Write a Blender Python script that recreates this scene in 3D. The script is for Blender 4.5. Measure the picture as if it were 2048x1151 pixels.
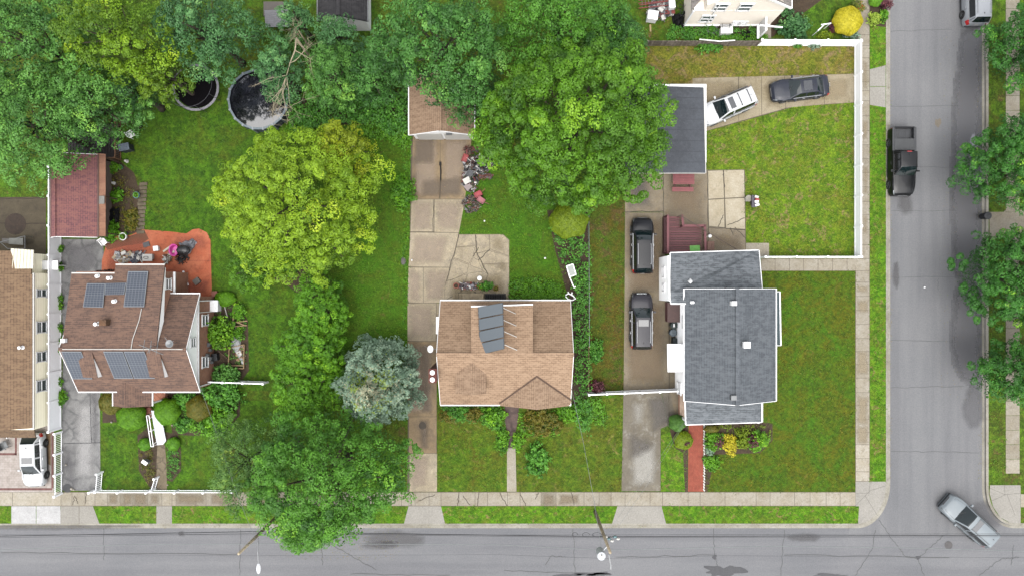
import bpy, math, random
import numpy as np
from mathutils import Vector, Matrix
random.seed(7); RNG=np.random.default_rng(11)
for o in list(bpy.data.objects): bpy.data.objects.remove(o)
SC=bpy.context.scene; COL=SC.collection
# ---- camera: drone looking straight down from 58 m
S=23.5; CX,CY=1024.0,575.5; H=58.0
cd=bpy.data.cameras.new('camera'); cam=bpy.data.objects.new('camera',cd); COL.objects.link(cam)
cam.location=(0,0,H); cam.rotation_euler=(0,0,0); cd.sensor_width=36; cd.lens=36*(H*S)/2048; cd.clip_end=2000; cd.clip_start=1
SC.camera=cam
# ---- sky and sun (thin overcast)
SUN_EL,SUN_AZ=70,190
w=bpy.data.worlds.new('World'); SC.world=w; w.use_nodes=True
nt=w.node_tree; bg=nt.nodes['Background']; sky=nt.nodes.new('ShaderNodeTexSky'); sky.sky_type='NISHITA'; sky.sun_disc=False
sky.sun_elevation=math.radians(SUN_EL); sky.sun_rotation=math.radians(SUN_AZ); sky.dust_density=3.0; sky.air_density=1.0; sky.ozone_density=1.0
hs=nt.nodes.new('ShaderNodeHueSaturation'); hs.inputs['Saturation'].default_value=0.22
nt.links.new(sky.outputs[0],hs.inputs['Color']); nt.links.new(hs.outputs[0],bg.inputs['Color']); bg.inputs['Strength'].default_value=0.13
sd=bpy.data.lights.new('sun','SUN'); sd.energy=1.1; sd.angle=math.radians(75); sd.color=(1,0.97,0.92)
so=bpy.data.objects.new('sun',sd); COL.objects.link(so)
az=math.radians(SUN_AZ); el=math.radians(SUN_EL)
dv=Vector((math.sin(az)*math.cos(el),math.cos(az)*math.cos(el),math.sin(el)))
so.rotation_euler=dv.to_track_quat('Z','Y').to_euler()
SC.view_settings.view_transform='Standard'; SC.view_settings.look='None'; SC.view_settings.gamma=1; SC.view_settings.exposure=2.08
try: SC.view_settings.use_curve_mapping=False
except Exception: pass
KX=4.4   # how much brighter than its albedo a level surface shows
# ---- helpers
def W(px,py,h=0.0):
    k=(1-h/H)/S; return Vector(((px-CX)*k,(CY-py)*k,h))
def C(r,g,b,k=None):
    k=(k*1.6 if k else KX)
    f=lambda v:(v/255/12.92 if v/255<=.04045 else ((v/255+.055)/1.055)**2.4)/k
    return (min(f(r),.85),min(f(g),.85),min(f(b),.85),1)
class NT:
    def __init__(s,name):
        s.m=bpy.data.materials.new(name); s.m.use_nodes=True; s.t=s.m.node_tree; s.b=s.t.nodes['Principled BSDF']
    def n(s,typ,**kw):
        nd=s.t.nodes.new('ShaderNode'+typ)
        for k,v in kw.items():
            if k.startswith('i_'):
                key=k[2:].replace('_',' '); nd.inputs[key].default_value=v
            else: setattr(nd,k,v)
        return nd
    def l(s,a,b): s.t.links.new(a,b)
    def noise(s,vec,scale,detail=4,rough=.6,dist=0):
        nd=s.n('TexNoise'); nd.inputs['Scale'].default_value=scale; nd.inputs['Detail'].default_value=detail
        nd.inputs['Roughness'].default_value=rough; nd.inputs['Distortion'].default_value=dist
        if vec is not None: s.l(vec,nd.inputs['Vector'])
        return nd.outputs['Fac']
    def ramp(s,fac,p0,p1,c0=(0,0,0,1),c1=(1,1,1,1)):
        r=s.n('ValToRGB'); e=r.color_ramp.elements; e[0].position=p0; e[1].position=p1; e[0].color=c0; e[1].color=c1
        s.l(fac,r.inputs[0]); return r.outputs[0]
    def mix(s,fac,a,b,mode='MIX'):
        m=s.n('Mix',data_type='RGBA',blend_type=mode)
        for sock,v in ((m.inputs[0],fac),(m.inputs[6],a),(m.inputs[7],b)):
            if hasattr(v,'links'): s.l(v,sock)
            else: sock.default_value=v
        return m.outputs[2]
    def pos(s,scale=None,rot=None,obj=False):
        if obj: v=s.n('TexCoord').outputs['Object']
        else: v=s.n('NewGeometry').outputs['Position']
        if scale or rot:
            mp=s.n('Mapping'); mp.inputs['Scale'].default_value=scale or (1,1,1); mp.inputs['Rotation'].default_value=(0,0,rot or 0)
            s.l(v,mp.inputs[0]); v=mp.outputs[0]
        return v
    def bump(s,h,strength=.3,dist=.02):
        b=s.n('Bump'); b.inputs['Strength'].default_value=strength; b.inputs['Distance'].default_value=dist
        s.l(h,b.inputs['Height']); s.l(b.outputs[0],s.b.inputs['Normal'])
    def fin(s,col,rough=.8,spec=.3,metal=0):
        if hasattr(col,'links'): s.l(col,s.b.inputs['Base Color'])
        else: s.b.inputs['Base Color'].default_value=col
        if hasattr(rough,'links'): s.l(rough,s.b.inputs['Roughness'])
        else: s.b.inputs['Roughness'].default_value=rough
        s.b.inputs['Specular IOR Level'].default_value=spec; s.b.inputs['Metallic'].default_value=metal
        return s.m
MC={}
def plain(r,g,b,rough=.6,metal=0,spec=.4,var=.12,k=None):
    key=(r,g,b,rough,metal,spec,var,k)
    if key in MC: return MC[key]
    m=NT('paint_%d_%d_%d'%(r,g,b)); c=C(r,g,b,k)
    v=m.pos(); n1=m.noise(v,3.1,5); n2=m.noise(v,23,2)
    d=tuple(x*(1-var*1.6) for x in c[:3])+(1,); l=tuple(min(x*(1+var),.9) for x in c[:3])+(1,)
    col=m.mix(m.ramp(n1,.35,.7),d,l); col=m.mix(m.ramp(n2,.3,.75,(0,0,0,1),(.35,.35,.35,1)),col,d)
    MC[key]=m.fin(col,rough,spec,metal); return MC[key]
def glassm(r=30,g=40,b=45,rough=.06,name='dark_glass'):
    m=NT(name); return m.fin(C(r,g,b,1.0),rough,.9)
def concrete(name,base,dark,stain=None,amt=.5,scale=.35,crack=0,wear=None,rough=.85,seed=0,wsc=5,lift=1.0):
    L_=lambda c:tuple(min(x*lift,.85) for x in c[:3])+(1,) if c else None
    base,dark,stain,wear=L_(base),L_(dark),L_(stain),L_(wear)
    m=NT(name); v0=m.pos(); mp=m.n('Mapping'); mp.inputs['Location'].default_value=(seed*7.3,seed*3.1,0); m.l(v0,mp.inputs[0]); v=mp.outputs[0]
    col=m.mix(m.ramp(m.noise(v,scale,8,.62,.4),.38,.62),base,dark)
    if stain: col=m.mix(m.ramp(m.noise(v,scale*2.2,8,.75,.25),.60-.16*amt,.84-.1*amt),col,stain)
    if wear: col=m.mix(m.ramp(m.noise(v,scale*wsc,9,.78,.2),.52,.66),col,wear)
    at=m.n('Attribute',attribute_name='tone')
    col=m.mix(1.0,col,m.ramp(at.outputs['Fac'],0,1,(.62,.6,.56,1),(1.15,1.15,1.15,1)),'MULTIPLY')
    sp=m.noise(v,26,3,.7); col=m.mix(1.0,col,m.ramp(sp,.34,.68,(.8,.8,.8,1),(1.16,1.16,1.16,1)),'MULTIPLY'); col=m.mix(1.0,col,m.ramp(m.noise(v,7,5,.8),.38,.64,(.88,.87,.85,1),(1.1,1.1,1.1,1)),'MULTIPLY')
    if crack:
        vo=m.n('TexVoronoi',feature='DISTANCE_TO_EDGE'); vo.inputs['Scale'].default_value=crack
        d=m.n('TexNoise'); d.inputs['Scale'].default_value=2.5; d.inputs['Detail'].default_value=6; m.l(v,d.inputs['Vector'])
        vv=m.mix(.32,v,d.outputs['Color']); m.l(vv,vo.inputs['Vector'])
        ck=m.ramp(vo.outputs['Distance'],.0,.13,(1,1,1,1),(0,0,0,1))
        msk=m.ramp(m.noise(v,.9,4,.6),.36,.54)
        col=m.mix(m.mix(1.0,ck,msk,'MULTIPLY'),col,tuple(x*.38 for x in base[:3])+(1,))
    m.bump(sp,.25,.01); return m.fin(col,rough,.25)
def lawnmat(name,a,b,c,tan,pa=.5,pt=.6,scale=.45,seed=0):
    """a,b greens; c olive/brown tint; tan bare soil"""
    m=NT(name); v0=m.pos(); mp=m.n('Mapping'); mp.inputs['Location'].default_value=(seed*9.1,seed*5.7,seed); m.l(v0,mp.inputs[0]); v=mp.outputs[0]
    a,b,c,tan=[tuple(x*g_ for x in q[:3])+(1,) for q,g_ in ((a,1.15),(b,1.55),(c,1.25),(tan,1.3))]; a,b,c=[(q[0],q[1],q[2]*.62,1) for q in (a,b,c)]
    col=m.mix(m.ramp(m.noise(v,scale*2.6,7,.68,.5),.42,.58),a,b)
    col=m.mix(m.ramp(m.noise(v,scale,7,.66,.8),pa-.09,pa+.12),c,col)
    if pt<1: col=m.mix(m.ramp(m.noise(v,scale*1.7,9,.72,1.4),pt-.03,pt+.05),col,tan)
    col=m.mix(m.ramp(m.noise(v,1.7,8,.8,.3),.5,.58,(0,0,0,1),(.65,.65,.65,1)),col,tuple(x*.62 for x in a[:3])+(1,)); col=m.mix(m.ramp(m.noise(m.pos(scale=(1,1.15,1)),2.3,8,.8,.3),.52,.6,(0,0,0,1),(.6,.6,.6,1)),col,(b[0]*1.35,b[1]*1.15,b[2]*1.7,1))
    f1=m.noise(v,5.5,4,.75); f2=m.noise(v,17,3,.7)
    col=m.mix(1.0,col,m.ramp(f1,.36,.66,(.58,.64,.55,1),(1.42,1.36,1.4,1)),'MULTIPLY')
    col=m.mix(1.0,col,m.ramp(f2,.36,.66,(.55,.58,.55,1),(1.42,1.4,1.3,1)),'MULTIPLY')
    m.bump(f2,.5,.05); return m.fin(col,.9,.15)
def asphalt(name,base,dark,amt=.4,rough=.85,st=(.9,.05,1)):
    m=NT(name); v=m.pos()
    col=m.mix(m.ramp(m.noise(v,.16,6,.6,.3),.35,.68),base,dark)
    vs=m.noise(m.pos(scale=st),1.0,5,.6); col=m.mix(1.0,col,m.ramp(vs,.38,.62,(.90,.90,.91,1),(1.08,1.08,1.07,1)),'MULTIPLY')
    sp=m.noise(v,55,3,.8); col=m.mix(1.0,col,m.ramp(sp,.32,.7,(.78,.78,.8,1),(1.22,1.22,1.2,1)),'MULTIPLY')
    s2=m.noise(v,9,5,.85); col=m.mix(1.0,col,m.ramp(s2,.4,.6,(.9,.9,.91,1),(1.1,1.1,1.09,1)),'MULTIPLY')
    m.bump(sp,.3,.01); return m.fin(col,rough,.3)
def shingle(name,cols,rot=0,bw=.42,rh=.17,grime=.35,seed=0,light=.0):
    """asphalt shingle: rows across the slope, tabs varying in tone"""
    cols=[tuple(min(x*1.42,.8) for x in c[:3])+(1,) for c in cols]
    m=NT(name); v=m.pos(obj=True,rot=rot)
    br=m.n('TexBrick'); m.l(v,br.inputs['Vector']); br.inputs['Scale'].default_value=1
    br.inputs['Brick Width'].default_value=bw; br.inputs['Row Height'].default_value=rh; br.inputs['Mortar Size'].default_value=.022; br.inputs['Mortar Smooth'].default_value=.4
    br.inputs['Color1'].default_value=cols[0]; br.inputs['Color2'].default_value=cols[1]; br.inputs['Mortar'].default_value=cols[2]; br.inputs['Bias'].default_value=0
    col=br.outputs['Color']
    n1=m.noise(m.pos(obj=True,rot=rot,scale=(1.4,4.2,1)),1.1,3,.7,.3)
    col=m.mix(m.ramp(n1,.42,.6,(0,0,0,1),(.75,.75,.75,1)),col,cols[3])
    n2=m.noise(v,.42,7,.65,.8); col=m.mix(m.ramp(n2,.60-.1*grime,.82,(0,0,0,1),(.5*grime+.25,)*3+(1,)),col,tuple(x*.55 for x in cols[2][:3])+(1,))
    n3=m.noise(v,40,3,.7); col=m.mix(1.0,col,m.ramp(n3,.3,.7,(.85,.85,.85,1),(1.15,1.15,1.15,1)),'MULTIPLY')
    m.bump(br.outputs['Fac'],-.4,.02); return m.fin(col,.85,.2)
def brickm(name,c1,c2,mo,bw=.23,rh=.08,rot=0,horiz=True):
    m=NT(name); 
    if horiz: v=m.pos(obj=True,rot=rot)
    else:
        g=m.pos(obj=True); sx=m.n('SeparateXYZ'); m.l(g,sx.inputs[0]); ad=m.n('Math',operation='ADD'); m.l(sx.outputs[0],ad.inputs[0]); m.l(sx.outputs[1],ad.inputs[1])
        cb=m.n('CombineXYZ'); m.l(ad.outputs[0],cb.inputs[0]); m.l(sx.outputs[2],cb.inputs[1]); v=cb.outputs[0]
    br=m.n('TexBrick'); m.l(v,br.inputs['Vector']); br.inputs['Scale'].default_value=1
    br.inputs['Brick Width'].default_value=bw; br.inputs['Row Height'].default_value=rh; br.inputs['Mortar Size'].default_value=.01
    br.inputs['Color1'].default_value=c1; br.inputs['Color2'].default_value=c2; br.inputs['Mortar'].default_value=mo
    n=m.noise(m.pos(obj=True),2,5,.7); col=m.mix(1.0,br.outputs['Color'],m.ramp(n,.3,.7,(.75,.73,.7,1),(1.15,1.15,1.15,1)),'MULTIPLY')
    m.bump(br.outputs['Fac'],-.4,.01); return m.fin(col,.85,.2)
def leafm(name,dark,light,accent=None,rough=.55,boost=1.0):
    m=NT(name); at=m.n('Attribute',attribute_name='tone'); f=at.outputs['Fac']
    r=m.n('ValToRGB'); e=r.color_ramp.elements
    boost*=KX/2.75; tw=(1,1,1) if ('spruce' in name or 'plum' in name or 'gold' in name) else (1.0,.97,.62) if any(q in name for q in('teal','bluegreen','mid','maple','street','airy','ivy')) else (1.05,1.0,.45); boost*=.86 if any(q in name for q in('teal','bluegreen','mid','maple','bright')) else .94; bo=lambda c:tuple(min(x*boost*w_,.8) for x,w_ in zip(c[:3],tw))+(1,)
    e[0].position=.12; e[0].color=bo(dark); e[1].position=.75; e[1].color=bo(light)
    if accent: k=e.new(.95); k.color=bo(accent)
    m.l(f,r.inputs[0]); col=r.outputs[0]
    b=m.b; m.l(col,b.inputs['Base Color']); b.inputs['Roughness'].default_value=rough; b.inputs['Specular IOR Level'].default_value=.2
    tr=m.n('BsdfTranslucent'); m.l(m.mix(1.0,col,(1.1,1.25,.6,1),'MULTIPLY'),tr.inputs[0]); mx=m.n('MixShader'); mx.inputs[0].default_value=.12
    out=m.t.nodes['Material Output']; m.l(b.outputs[0],mx.inputs[1]); m.l(tr.outputs[0],mx.inputs[2]); m.l(mx.outputs[0],out.inputs[0])
    return m.m
# ---- mesh builder
ORG={}
class MB:
    def __init__(s): s.v=[]; s.f=[]; s.mi=[]; s.t=[]
    def add(s,vs,fs,m=0,t=.6):
        b=len(s.v); s.v+= [tuple(v) for v in vs]
        for f in fs: s.f.append(tuple(b+i for i in f)); s.mi.append(m); s.t.append(t)
    def poly(s,pts,m=0,t=.6): s.add(pts,[tuple(range(len(pts)))],m,t)
    def flat(s,pxs,z=0,m=0,t=.6):
        pts=[W(x,y) for x,y in pxs]; 
        a=sum(pts[i].x*pts[(i+1)%len(pts)].y-pts[(i+1)%len(pts)].x*pts[i].y for i in range(len(pts)))
        if a<0: pts.reverse()
        s.poly([(p.x,p.y,z) for p in pts],m,t)
    def prism(s,pts,z0,z1,m=0,t=.6):
        a=sum(pts[i][0]*pts[(i+1)%len(pts)][1]-pts[(i+1)%len(pts)][0]*pts[i][1] for i in range(len(pts)))
        if a<0:
            pts=list(reversed(pts)); z0=list(reversed(z0)) if hasattr(z0,'__len__') else z0; z1=list(reversed(z1)) if hasattr(z1,'__len__') else z1
        n=len(pts); f0=(lambda i:z0[i]) if hasattr(z0,'__len__') else (lambda i:z0); f1=(lambda i:z1[i]) if hasattr(z1,'__len__') else (lambda i:z1)
        vs=[(p[0],p[1],f0(i)) for i,p in enumerate(pts)]+[(p[0],p[1],f1(i)) for i,p in enumerate(pts)]
        fs=[tuple(range(n))[::-1],tuple(range(n,2*n))]+[(i,(i+1)%n,n+(i+1)%n,n+i) for i in range(n)]
        s.add(vs,fs,m,t)
    def slab(s,pts,th,m=0,t=.6):
        n=len(pts); vs=[tuple(p) for p in pts]+[(p[0],p[1],p[2]-th) for p in pts]
        s.add(vs,[tuple(range(n)),tuple(range(n,2*n))[::-1]]+[(i,n+i,n+(i+1)%n,(i+1)%n) for i in range(n)],m,t)
    def box(s,c,d,rz=0,m=0,t=.6,M=None):
        x,y,z=d[0]/2,d[1]/2,d[2]/2; R=Matrix.Rotation(rz,3,'Z') if M is None else M
        vs=[Vector(c)+R@Vector((a*x,b*y,e*z)) for a in(-1,1) for b in(-1,1) for e in(-1,1)]
        s.add(vs,[(0,1,3,2),(4,6,7,5),(0,4,5,1),(2,3,7,6),(0,2,6,4),(1,5,7,3)],m,t)
    def bar(s,a,b,w,h=None,m=0,t=.6):
        a=Vector(a); b=Vector(b); d=b-a; L=d.length
        if L<1e-6: return
        q=d.to_track_quat('X','Z').to_matrix(); s.box((a+b)/2,(L,w,h or w),0,m,t,q)
    def tube(s,path,r,n=6,m=0,t=.6,cap=True):
        P=[Vector(p) for p in path]; R=r if hasattr(r,'__len__') else [r]*len(P); vs=[]
        for i,p in enumerate(P):
            d=(P[min(i+1,len(P)-1)]-P[max(i-1,0)]); q=d.to_track_quat('Z','Y').to_matrix()
            for k in range(n): a=2*math.pi*k/n; vs.append(p+q@Vector((math.cos(a)*R[i],math.sin(a)*R[i],0)))
        fs=[(i*n+k,i*n+(k+1)%n,(i+1)*n+(k+1)%n,(i+1)*n+k) for i in range(len(P)-1) for k in range(n)]
        if cap: fs+=[tuple(range(n))[::-1],tuple(range((len(P)-1)*n,len(P)*n))]
        s.add(vs,fs,m,t)
    def lathe(s,c,prof,n=20,m=0,t=.6,ax='Z',sx=1,sy=1):
        vs=[];c=Vector(c)
        for r,z in prof:
            for k in range(n):
                a=2*math.pi*k/n; p=Vector((math.cos(a)*r*sx,math.sin(a)*r*sy,z))
                if ax=='Y': p=Vector((p.x,-p.z,p.y))
                if ax=='X': p=Vector((p.z,p.y,-p.x))
                vs.append(c+p)
        L=len(prof); fs=[(i*n+k,i*n+(k+1)%n,(i+1)*n+(k+1)%n,(i+1)*n+k) for i in range(L-1) for k in range(n)]
        fs+=[tuple(range(n))[::-1],tuple(range((L-1)*n,L*n))]; s.add(vs,fs,m,t)
    def ribbon(s,pts,w,z,m=0,t=.6,jit=0):
        P=[W(*p) for p in pts]
        for i in range(len(P)-1):
            a,b=P[i],P[i+1]; d=(b-a); 
            if d.length<1e-5: continue
            nrm=Vector((-d.y,d.x,0)).normalized()*w/2; e=d.normalized()*w*.25
            a=a-e;b=b+e
            zz=z+.0004*(i%2); s.poly([(a-nrm).xy[:]+(zz,),(b-nrm).xy[:]+(zz,),(b+nrm).xy[:]+(zz,),(a+nrm).xy[:]+(zz,)],m,t)
    def build(s,name,mat,parent=None,world=True,smooth=False,org=None,bevel=0):
        me=bpy.data.meshes.new(name); o=bpy.data.objects.new(name,me)
        off=Vector((0,0,0)); loc=Vector((0,0,0))
        if parent is not None:
            if world: off=ORG.get(parent.name,Vector((0,0,0)))
            ORG[o.name]=off if world else Vector((0,0,0))
        elif org is not None:
            off=Vector(org); loc=off; ORG[o.name]=off
        else: ORG[o.name]=off
        me.from_pydata([(v[0]-off.x,v[1]-off.y,v[2]-off.z) for v in s.v],[],s.f)
        for mm in (mat if isinstance(mat,(list,tuple)) else [mat]): me.materials.append(mm)
        if len(set(s.mi))>1 or (s.mi and s.mi[0]): me.polygons.foreach_set('material_index',s.mi)
        if len(set(s.t))>1 or (s.t and s.t[0]!=.6):
            at=me.attributes.new('tone','FLOAT','FACE'); at.data.foreach_set('value',s.t)
        else:
            at=me.attributes.new('tone','FLOAT','FACE'); at.data.foreach_set('value',[.6]*len(s.f))
        if smooth: me.polygons.foreach_set('use_smooth',[True]*len(me.polygons))
        me.update(); COL.objects.link(o); o.location=loc
        if parent is not None: o.parent=parent
        if bevel:
            b=o.modifiers.new('bevel','BEVEL'); b.width=bevel; b.segments=2; b.limit_method='ANGLE'
        return o
def tag(o,label,cat,group=None,kind=None):
    if label: o['label']=label
    if cat: o['category']=cat
    if group: o['group']=group
    if kind: o['kind']=kind
    return o
def root(name,loc,label,cat,group=None,rz=0):
    o=bpy.data.objects.new(name,None); COL.objects.link(o); o.location=loc; o.rotation_euler=(0,0,rz); o.empty_display_size=.3
    ORG[o.name]=Vector(loc); return tag(o,label,cat,group)
def struct(o): o['kind']='structure'; return o
def copytree(o,parent=None):
    c=o.copy(); COL.objects.link(c); c.parent=parent
    for ch in list(o.children): copytree(ch,c)
    return c
WHITE=plain(250,250,250,.5,var=.03,k=1.25); OFFW=plain(225,222,215,.6,var=.05,k=1.8); BLACK=plain(28,28,30,.6,k=2.4,spec=.15); DKMET=plain(70,72,76,.4,.6); GALV=plain(165,168,170,.4,.5)
GLASS=glassm(62,74,76,.1); WOODL=plain(205,170,120,.7,var=.15); WOODD=plain(120,95,70,.8,var=.2); RUST=plain(150,80,65,.85,var=.25)
# ================= GROUND STRUCTURE =================
ROADZ=-.13
g=MB(); g.prism([(-260,-260),(260,-260),(260,260),(-260,260)],-1.0,-.16)
struct(g.build('ground',lawnmat('far_grass',C(70,105,35),C(60,95,30),C(90,105,40),C(120,110,70))))
ASP=asphalt('asphalt_road',C(162,162,164),C(152,153,156)); 
r=MB(); r.flat([(-3000,1040),(4000,1040),(4000,1290),(-3000,1290)],ROADZ-.002)
struct(r.build('road_lower',asphalt('asphalt_lower',C(160,160,163),C(150,151,155),st=(.05,.8,1))))
r=MB(); r.flat([(1700,-3000),(2060,-3000),(2060,1070),(1700,1070)],ROADZ+.002)
struct(r.build('road_side',ASP))
def arc(cx,cy,rx,ry,a0,a1,n=14): return [(cx+rx*math.cos(math.radians(a0+(a1-a0)*i/n)),cy+ry*math.sin(math.radians(a0+(a1-a0)*i/n))) for i in range(n+1)]
def kpath(off):  # kerb face line of the main block, off px towards the road
    return [(-1500,1049+off)]+[(x,1049+off) for x in range(-200,1700,120)]+arc(1716,966,59+off,83+off,90,0)+[(1775+off,y) for y in range(900,-200,-120)]+[(1775+off,-1500)]
def epath(off):
    return [(1972-off,-1500)]+[(1972-off,y) for y in range(-200,960,120)]+arc(2030,975,58+off,75+off,180,90)+[(x,1050+off) for x in range(2080,2600,120)]+[(3500,1050+off)]
# raised blocks
b=MB(); P=[W(x,y).xy[:] for x,y in kpath(-3)]+[W(-1500,-1500).xy[:]]; b.prism(P,-.6,0.0)
BASEG=lawnmat('block_grass',C(72,108,30),C(88,130,34),C(100,108,38),C(120,100,62),.45,.62)
struct(b.build('lawn_block_main',BASEG))
b=MB(); P=[W(x,y).xy[:] for x,y in epath(-3)]+[W(3500,-1500).xy[:]]; b.prism(P,-.6,0.0)
struct(b.build('lawn_block_east',lawnmat('east_grass',C(80,112,34),C(98,135,36),C(95,100,45),C(120,100,62),.42,.6,seed=3)))
b=MB(); b.flat([(-3000,1297),(4000,1297),(4000,4000),(-3000,4000)],-.02); struct(b.build('lawn_south',BASEG))
KERB=concrete('kerb_concrete',C(212,208,196),C(185,180,166),C(140,132,118),.35,.6,lift=1.12)
def strip(pathf,o0,o1,z0,z1,name,mat):
    a=[W(*p) for p in pathf(o0)]; c=[W(*p) for p in pathf(o1)]; m=MB()
    for i in range(len(a)-1):
        t=.5+.25*random.random()
        q=[a[i],a[i+1],c[i+1],c[i]]; vs=[(p.x,p.y,z0) for p in q]+[(p.x,p.y,z1) for p in q]
        m.add(vs,[(4,5,6,7),(0,3,2,1),(3,7,6,2),(0,1,5,4)],0,t)
    return struct(m.build(name,mat))
strip(kpath,-3.2,0,-.2,.015,'kerb_main',KERB); strip(kpath,1.2,7,-.2,ROADZ+.012,'gutter_main',KERB)
strip(epath,-5,0,-.2,.015,'kerb_east',KERB); strip(epath,1.2,6,-.2,ROADZ+.012,'gutter_east',KERB)
# --- lawns (sheets 4 mm up)
LG={}
def lawn(name,pxs,mat,z=.004): m=MB(); m.flat(pxs,z); return struct(m.build(name,mat))
L_DF=lawnmat('lawn_olive',C(86,122,26),C(72,116,24),C(106,112,28),C(122,114,48),.50,.62,.5,1)
L_DB=lawnmat('lawn_patchy',C(98,140,38),C(118,148,42),C(124,128,52),C(158,138,98),.44,.565,.5,2)
L_ST=lawnmat('verge_bright',C(88,146,28),C(104,150,34),C(112,130,48),C(150,130,88),.44,.58,.8,3)
L_DT=lawnmat('lawn_bare',C(118,136,48),C(132,140,56),C(142,128,74),C(158,136,98),.5,.52,.4,4)
L_BB=lawnmat('lawn_deep',C(72,116,28),C(84,128,30),C(94,114,34),C(100,95,45),.44,.64,.4,5)
L_CY=lawnmat('lawn_weedy',C(84,138,30),C(76,120,28),C(94,118,34),C(120,112,62),.46,.63,.45,6)
L_CF=lawnmat('lawn_front_mid',C(84,126,32),C(98,128,36),C(106,112,40),C(138,128,76),.48,.60,.5,7)
L_SD=lawnmat('lawn_side',C(84,118,34),C(76,106,32),C(108,96,42),C(112,92,56),.52,.56,.4,8)
lawn('lawn_corner_front',[(1522,541),(1711,541),(1711,983),(1408,983),(1408,840),(1522,840)],L_DF)
lawn('lawn_corner_back',[(1413,262),(1590,213),(1705,205),(1716,205),(1716,517),(1538,517),(1538,486),(1490,486),(1488,340),(1413,340)],L_DB)
lawn('lawn_corner_top',[(1290,92),(1716,92),(1716,148),(1385,157),(1385,270),(1330,270),(1290,180)],L_DT)
lawn('verge_side',[(1739,-60),(1772,-60),(1772,962),(1739,962)],L_ST)
lawn('verge_lower',[(-80,1010),(1718,1010),(1718,1046),(-80,1046)],L_ST)
lawn('lawn_left_back',[(240,190),(600,190),(640,600),(560,780),(400,780),(430,600),(424,470),(283,470),(290,360),(240,330)],L_BB)
lawn('lawn_left_front',[(201,800),(560,800),(760,860),(820,983),(201,983)],L_BB)
lawn('lawn_mid_side',[(640,250),(826,250),(818,480),(815,850),(690,720),(620,600)],L_CY)
lawn('lawn_mid_back',[(918,400),(960,300),(1100,300),(1176,420),(1176,600),(1018,600),(1018,480),(1005,468),(918,468)],L_CY)
lawn('lawn_mid_front',[(875,815),(1014,815),(1014,982),(875,982)],L_CF)
lawn('lawn_mid_front_right',[(1033,815),(1246,792),(1243,982),(1033,982)],L_CF)
lawn('lawn_side_strip',[(1179,400),(1249,400),(1247,790),(1179,790)],L_SD)
lawn('lawn_corner_strip',[(1322,870),(1378,850),(1378,982),(1322,982)],L_ST)
lawn('lawn_top_house',[(1250,-40),(1372,-40),(1372,52),(1515,52),(1515,84),(1290,84)],lawnmat('lawn_top',C(84,132,32),C(72,118,28),C(112,108,50),C(138,115,80),.45,.6,.7,9))
# --- slabs
SIDEW=concrete('pavement_concrete',C(210,203,188),C(196,186,166),C(150,135,112),.45,.8,wear=C(188,178,158),seed=1,lift=1.14)
JOINT=plain(128,116,96,.9); CRK=plain(108,98,84,.95)
def crackline(m,p0,p1,w,z,mi,n=7,amp=3.0):
    pts=[]
    for i in range(n+1):
        f=i/n; dx,dy=p1[0]-p0[0],p1[1]-p0[1]; L=math.hypot(dx,dy) or 1; j=(random.random()-.5)*2*amp*(0<i<n)
        pts.append((p0[0]+dx*f-dy/L*j,p0[1]+dy*f+dx/L*j))
    m.ribbon(pts,w,z,mi)
m=MB(); z=.012
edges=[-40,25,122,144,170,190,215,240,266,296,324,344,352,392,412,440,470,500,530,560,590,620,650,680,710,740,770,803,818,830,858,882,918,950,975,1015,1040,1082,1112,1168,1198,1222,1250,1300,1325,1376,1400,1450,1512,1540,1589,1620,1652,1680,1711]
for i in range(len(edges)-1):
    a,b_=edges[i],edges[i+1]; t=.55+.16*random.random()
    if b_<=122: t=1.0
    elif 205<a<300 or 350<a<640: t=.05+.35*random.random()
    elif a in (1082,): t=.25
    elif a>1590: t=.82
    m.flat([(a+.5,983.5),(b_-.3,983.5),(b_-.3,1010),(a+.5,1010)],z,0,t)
yy=[-30,20,44,70,92,116,142,164,182,202,232,262,290,318,346,374,403,430,460,490,517,541,564,592,620,648,676,702,728,755,784,810,838,864,888]
for i in range(len(yy)-1):
    x0=1722 if yy[i]<517 else 1711.5
    if yy[i]<80: x0=1716
    m.flat([(x0,yy[i]+.4),(1738.5,yy[i]+.4),(1738.5,yy[i+1]-.4),(x0,yy[i+1]-.4)],z,0,.45+.25*random.random())
for y0,y1,t in ((888,916,1),(916,942,1),(942,961.5,1)): m.flat([(1711.5,y0+.4),(1738.5,y0+.4),(1738.5,y1-.4),(1711.5,y1-.4)],z,0,t)
m.flat([(-60,982.5),(1712,982.5),(1712,1011),(-60,1011)],.008,1); m.flat([(1710.5,-40),(1739.5,-40),(1739.5,962),(1710.5,962)],.0085,1)
for p0,p1 in (((1040,984),(1051,1010)),((1076,984),(1071,997)),((918,984),(915,1010)),((926,990),(940,1008)),((958,984),(955,1010)),((1000,984),(1014,1010)),((1142,984),(1148,1009)),((150,990),(146,1008)),((152,992),(156,1006)),((172,985),(171,1005)),((820,985),(822,1010)),((700,986),(706,1010)),((838,1000),(870,988))): crackline(m,p0,p1,.06,.0165,2,6,1.5)
struct(m.build('pavement',[SIDEW,JOINT,CRK]))
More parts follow.
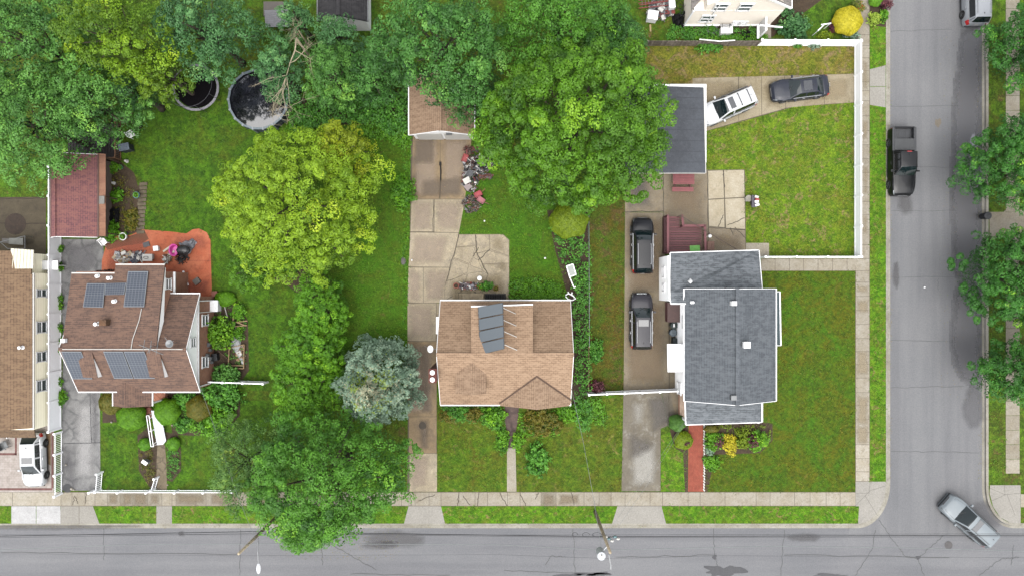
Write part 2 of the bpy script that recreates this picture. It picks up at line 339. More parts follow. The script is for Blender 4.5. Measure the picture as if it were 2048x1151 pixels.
# corner pad
NEWC=concrete('fresh_concrete',C(216,212,204),C(206,202,194),None,0,.6)
m=MB(); m.flat([(1711,962),(1771,962)]+arc(1715.5,966,56.5,80,0,90)+[(1716,1046),(1718,1011),(1711,1011)],.0124,0,.62)
for a,bb in (((1711,1010),(1740,980)),((1740,980),(1772,970)),((1740,962),(1737,990)),((1730,990),(1755,1030)),((1711,985),(1735,985))): m.ribbon([a,bb],.035,.0165,1)
m.flat([(1980,969),(2041,969),(2041,1046),(2020,1044),(2000,1033),(1986,1012),(1979,985)],.0124,0,.62)
for a,bb in (((1980,975),(2010,988)),((2010,988),(2008,969)),((2010,988),(1984,1000)),((2014,988),(2030,1030)),((2040,985),(2010,988))): m.ribbon([a,bb],.035,.0165,1)
struct(m.build('corner_pads',[NEWC,plain(165,160,150,.9)]))
m=MB()
for i in range(-2,34):
    y0=-40+i*29
    if y0<965: m.flat([(2011.5,y0+.4),(2039,y0+.4),(2039,min(y0+28.6,968)),(2011.5,min(y0+28.6,968))],.0124,0,.35+.3*random.random() if y0<900 else .75)
m.flat([(2041.5,987),(2500,987),(2500,1013),(2041.5,1013)],.0124,0,.8)
struct(m.build('pavement_east',[SIDEW]))
m=MB(); m.flat([(1979,424),(2075,424),(2075,456),(1979,468)],.008,0,.4); m.flat([(1979,455),(2011,420),(2011,475),(1979,480)],.0084,0,.5)
m.flat([(2040,420),(2300,420),(2300,468),(2040,468)],.0083,0,.5); struct(m.build('driveway_east',[SIDEW]))
# aprons
m=MB()
for q,t in (([(817,1011),(882,1011),(890,1046),(808,1046)],.62),([(1235,1011),(1323,1011),(1332,1046),(1224,1046)],.62),([(122,1011),(186,1011),(199,1046),(119,1046)],.5),([(313,1011),(344,1011),(344,1046),(313,1046)],.5)): m.flat(q,.0128,0,t)
m.flat([(1739.5,139),(1771,131),(1771,173),(1739.5,173)],.0128,0,.58); m.flat([(1739.5,174),(1771,174),(1771,215),(1739.5,210)],.0128,0,.6)
m.flat([(158,1011),(158.8,1011),(158.8,1046),(158,1046)],.017,1)
struct(m.build('driveway_apron',[NEWC,JOINT]))
m=MB(); 
for a,bb in ((23,72),(73,121)): m.flat([(a,1011),(bb,1011),(bb,1046),(a,1046)],.0132,0,1)
struct(m.build('white_apron',concrete('bleached_concrete',C(250,250,250,3.1),C(232,232,232,3.1),C(205,203,200),.5,1.3)))
# driveway mid
DRV=concrete('old_concrete_warm',C(188,176,154),C(170,158,136),C(132,124,112),.6,.35,wear=C(204,190,160),seed=2,lift=1.75)
DRVD=concrete('old_concrete_dark',C(150,130,104),C(172,150,118),C(105,96,88),.75,.3,seed=5,lift=1.6)
m=MB()
def dslab(q,mi,t,z=.010): m.flat(q,z,mi,t)
dslab([(826,262),(880,262),(880,398),(823,398)],1,.5); dslab([(881,262),(945,262),(930,398),(881,398)],1,.55)
dslab([(823,399),(868,399),(868,463),(821,463)],0,.5); dslab([(869,399),(930,399),(918,465),(869,464)],0,.48)
dslab([(821,465),(917,466),(905,534),(817,533)],0,.56); dslab([(817,535),(846,535),(846,605),(815,604)],0,.5); dslab([(847,535),(905,535),(889,600),(889,605),(847,605)],0,.47)
dslab([(815,606),(872,606),(872,681),(815,681)],0,.32); dslab([(815,682),(873,682),(873,832),(815,832)],1,.42)
dslab([(818,833),(873,833),(873,905),(818,905)],1,.55); dslab([(819,906),(874,906),(874,982),(819,982)],0,.55)
dslab([(872,606),(882,606),(880,720),(873,720)],0,.2,.0065)
pat=[[(918,469),(951,469),(951,490),(912,494)],[(952,469),(978,469),(978,500),(954,506),(951,490)],[(979,469),(1006,469),(1018,481),(1018,512),(980,498)],[(912,495),(951,492),(946,512),(938,527),(908,515)],[(953,508),(978,501),(1017,513),(1018,526),(966,527),(957,520)],[(947,514),(957,522),(965,540),(940,530)],[(907,517),(937,529),(934,545),(902,560),(893,560)],[(936,547),(966,542),(975,548),(966,575),(925,580)],[(966,529),(1018,528),(1018,596),(967,576),(977,548)],[(892,562),(934,548),(924,581),(890,600),(889,580)],[(890,601),(925,582),(966,577),(1018,598),(1018,606),(890,606)]]
for q in pat: m.flat(q,.0105,0,.5+.1*random.random())
for q in pat:
    for i_ in range(len(q)): crackline(m,q[i_],q[(i_+1)%len(q)],.022,.0150,3,4,.5)
m.flat([(918,468.5),(1006,468.5),(1018.5,480),(1018.5,606),(889,606)],.0085,0,.5); m.flat([(822,262),(944,262),(918,467),(889,605),(873,605),(874,982),(814.5,982)],.0066,2,.3)
for p0,p1 in (((947,512),(957,495)),((980,498),(957,520)),((951,470),(954,506)),((918,470),(893,562)),((954,506),(975,548)),((868,400),(866,464))): crackline(m,p0,p1,.07,.0155,3,7,1.2)
ci=W(845,850); m.lathe((ci.x,ci.y,.0),[(.32,.011),(.32,.0155)],24,3)
struct(m.build('driveway_mid',[DRV,DRVD,JOINT,CRK]))
# driveway corner house
DD=concrete('driveway_brown',C(168,156,136),C(152,140,120),C(126,116,104),.55,.4,wear=C(170,152,118),seed=8,lift=1.4)
DL=concrete('driveway_worn',C(150,142,126),C(134,126,112),C(114,106,96),.5,.5,wear=C(186,182,172),seed=9,wsc=1.5,lift=1.3)
DP=concrete('patio_pale',C(216,206,184),C(200,188,162),C(164,148,118),.35,.8,seed=10,lift=1.4)
m=MB(); m.flat([(1250,340),(1326,340),(1326,424),(1250,424)],.0105,0,.62); m.flat([(1250,425),(1326,425),(1334,596),(1340,782),(1247,782),(1249,600)],.0105,0,.52)
m.flat([(1327,345),(1415,345),(1416,425),(1416,505),(1340,505),(1327,425)],.0106,0,.5); m.flat([(1334,560),(1372,560),(1372,850),(1337,850)],.0062,0,.28)
m.flat([(1247,783),(1322,783),(1336,850),(1321,856),(1321,981),(1243,981)],.0106,1,.6); m.flat([(1323,783),(1340,783),(1355,852),(1337,852)],.0100,1,.45)
for q in ([(1416,342),(1446,341),(1448,396),(1417,398)],[(1448,341),(1488,340),(1489,394),(1450,396)],[(1417,400),(1448,398),(1449,455),(1418,452)],[(1450,398),(1489,396),(1490,458),(1452,456)]): m.flat(q,.0108,2,.6)
m.flat([(1417,453),(1490,460),(1491,505),(1417,505)],.0107,0,.7); m.flat([(1415,340),(1490,339),(1492,506),(1327,506),(1326,340)],.0066,3)
for p0,p1 in (((1418,455),(1490,460)),((1436,454),(1447,430)),((1455,450),(1489,436)),((1460,456),(1466,470)),((1446,342),(1449,375)),((1326,340),(1327,425)),((1415,345),(1417,505)),((1250,424),(1326,422)),((1470,455),(1490,475)),((1247,783),(1338,781)),((1337,600),(1339,850))): crackline(m,p0,p1,.06,.0158,4,9,1.0)
struct(m.build('driveway_corner',[DD,DL,DP,JOINT,CRK]))
DT=concrete('driveway_upper',C(202,190,164),C(182,168,138),C(140,124,96),.5,.45,seed=12,lift=1.3)
m=MB()
for q in ([(1385,157),(1476,154),(1477,243),(1413,262),(1385,262)],[(1477.5,154),(1522,153),(1523,230),(1478,243)],[(1523,153),(1568,152),(1571,217),(1524,230)],[(1569,152),(1648,150),(1648,209),(1572,216)],[(1649,150),(1710,148),(1710,205),(1649,208.5)]): m.flat(q,.0108,0,.5+.12*random.random())
m.flat([(1385,156.5),(1710,147.5),(1710,205.5),(1590,213.5),(1413,262.6),(1385,262.6)],.0068,1)
struct(m.build('driveway_back',[DT,JOINT]))
# walks
m=MB()
xs=[1522,1550,1579,1607,1636,1665,1694,1722]
for i in range(7): m.flat([(xs[i]+.4,517),(xs[i+1]-.4,517),(xs[i+1]-.4 if xs[i+1]<1711 else 1711,541),(xs[i]+.4,541)],.0112,0,.4+.25*random.random())
m.flat([(1522,541.5),(1711,541.5),(1711,516.5),(1522,516.5)],.0068,1)
m.flat([(1492,486),(1538,486),(1538,516),(1518,516),(1518,505),(1492,505)],.0112,0,.7); 
m.flat([(1014,895),(1031,895),(1033,982),(1014,982)],.0112,0,.72)
m.flat([(315,888),(330,888),(333,925),(334,980),(313,980),(313,930)],.0112,2,.62)
struct(m.build('garden_path',[SIDEW,JOINT,concrete('path_beige',C(176,160,134),C(160,146,120),C(130,116,92),.5,2,crack=2.2)]))
m=MB(); m.flat([(1009,812),(1038,812),(1035,845),(1030,868),(1024,872),(1030,895),(1015,895),(1020,870),(1014,862),(1010,845)],.0115,0)
struct(m.build('slate_path',[concrete('slate',C(140,116,110),C(122,104,100),C(170,152,140),.4,1.5,crack=1.1)]))
m=MB(); m.flat([(1377,845),(1406,845),(1407,982),(1376,982)],.0116,0); 
for i in range(24):
    y=850+i*5.6; m.box(W(1407.6+random.random(),y,.03),(.1,.22,.06),random.random(),1)
struct(m.build('brick_path',[brickm('brick_paver',C(208,112,88),C(196,98,78),C(168,104,86),.22,.11,rot=math.pi/2),OFFW]))
# left driveway (old asphalt), back yard slab, pavers
m=MB(); m.flat([(121,478),(205,478),(212,545),(200,800),(201,980),(122,980),(126,700)],.0095,0); m.ribbon([(128,886),(200,884)],.07,.0145,1); m.ribbon([(180,780),(183,884)],.06,.0145,1)
a=W(135,975); m.lathe((a.x,a.y,0),[(.38,.012),(.36,.015)],18,1)
struct(m.build('driveway_old_asphalt',[concrete('old_asphalt',C(186,186,186),C(158,158,159),C(122,122,124),.6,.5,crack=1.25,seed=4,lift=1.15),plain(96,96,98,.9)]))
m=MB(); m.flat([(-200,395),(92,395),(92,520),(-200,520)],.009,0,.45); m.flat([(-200,396),(92,394),(92,446),(-200,446)],.0132,0,.35)
a=W(31,448); m.lathe((a.x,a.y,0),[(.92,.014),(.92,.018)],40,1)
for y in (397,447): crackline(m,(-20,y),(92,y),.08,.0185,1,12,1)
struct(m.build('yard_slab',[concrete('mossy_slab',C(134,122,98),C(106,96,76),C(80,70,60),.6,.4,seed=6),concrete('burnt_ring',C(92,76,64),C(78,66,56),C(110,94,76),.4,3)]))
m=MB(); m.flat([(-300,850),(108,850),(108,983),(-300,983)],.0098,0); 
for q in ([(-300,975),(105,975),(105,979),(-300,979)],[(103,858),(107,858),(107,975),(103,975)],[(-300,905),(32,905),(32,909),(-300,909)],[(30,868),(34,868),(34,909),(30,909)]): m.flat(q,.0142,1)
m.flat([(84,868),(102,866),(102,930),(94,925),(88,905)],.0135,2)
struct(m.build('paver_court',[brickm('pale_paver',C(236,226,218),C(224,212,204),C(206,192,184),.3,.2),brickm('red_paver',C(160,110,106),C(140,94,92),C(176,140,130),.12,.2),concrete('oil_stain',C(172,138,104),C(190,164,130),C(140,110,84),.5,2)]))
# terracotta patio
m=MB(); m.flat([(213,487),(232,471),(262,470),(285,459),(340,463),(373,467),(385,459),(398,457),(414,465),(421,480),(424,592),(345,592),(345,552),(203,552),(204,520)],.0102,0)
m.flat([(206,485),(235,480),(290,462),(298,478),(282,488),(250,492),(215,500)],.0142,1)
for p in ([(204,540),(350,540)],[(360,521),(422,521)]): m.ribbon(p,.03,.0146,2)
struct(m.build('terracotta_patio',[concrete('red_paint_concrete',C(255,152,112),C(244,132,92),C(170,88,62),.6,.6,seed=3),concrete('worn_patio',C(160,106,80),C(140,96,72),C(190,110,80),.6,.8),plain(160,84,60,.9)]))
# beds of soil
SOIL=concrete('soil',C(98,78,58),C(82,66,48),C(116,96,70),.6,1.2,wear=C(128,110,84))
m=MB()
for q in ([(208,318),(232,316),(268,345),(276,372),(288,362),(286,440),(282,466),(232,470),(206,490)],[(205,782),(255,782),(290,812),(285,840),(205,845)],[(275,870),(300,850),(315,885),(314,975),(300,975),(278,940)],[(330,862),(356,868),(362,900),(362,940),(345,962),(334,960),(334,900)],[(335,785),(480,785),(480,830),(440,870),(380,870),(345,868)],[(428,590),(470,600),(496,640),(498,740),(480,765),(425,765)],[(1352,830),(1376,850),(1376,985),(1370,985),(1366,905),(1350,895),(1340,862)],[(1408,842),(1500,840),(1545,846),(1545,880),(1520,905),(1430,908),(1415,985),(1408,985)],[(1385,52),(1530,52),(1530,70),(1385,70)],[(1094,420),(1176,420),(1176,830),(1145,830),(1140,610),(1110,500)],[(1440,-40),(1545,-40),(1700,-40),(1560,60),(1545,75)],[(540,560),(600,520),(668,560),(668,640),(560,560)],[(1739,-40),(1772,-40),(1772,55),(1739,50)],[(560,200),(830,180),(830,250),(640,250)],[(240,520),(250,540),(300,540)]):
    m.flat(q,.0062+.0003*random.random(),0)
struct(m.build('garden_soil',[SOIL]))
m=MB(); 
for i in range(13):
    m.box(W(286+random.random()*2-i*.5,368+i*8,.03),(.62+.1*random.random(),.28,.07),random.random()*.1,0,.2+.5*random.random())
struct(m.build('stone_edging',[concrete('edging_stone',C(160,148,124),C(130,120,100),C(100,92,76),.5,1.5)],bevel=.02))
# road marks: cracks, patches, damp
m=MB(); ZR=ROADZ+.008
CR=[((1760,1040),(1788,1082)),((1788,1082),(1812,1112)),((1812,1112),(1836,1116)),((1838,1116),(1890,1070)),((1836,1116),(1850,1151)),((1428,1055),(1430,1110)),((1432,1110),(1436,1140)),((1146,1058),(1150,1151)),((1092,1130),(1102,1112)),((1102,1112),(1132,1114)),((640,1060),(644,1130)),((205,1055),(206,1120)),((1752,1060),(1745,1100)),((1745,1100),(1712,1151)),((1570,1060),(1563,1151)),((1008,1140),(1210,1148)),((1570,1110),(1900,1115)),((1232,1114),(1430,1110)),((2030,1090),(2024,1130)),((2004,1118),(2040,1114)),((1960,1151),(2004,1118)),((650,1082),(752,1140)),((0,1105),(480,1108)),((700,1148),(900,1150)),((480,1060),(478,1150))]
for p0,p1 in CR: crackline(m,p0,p1,.045,ZR,0,12,1.6)
for p0,p1 in (((1783,62),(1905,58)),((1783,422),(1964,420)),((1783,554),(1950,552)),((1783,212),(1960,210)),((1783,680),(1960,683)),((1878,556),(1878,580)),((1783,902),(1960,905)),((1783,775),(1930,772)),((1783,330),(1966,338))): crackline(m,p0,p1,.028,ZR+.004,0,14,1.2)
struct(m.build('road_crack',[plain(118,118,118,.95)]))
def blob(px,py,rx,ry,n=26,j=.3,ph=0):
    o=[];ks=[random.random()*6.28 for _ in range(6)]
    for i in range(n):
        a=2*math.pi*i/n; r=1+j*(math.sin(2*a+ks[0])*.35+math.sin(3*a+ks[1])*.35+math.sin(5*a+ks[2])*.3+math.sin(9*a+ks[3])*.2+(random.random()-.5)*.3)
        o.append((px+rx*r*math.cos(a),py+ry*r*math.sin(a)))
    return o
m=MB()
for (x,y,rx,ry,n) in ((1450,1142,34,12,40),(1838,1115,6,3,16),(1200,1148,20,4,24),(1180,1148,30,3,24),(1430,1114,5,4,14),(1140,1150,26,3,20),(1660,1150,30,3,20),(360,1068,4,3,12)): m.flat(blob(x,y,rx,ry,n,.55),ZR+.003,0)
struct(m.build('tar_patch',[asphalt('tar',C(118,118,121),C(104,104,108))]))
def dampm(name,base,rough,a=.9,edge=.5,hi=1.25):
    m=NT(name); v=m.pos(); n=m.noise(v,1.1,7,.7,.5); at=m.n('Attribute',attribute_name='soft')
    sp=m.noise(v,55,3,.8); col=m.mix(1.0,base,m.ramp(sp,.32,.7,(.78,.78,.8,1),(1.22,1.22,1.2,1)),'MULTIPLY')
    s=m.n('Math',operation='MULTIPLY_ADD'); m.l(n,s.inputs[0]); s.inputs[1].default_value=edge*1.3; 
    m.l(at.outputs['Fac'],s.inputs[2]); s2=m.n('Math',operation='MULTIPLY'); m.l(s.outputs[0],s2.inputs[0]); s2.inputs[1].default_value=.5; al=m.ramp(s2.outputs[0],.2,hi/2,(0,0,0,1),(a,a,a,1)); m.l(al,m.b.inputs['Alpha'])
    return m.fin(col,rough,.5)
def softsheet(name,pxs,z,mat,soft=14):
    """irregular stain sheet whose 'soft' value falls to nothing at its rim"""
    pts=np.array([W(*p).xy[:] for p in pxs]); lo=pts.min(0); hi=pts.max(0); st=max(.07,min(.16,min(hi-lo)/9)); nx=int((hi[0]-lo[0])/st)+2; ny=int((hi[1]-lo[1])/st)+2
    gx=np.linspace(lo[0],hi[0],nx); gy=np.linspace(lo[1],hi[1],ny); X,Y=np.meshgrid(gx,gy,indexing='ij'); X=X.ravel(); Y=Y.ravel()
    ins=np.zeros(len(X),bool); D=np.full(len(X),1e9); j=len(pts)-1
    for i in range(len(pts)):
        ax,ay=pts[i]; bx_,by=pts[j]; ins^=((ay>Y)!=(by>Y))&(X<(bx_-ax)*(Y-ay)/((by-ay) or 1e-9)+ax)
        dx,dy=bx_-ax,by-ay; t=np.clip(((X-ax)*dx+(Y-ay)*dy)/(dx*dx+dy*dy+1e-9),0,1); D=np.minimum(D,np.hypot(X-ax-t*dx,Y-ay-t*dy)); j=i
    v=np.where(ins,np.clip(D/(soft/S),0,1),0); fs=[]
    for i in range(nx-1):
        for k in range(ny-1):
            q=(i*ny+k,(i+1)*ny+k,(i+1)*ny+k+1,i*ny+k+1)
            if v[list(q)].max()>0: fs.append(q)
    me=bpy.data.meshes.new(name); me.from_pydata([(x,y,z) for x,y in zip(X,Y)],[],fs); at=me.attributes.new('soft','FLOAT','POINT'); at.data.foreach_set('value',v.astype(np.float32)); me.materials.append(mat)
    o=bpy.data.objects.new(name,me); COL.objects.link(o); return struct(o)
DAMP=dampm('damp_asphalt',C(132,131,135),.45,.8,1.0)
softsheet('damp_patch',[(1966,55),(1960,50),(1925,60),(1916,120),(1908,180),(1905,250),(1904,310),(1900,350),(1901,420),(1904,450),(1905,500),(1904,540),(1920,560),(1908,590),(1903,650),(1902,690),(1908,730),(1925,760),(1950,775),(1966,778),(1966,700),(1966,600),(1966,500),(1966,400),(1966,300),(1966,200),(1966,120)],ROADZ+.016,DAMP,20)
softsheet('damp_patch',blob(1948,815,26,44,24,.15),ROADZ+.0165,dampm('damp_light',C(120,119,123),.6,.7,.6),16)
softsheet('damp_patch',blob(1975,1030,42,32,24,.15),ROADZ+.017,dampm('damp_light2',C(122,121,126),.6,.6,.6),16)
for x,y,rx,ry in ((790,1078,50,14),(1610,1075,26,8),(1812,405,12,22),(1794,550,6,24),(118,1052,120,8),(362,1067,6,5),(760,1090,30,8)): softsheet('damp_patch',blob(x,y,rx*1.3,ry*1.3,24,.15),ROADZ+.0172,dampm('stain_%d'%x,C(116,114,116),.75,.5,.7),min(rx,ry)*.95)
PUD=NT('puddle'); PUD=PUD.fin(C(150,150,156),.03,.9)
m=MB(); m.flat(blob(1955,342,14,22,30,.6),ROADZ+.0185); m.flat(blob(1950,285,9,12,24,.6),ROADZ+.0185); struct(m.build('puddle',[PUD]))
m=MB(); m.flat(blob(1878,245,6,9,18,.4),ROADZ+.0125); struct(m.build('road_stain',[asphalt('rusty_asphalt',C(164,146,118),C(158,150,138))]))

# worn brown centres of single slabs (their rims stay paler)
def slabstain(name,quads,col,soft,a,z):
    mt=dampm('stain_'+name,tuple(min(x*1.45,.8) for x in col[:3])+(1,),.85,a*.95,.7,1.55)
    for q in quads:
        c=(sum(p[0] for p in q)/len(q),sum(p[1] for p in q)/len(q)); r=[(c[0]+(x-c[0])*.95,c[1]+(y-c[1])*.95) for x,y in q]; o=[]
        for i in range(len(r)):
            p0,p1=r[i],r[(i+1)%len(r)]
            for k in range(4): o.append((p0[0]+(p1[0]-p0[0])*k/4+random.uniform(-1,1),p0[1]+(p1[1]-p0[1])*k/4+random.uniform(-1,1)))
        softsheet('slab_stain',o,z+.0004*random.random(),mt,soft*random.uniform(.7,1.3))
slabstain('rose',[[(826,272),(878,272),(878,396),(825,396)],[(882,272),(940,272),(928,396),(882,396)],[(824,400),(866,400),(866,462),(822,462)],[(870,400),(928,400),(916,463),(870,463)],[(823,467),(900,468),(890,530),(820,530)],[(818,538),(843,538),(843,603),(817,603)],[(849,538),(900,538),(888,603),(849,603)],[(818,608),(868,608),(868,680),(818,680)],[(818,684),(868,684),(868,830),(818,830)],[(820,908),(862,908),(855,975),(822,975)]],C(188,168,148),11,.6,.0122)
slabstain('umber',[[(840,684),(864,684),(864,830),(840,830)],[(838,834),(860,834),(860,900),(838,900)],[(828,275),(870,275),(870,330),(828,330)],[(840,360),(930,350),(925,395),(840,395)]],C(128,112,94),12,.8,.0132)
slabstain('olive',[[(900,560),(1010,540),(1014,590),(895,596)],[(982,474),(1004,474),(1014,510),(984,496)],[(1004,515),(1016,530),(1012,545),(990,540)]],C(172,154,118),12,.7,.0136)
slabstain('brown',[[(1252,430),(1330,430),(1332,590),(1252,590)],[(1330,350),(1412,350),(1412,450),(1330,430)],[(1252,600),(1330,600),(1334,770),(1252,770)],[(1420,462),(1488,466),(1488,503),(1420,503)]],C(146,124,96),20,.6,.0128)
slabstain('dark',[[(1290,790),(1340,790),(1350,850),(1300,870)],[(1254,860),(1310,880),(1310,930),(1254,920)],[(1252,352),(1300,352),(1310,420),(1252,420)]],C(112,106,100),16,.7,.0134)
slabstain('pale',[[(1262,800),(1290,800),(1288,850),(1264,850)],[(1258,910),(1316,880),(1314,970),(1262,975)]],C(200,196,186),14,.7,.0138)
slabstain('wet',[[(1388,160),(1470,158),(1470,200),(1388,215)],[(1640,156),(1700,154),(1700,200),(1640,203)],[(1530,158),(1560,157),(1565,210),(1530,220)]],C(176,158,124),12,.7,.0126)
slabstain('walk',[[(x,985),(x+w_,985),(x+w_,1009),(x,1009)] for x,w_ in ((216,22),(246,18),(268,26),(298,22),(352,60),(420,60),(500,60),(1084,26),(1116,44))],C(150,134,108),7,.8,.0150)
slabstain('kerbside',[[(1713,y),(1737,y),(1737,y+h_),(1713,y+h_)] for y,h_ in ((600,26),(700,50),(790,60),(850,36),(570,16))]+[[(1724,y),(1737,y),(1737,y+h_),(1724,y+h_)] for y,h_ in ((240,40),(330,60),(430,40),(120,60))],C(176,160,130),6,.7,.0150)
slabstain('patio',[[(214,490),(290,470),(300,500),(210,545)],[(345,470),(412,468),(418,500),(350,500)],[(350,560),(420,556),(420,588),(350,590)]],C(186,96,68),12,.7,.0155)
slabstain('soot',[[(130,482),(196,482),(200,540),(130,560)],[(128,560),(150,560),(150,700),(128,700)],[(125,890),(150,890),(160,975),(125,975)],[(180,700),(200,700),(200,900),(180,900)]],C(116,114,116),14,.7,.0132)
slabstain('paleasphalt',[[(140,600),(170,560),(190,640),(160,760)],[(150,800),(190,800),(190,960),(150,960)]],C(196,194,192),14,.7,.0140)
# ================= FOLIAGE =================
def leafmesh(name,P,N,ln,wd,tone,mat,parent=None,off=(0,0,0)):
    """many small diamond leaves: P centres, N normals"""
    n=len(P); N=N/np.linalg.norm(N,axis=1,keepdims=True)
    A=RNG.normal(size=(n,3)); A-= (A*N).sum(1,keepdims=True)*N; A/=np.linalg.norm(A,axis=1,keepdims=True)+1e-9
    B=np.cross(N,A); ln=np.broadcast_to(ln,(n,))[:,None]*RNG.uniform(.7,1.3,(n,1)); wd=np.broadcast_to(wd,(n,))[:,None]*RNG.uniform(.8,1.2,(n,1))
    V=np.stack([P-A*ln*.5,P+B*wd*.5+A*ln*.05,P+A*ln*.5-N*ln*.12,P-B*wd*.5+A*ln*.05],1).reshape(-1,3)-np.array(off)
    me=bpy.data.meshes.new(name); me.vertices.add(4*n); me.vertices.foreach_set('co',V.astype(np.float32).ravel())
    me.loops.add(4*n); me.loops.foreach_set('vertex_index',np.arange(4*n,dtype=np.int32))
    me.polygons.add(n); me.polygons.foreach_set('loop_start',np.arange(0,4*n,4,dtype=np.int32))
    try: me.polygons.foreach_set('loop_total',np.full(n,4,dtype=np.int32))
    except Exception: pass
    at=me.attributes.new('tone','FLOAT','FACE'); at.data.foreach_set('value',np.clip(tone,0,1).astype(np.float32))
    me.materials.append(mat); me.update(calc_edges=True)
    o=bpy.data.objects.new(name,me); COL.objects.link(o)
    if parent is not None: o.parent=parent
    return o
def unit(n,zmin=-.35):
    d=RNG.normal(size=(n*2+20,3)); d/=np.linalg.norm(d,axis=1,keepdims=True); d=d[d[:,2]>zmin]
    while len(d)<n: d=np.vstack([d,d])
    return d[:n]
def crown_pts(cx,cy,rx,ry,z0,z1,lump,dens,leaf,irr=.22,asp=.75,lobes=0,flat=.55,fill=.13,sub=.40):
    """lumpy dome of leaves; returns P,N,tone and the lump centres"""
    R=(rx+ry)/2; nl=max(5,int((R/lump)**2*2.3)); ks=RNG.uniform(0,6.28,5)
    i=np.arange(nl)+.5; rr=np.sqrt(i/nl); th=i*2.39996+RNG.uniform(0,6.28)
    rr=np.clip(rr+RNG.normal(0,.04,nl),0,1); th=th+RNG.normal(0,.1,nl)
    edge=1+irr*(.45*np.sin(2*th+ks[0])+.4*np.sin(3*th+ks[1])+.35*np.sin(5*th+ks[2])+.25*np.sin(8*th+ks[3]))
    L=lump*RNG.uniform(.7,1.3,nl)
    rad=rr*edge
    lx=cx+np.cos(th)*rad*np.maximum(rx-L*.6,.1); ly=cy+np.sin(th)*rad*np.maximum(ry-L*.6,.1)
    dome=np.sqrt(np.clip(1-rr**2*.96,0,1)); lz=z0+(z1-z0)*(flat*dome**.8+(1-flat)*dome**2)*RNG.uniform(.58,1.1,nl)-L*.5
    lz=np.maximum(lz,z0*.6+.1)
    lt=RNG.normal(.0,.13,nl)+.04*(lz-z0)/(z1-z0+.01)  # higher lumps paler: a little top light put into the leaf tone
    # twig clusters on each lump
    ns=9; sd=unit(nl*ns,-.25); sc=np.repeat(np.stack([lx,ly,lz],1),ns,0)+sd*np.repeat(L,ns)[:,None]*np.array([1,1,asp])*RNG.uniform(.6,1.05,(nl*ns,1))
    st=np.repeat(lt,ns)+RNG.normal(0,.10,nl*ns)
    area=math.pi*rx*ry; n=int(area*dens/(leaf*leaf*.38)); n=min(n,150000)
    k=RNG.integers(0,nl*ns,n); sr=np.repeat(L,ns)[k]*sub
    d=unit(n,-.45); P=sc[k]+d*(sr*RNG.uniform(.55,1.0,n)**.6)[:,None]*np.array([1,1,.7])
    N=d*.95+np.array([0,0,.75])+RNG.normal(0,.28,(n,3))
    up=(d[:,2]); T=.42+st[k]+RNG.normal(0,.06,n)+.10*up  # up term paints skylight onto clump tops; the rest is random leaf tone
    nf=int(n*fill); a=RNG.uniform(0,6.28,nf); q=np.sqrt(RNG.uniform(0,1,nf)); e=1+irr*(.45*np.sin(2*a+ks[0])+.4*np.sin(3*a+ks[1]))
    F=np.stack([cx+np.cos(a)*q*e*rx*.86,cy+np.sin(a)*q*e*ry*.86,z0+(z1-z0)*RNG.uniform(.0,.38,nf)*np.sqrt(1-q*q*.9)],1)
    P=np.vstack([P,F]); N=np.vstack([N,np.array([0,0,1])+RNG.normal(0,.4,(nf,3))]); T=np.concatenate([T,.2+RNG.normal(0,.08,nf)])  # low fill leaves get a darker tone, painting shade between the clumps
    return P,N,T,np.stack([lx,ly,lz],1)
BARK=concrete('bark',C(110,96,82),C(84,72,62),C(130,120,104),1.5,1,wear=C(70,60,52))
def tree(name,label,px,py,rpx,rpy,z0,z1,mat,lump=1.2,leaf=.26,dens=2.6,group=None,trunk=True,hm=None,cat='tree',tr=.25,**kw):
    leaf*=.56; lump*=.82
    hm=hm or (z0+z1)/2; c=W(px,py,hm); k=(1-hm/H)/S; rx,ry=rpx*k,rpy*k
    rt=root(name,(c.x,c.y,0),label,cat,group)
    P,N,T,Lc=crown_pts(c.x,c.y,rx,ry,z0,z1,lump,dens,leaf,**kw)
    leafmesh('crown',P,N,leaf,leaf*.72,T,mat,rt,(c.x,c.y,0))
    if trunk:
        m=MB(); zt=z0+(z1-z0)*.35; m.tube([(c.x,c.y,-.05),(c.x+.05,c.y,.4),(c.x+.1,c.y+.06,zt*.6),(c.x,c.y+.1,zt)],[tr*1.5,tr*1.1,tr*.9,tr*.6],9)
        idx=RNG.choice(len(Lc),min(len(Lc),14),replace=False)
        for j in idx:
            e=Lc[j]; s=Vector((c.x+.04,c.y+.06,zt*(.55+.4*random.random()))); e=Vector(e); mid=s.lerp(e,.5)+Vector((0,0,.25)); m.tube([s,mid,e],[tr*.42,tr*.26,tr*.09],5)
        m.build('trunk',BARK,rt,smooth=True)
    return rt
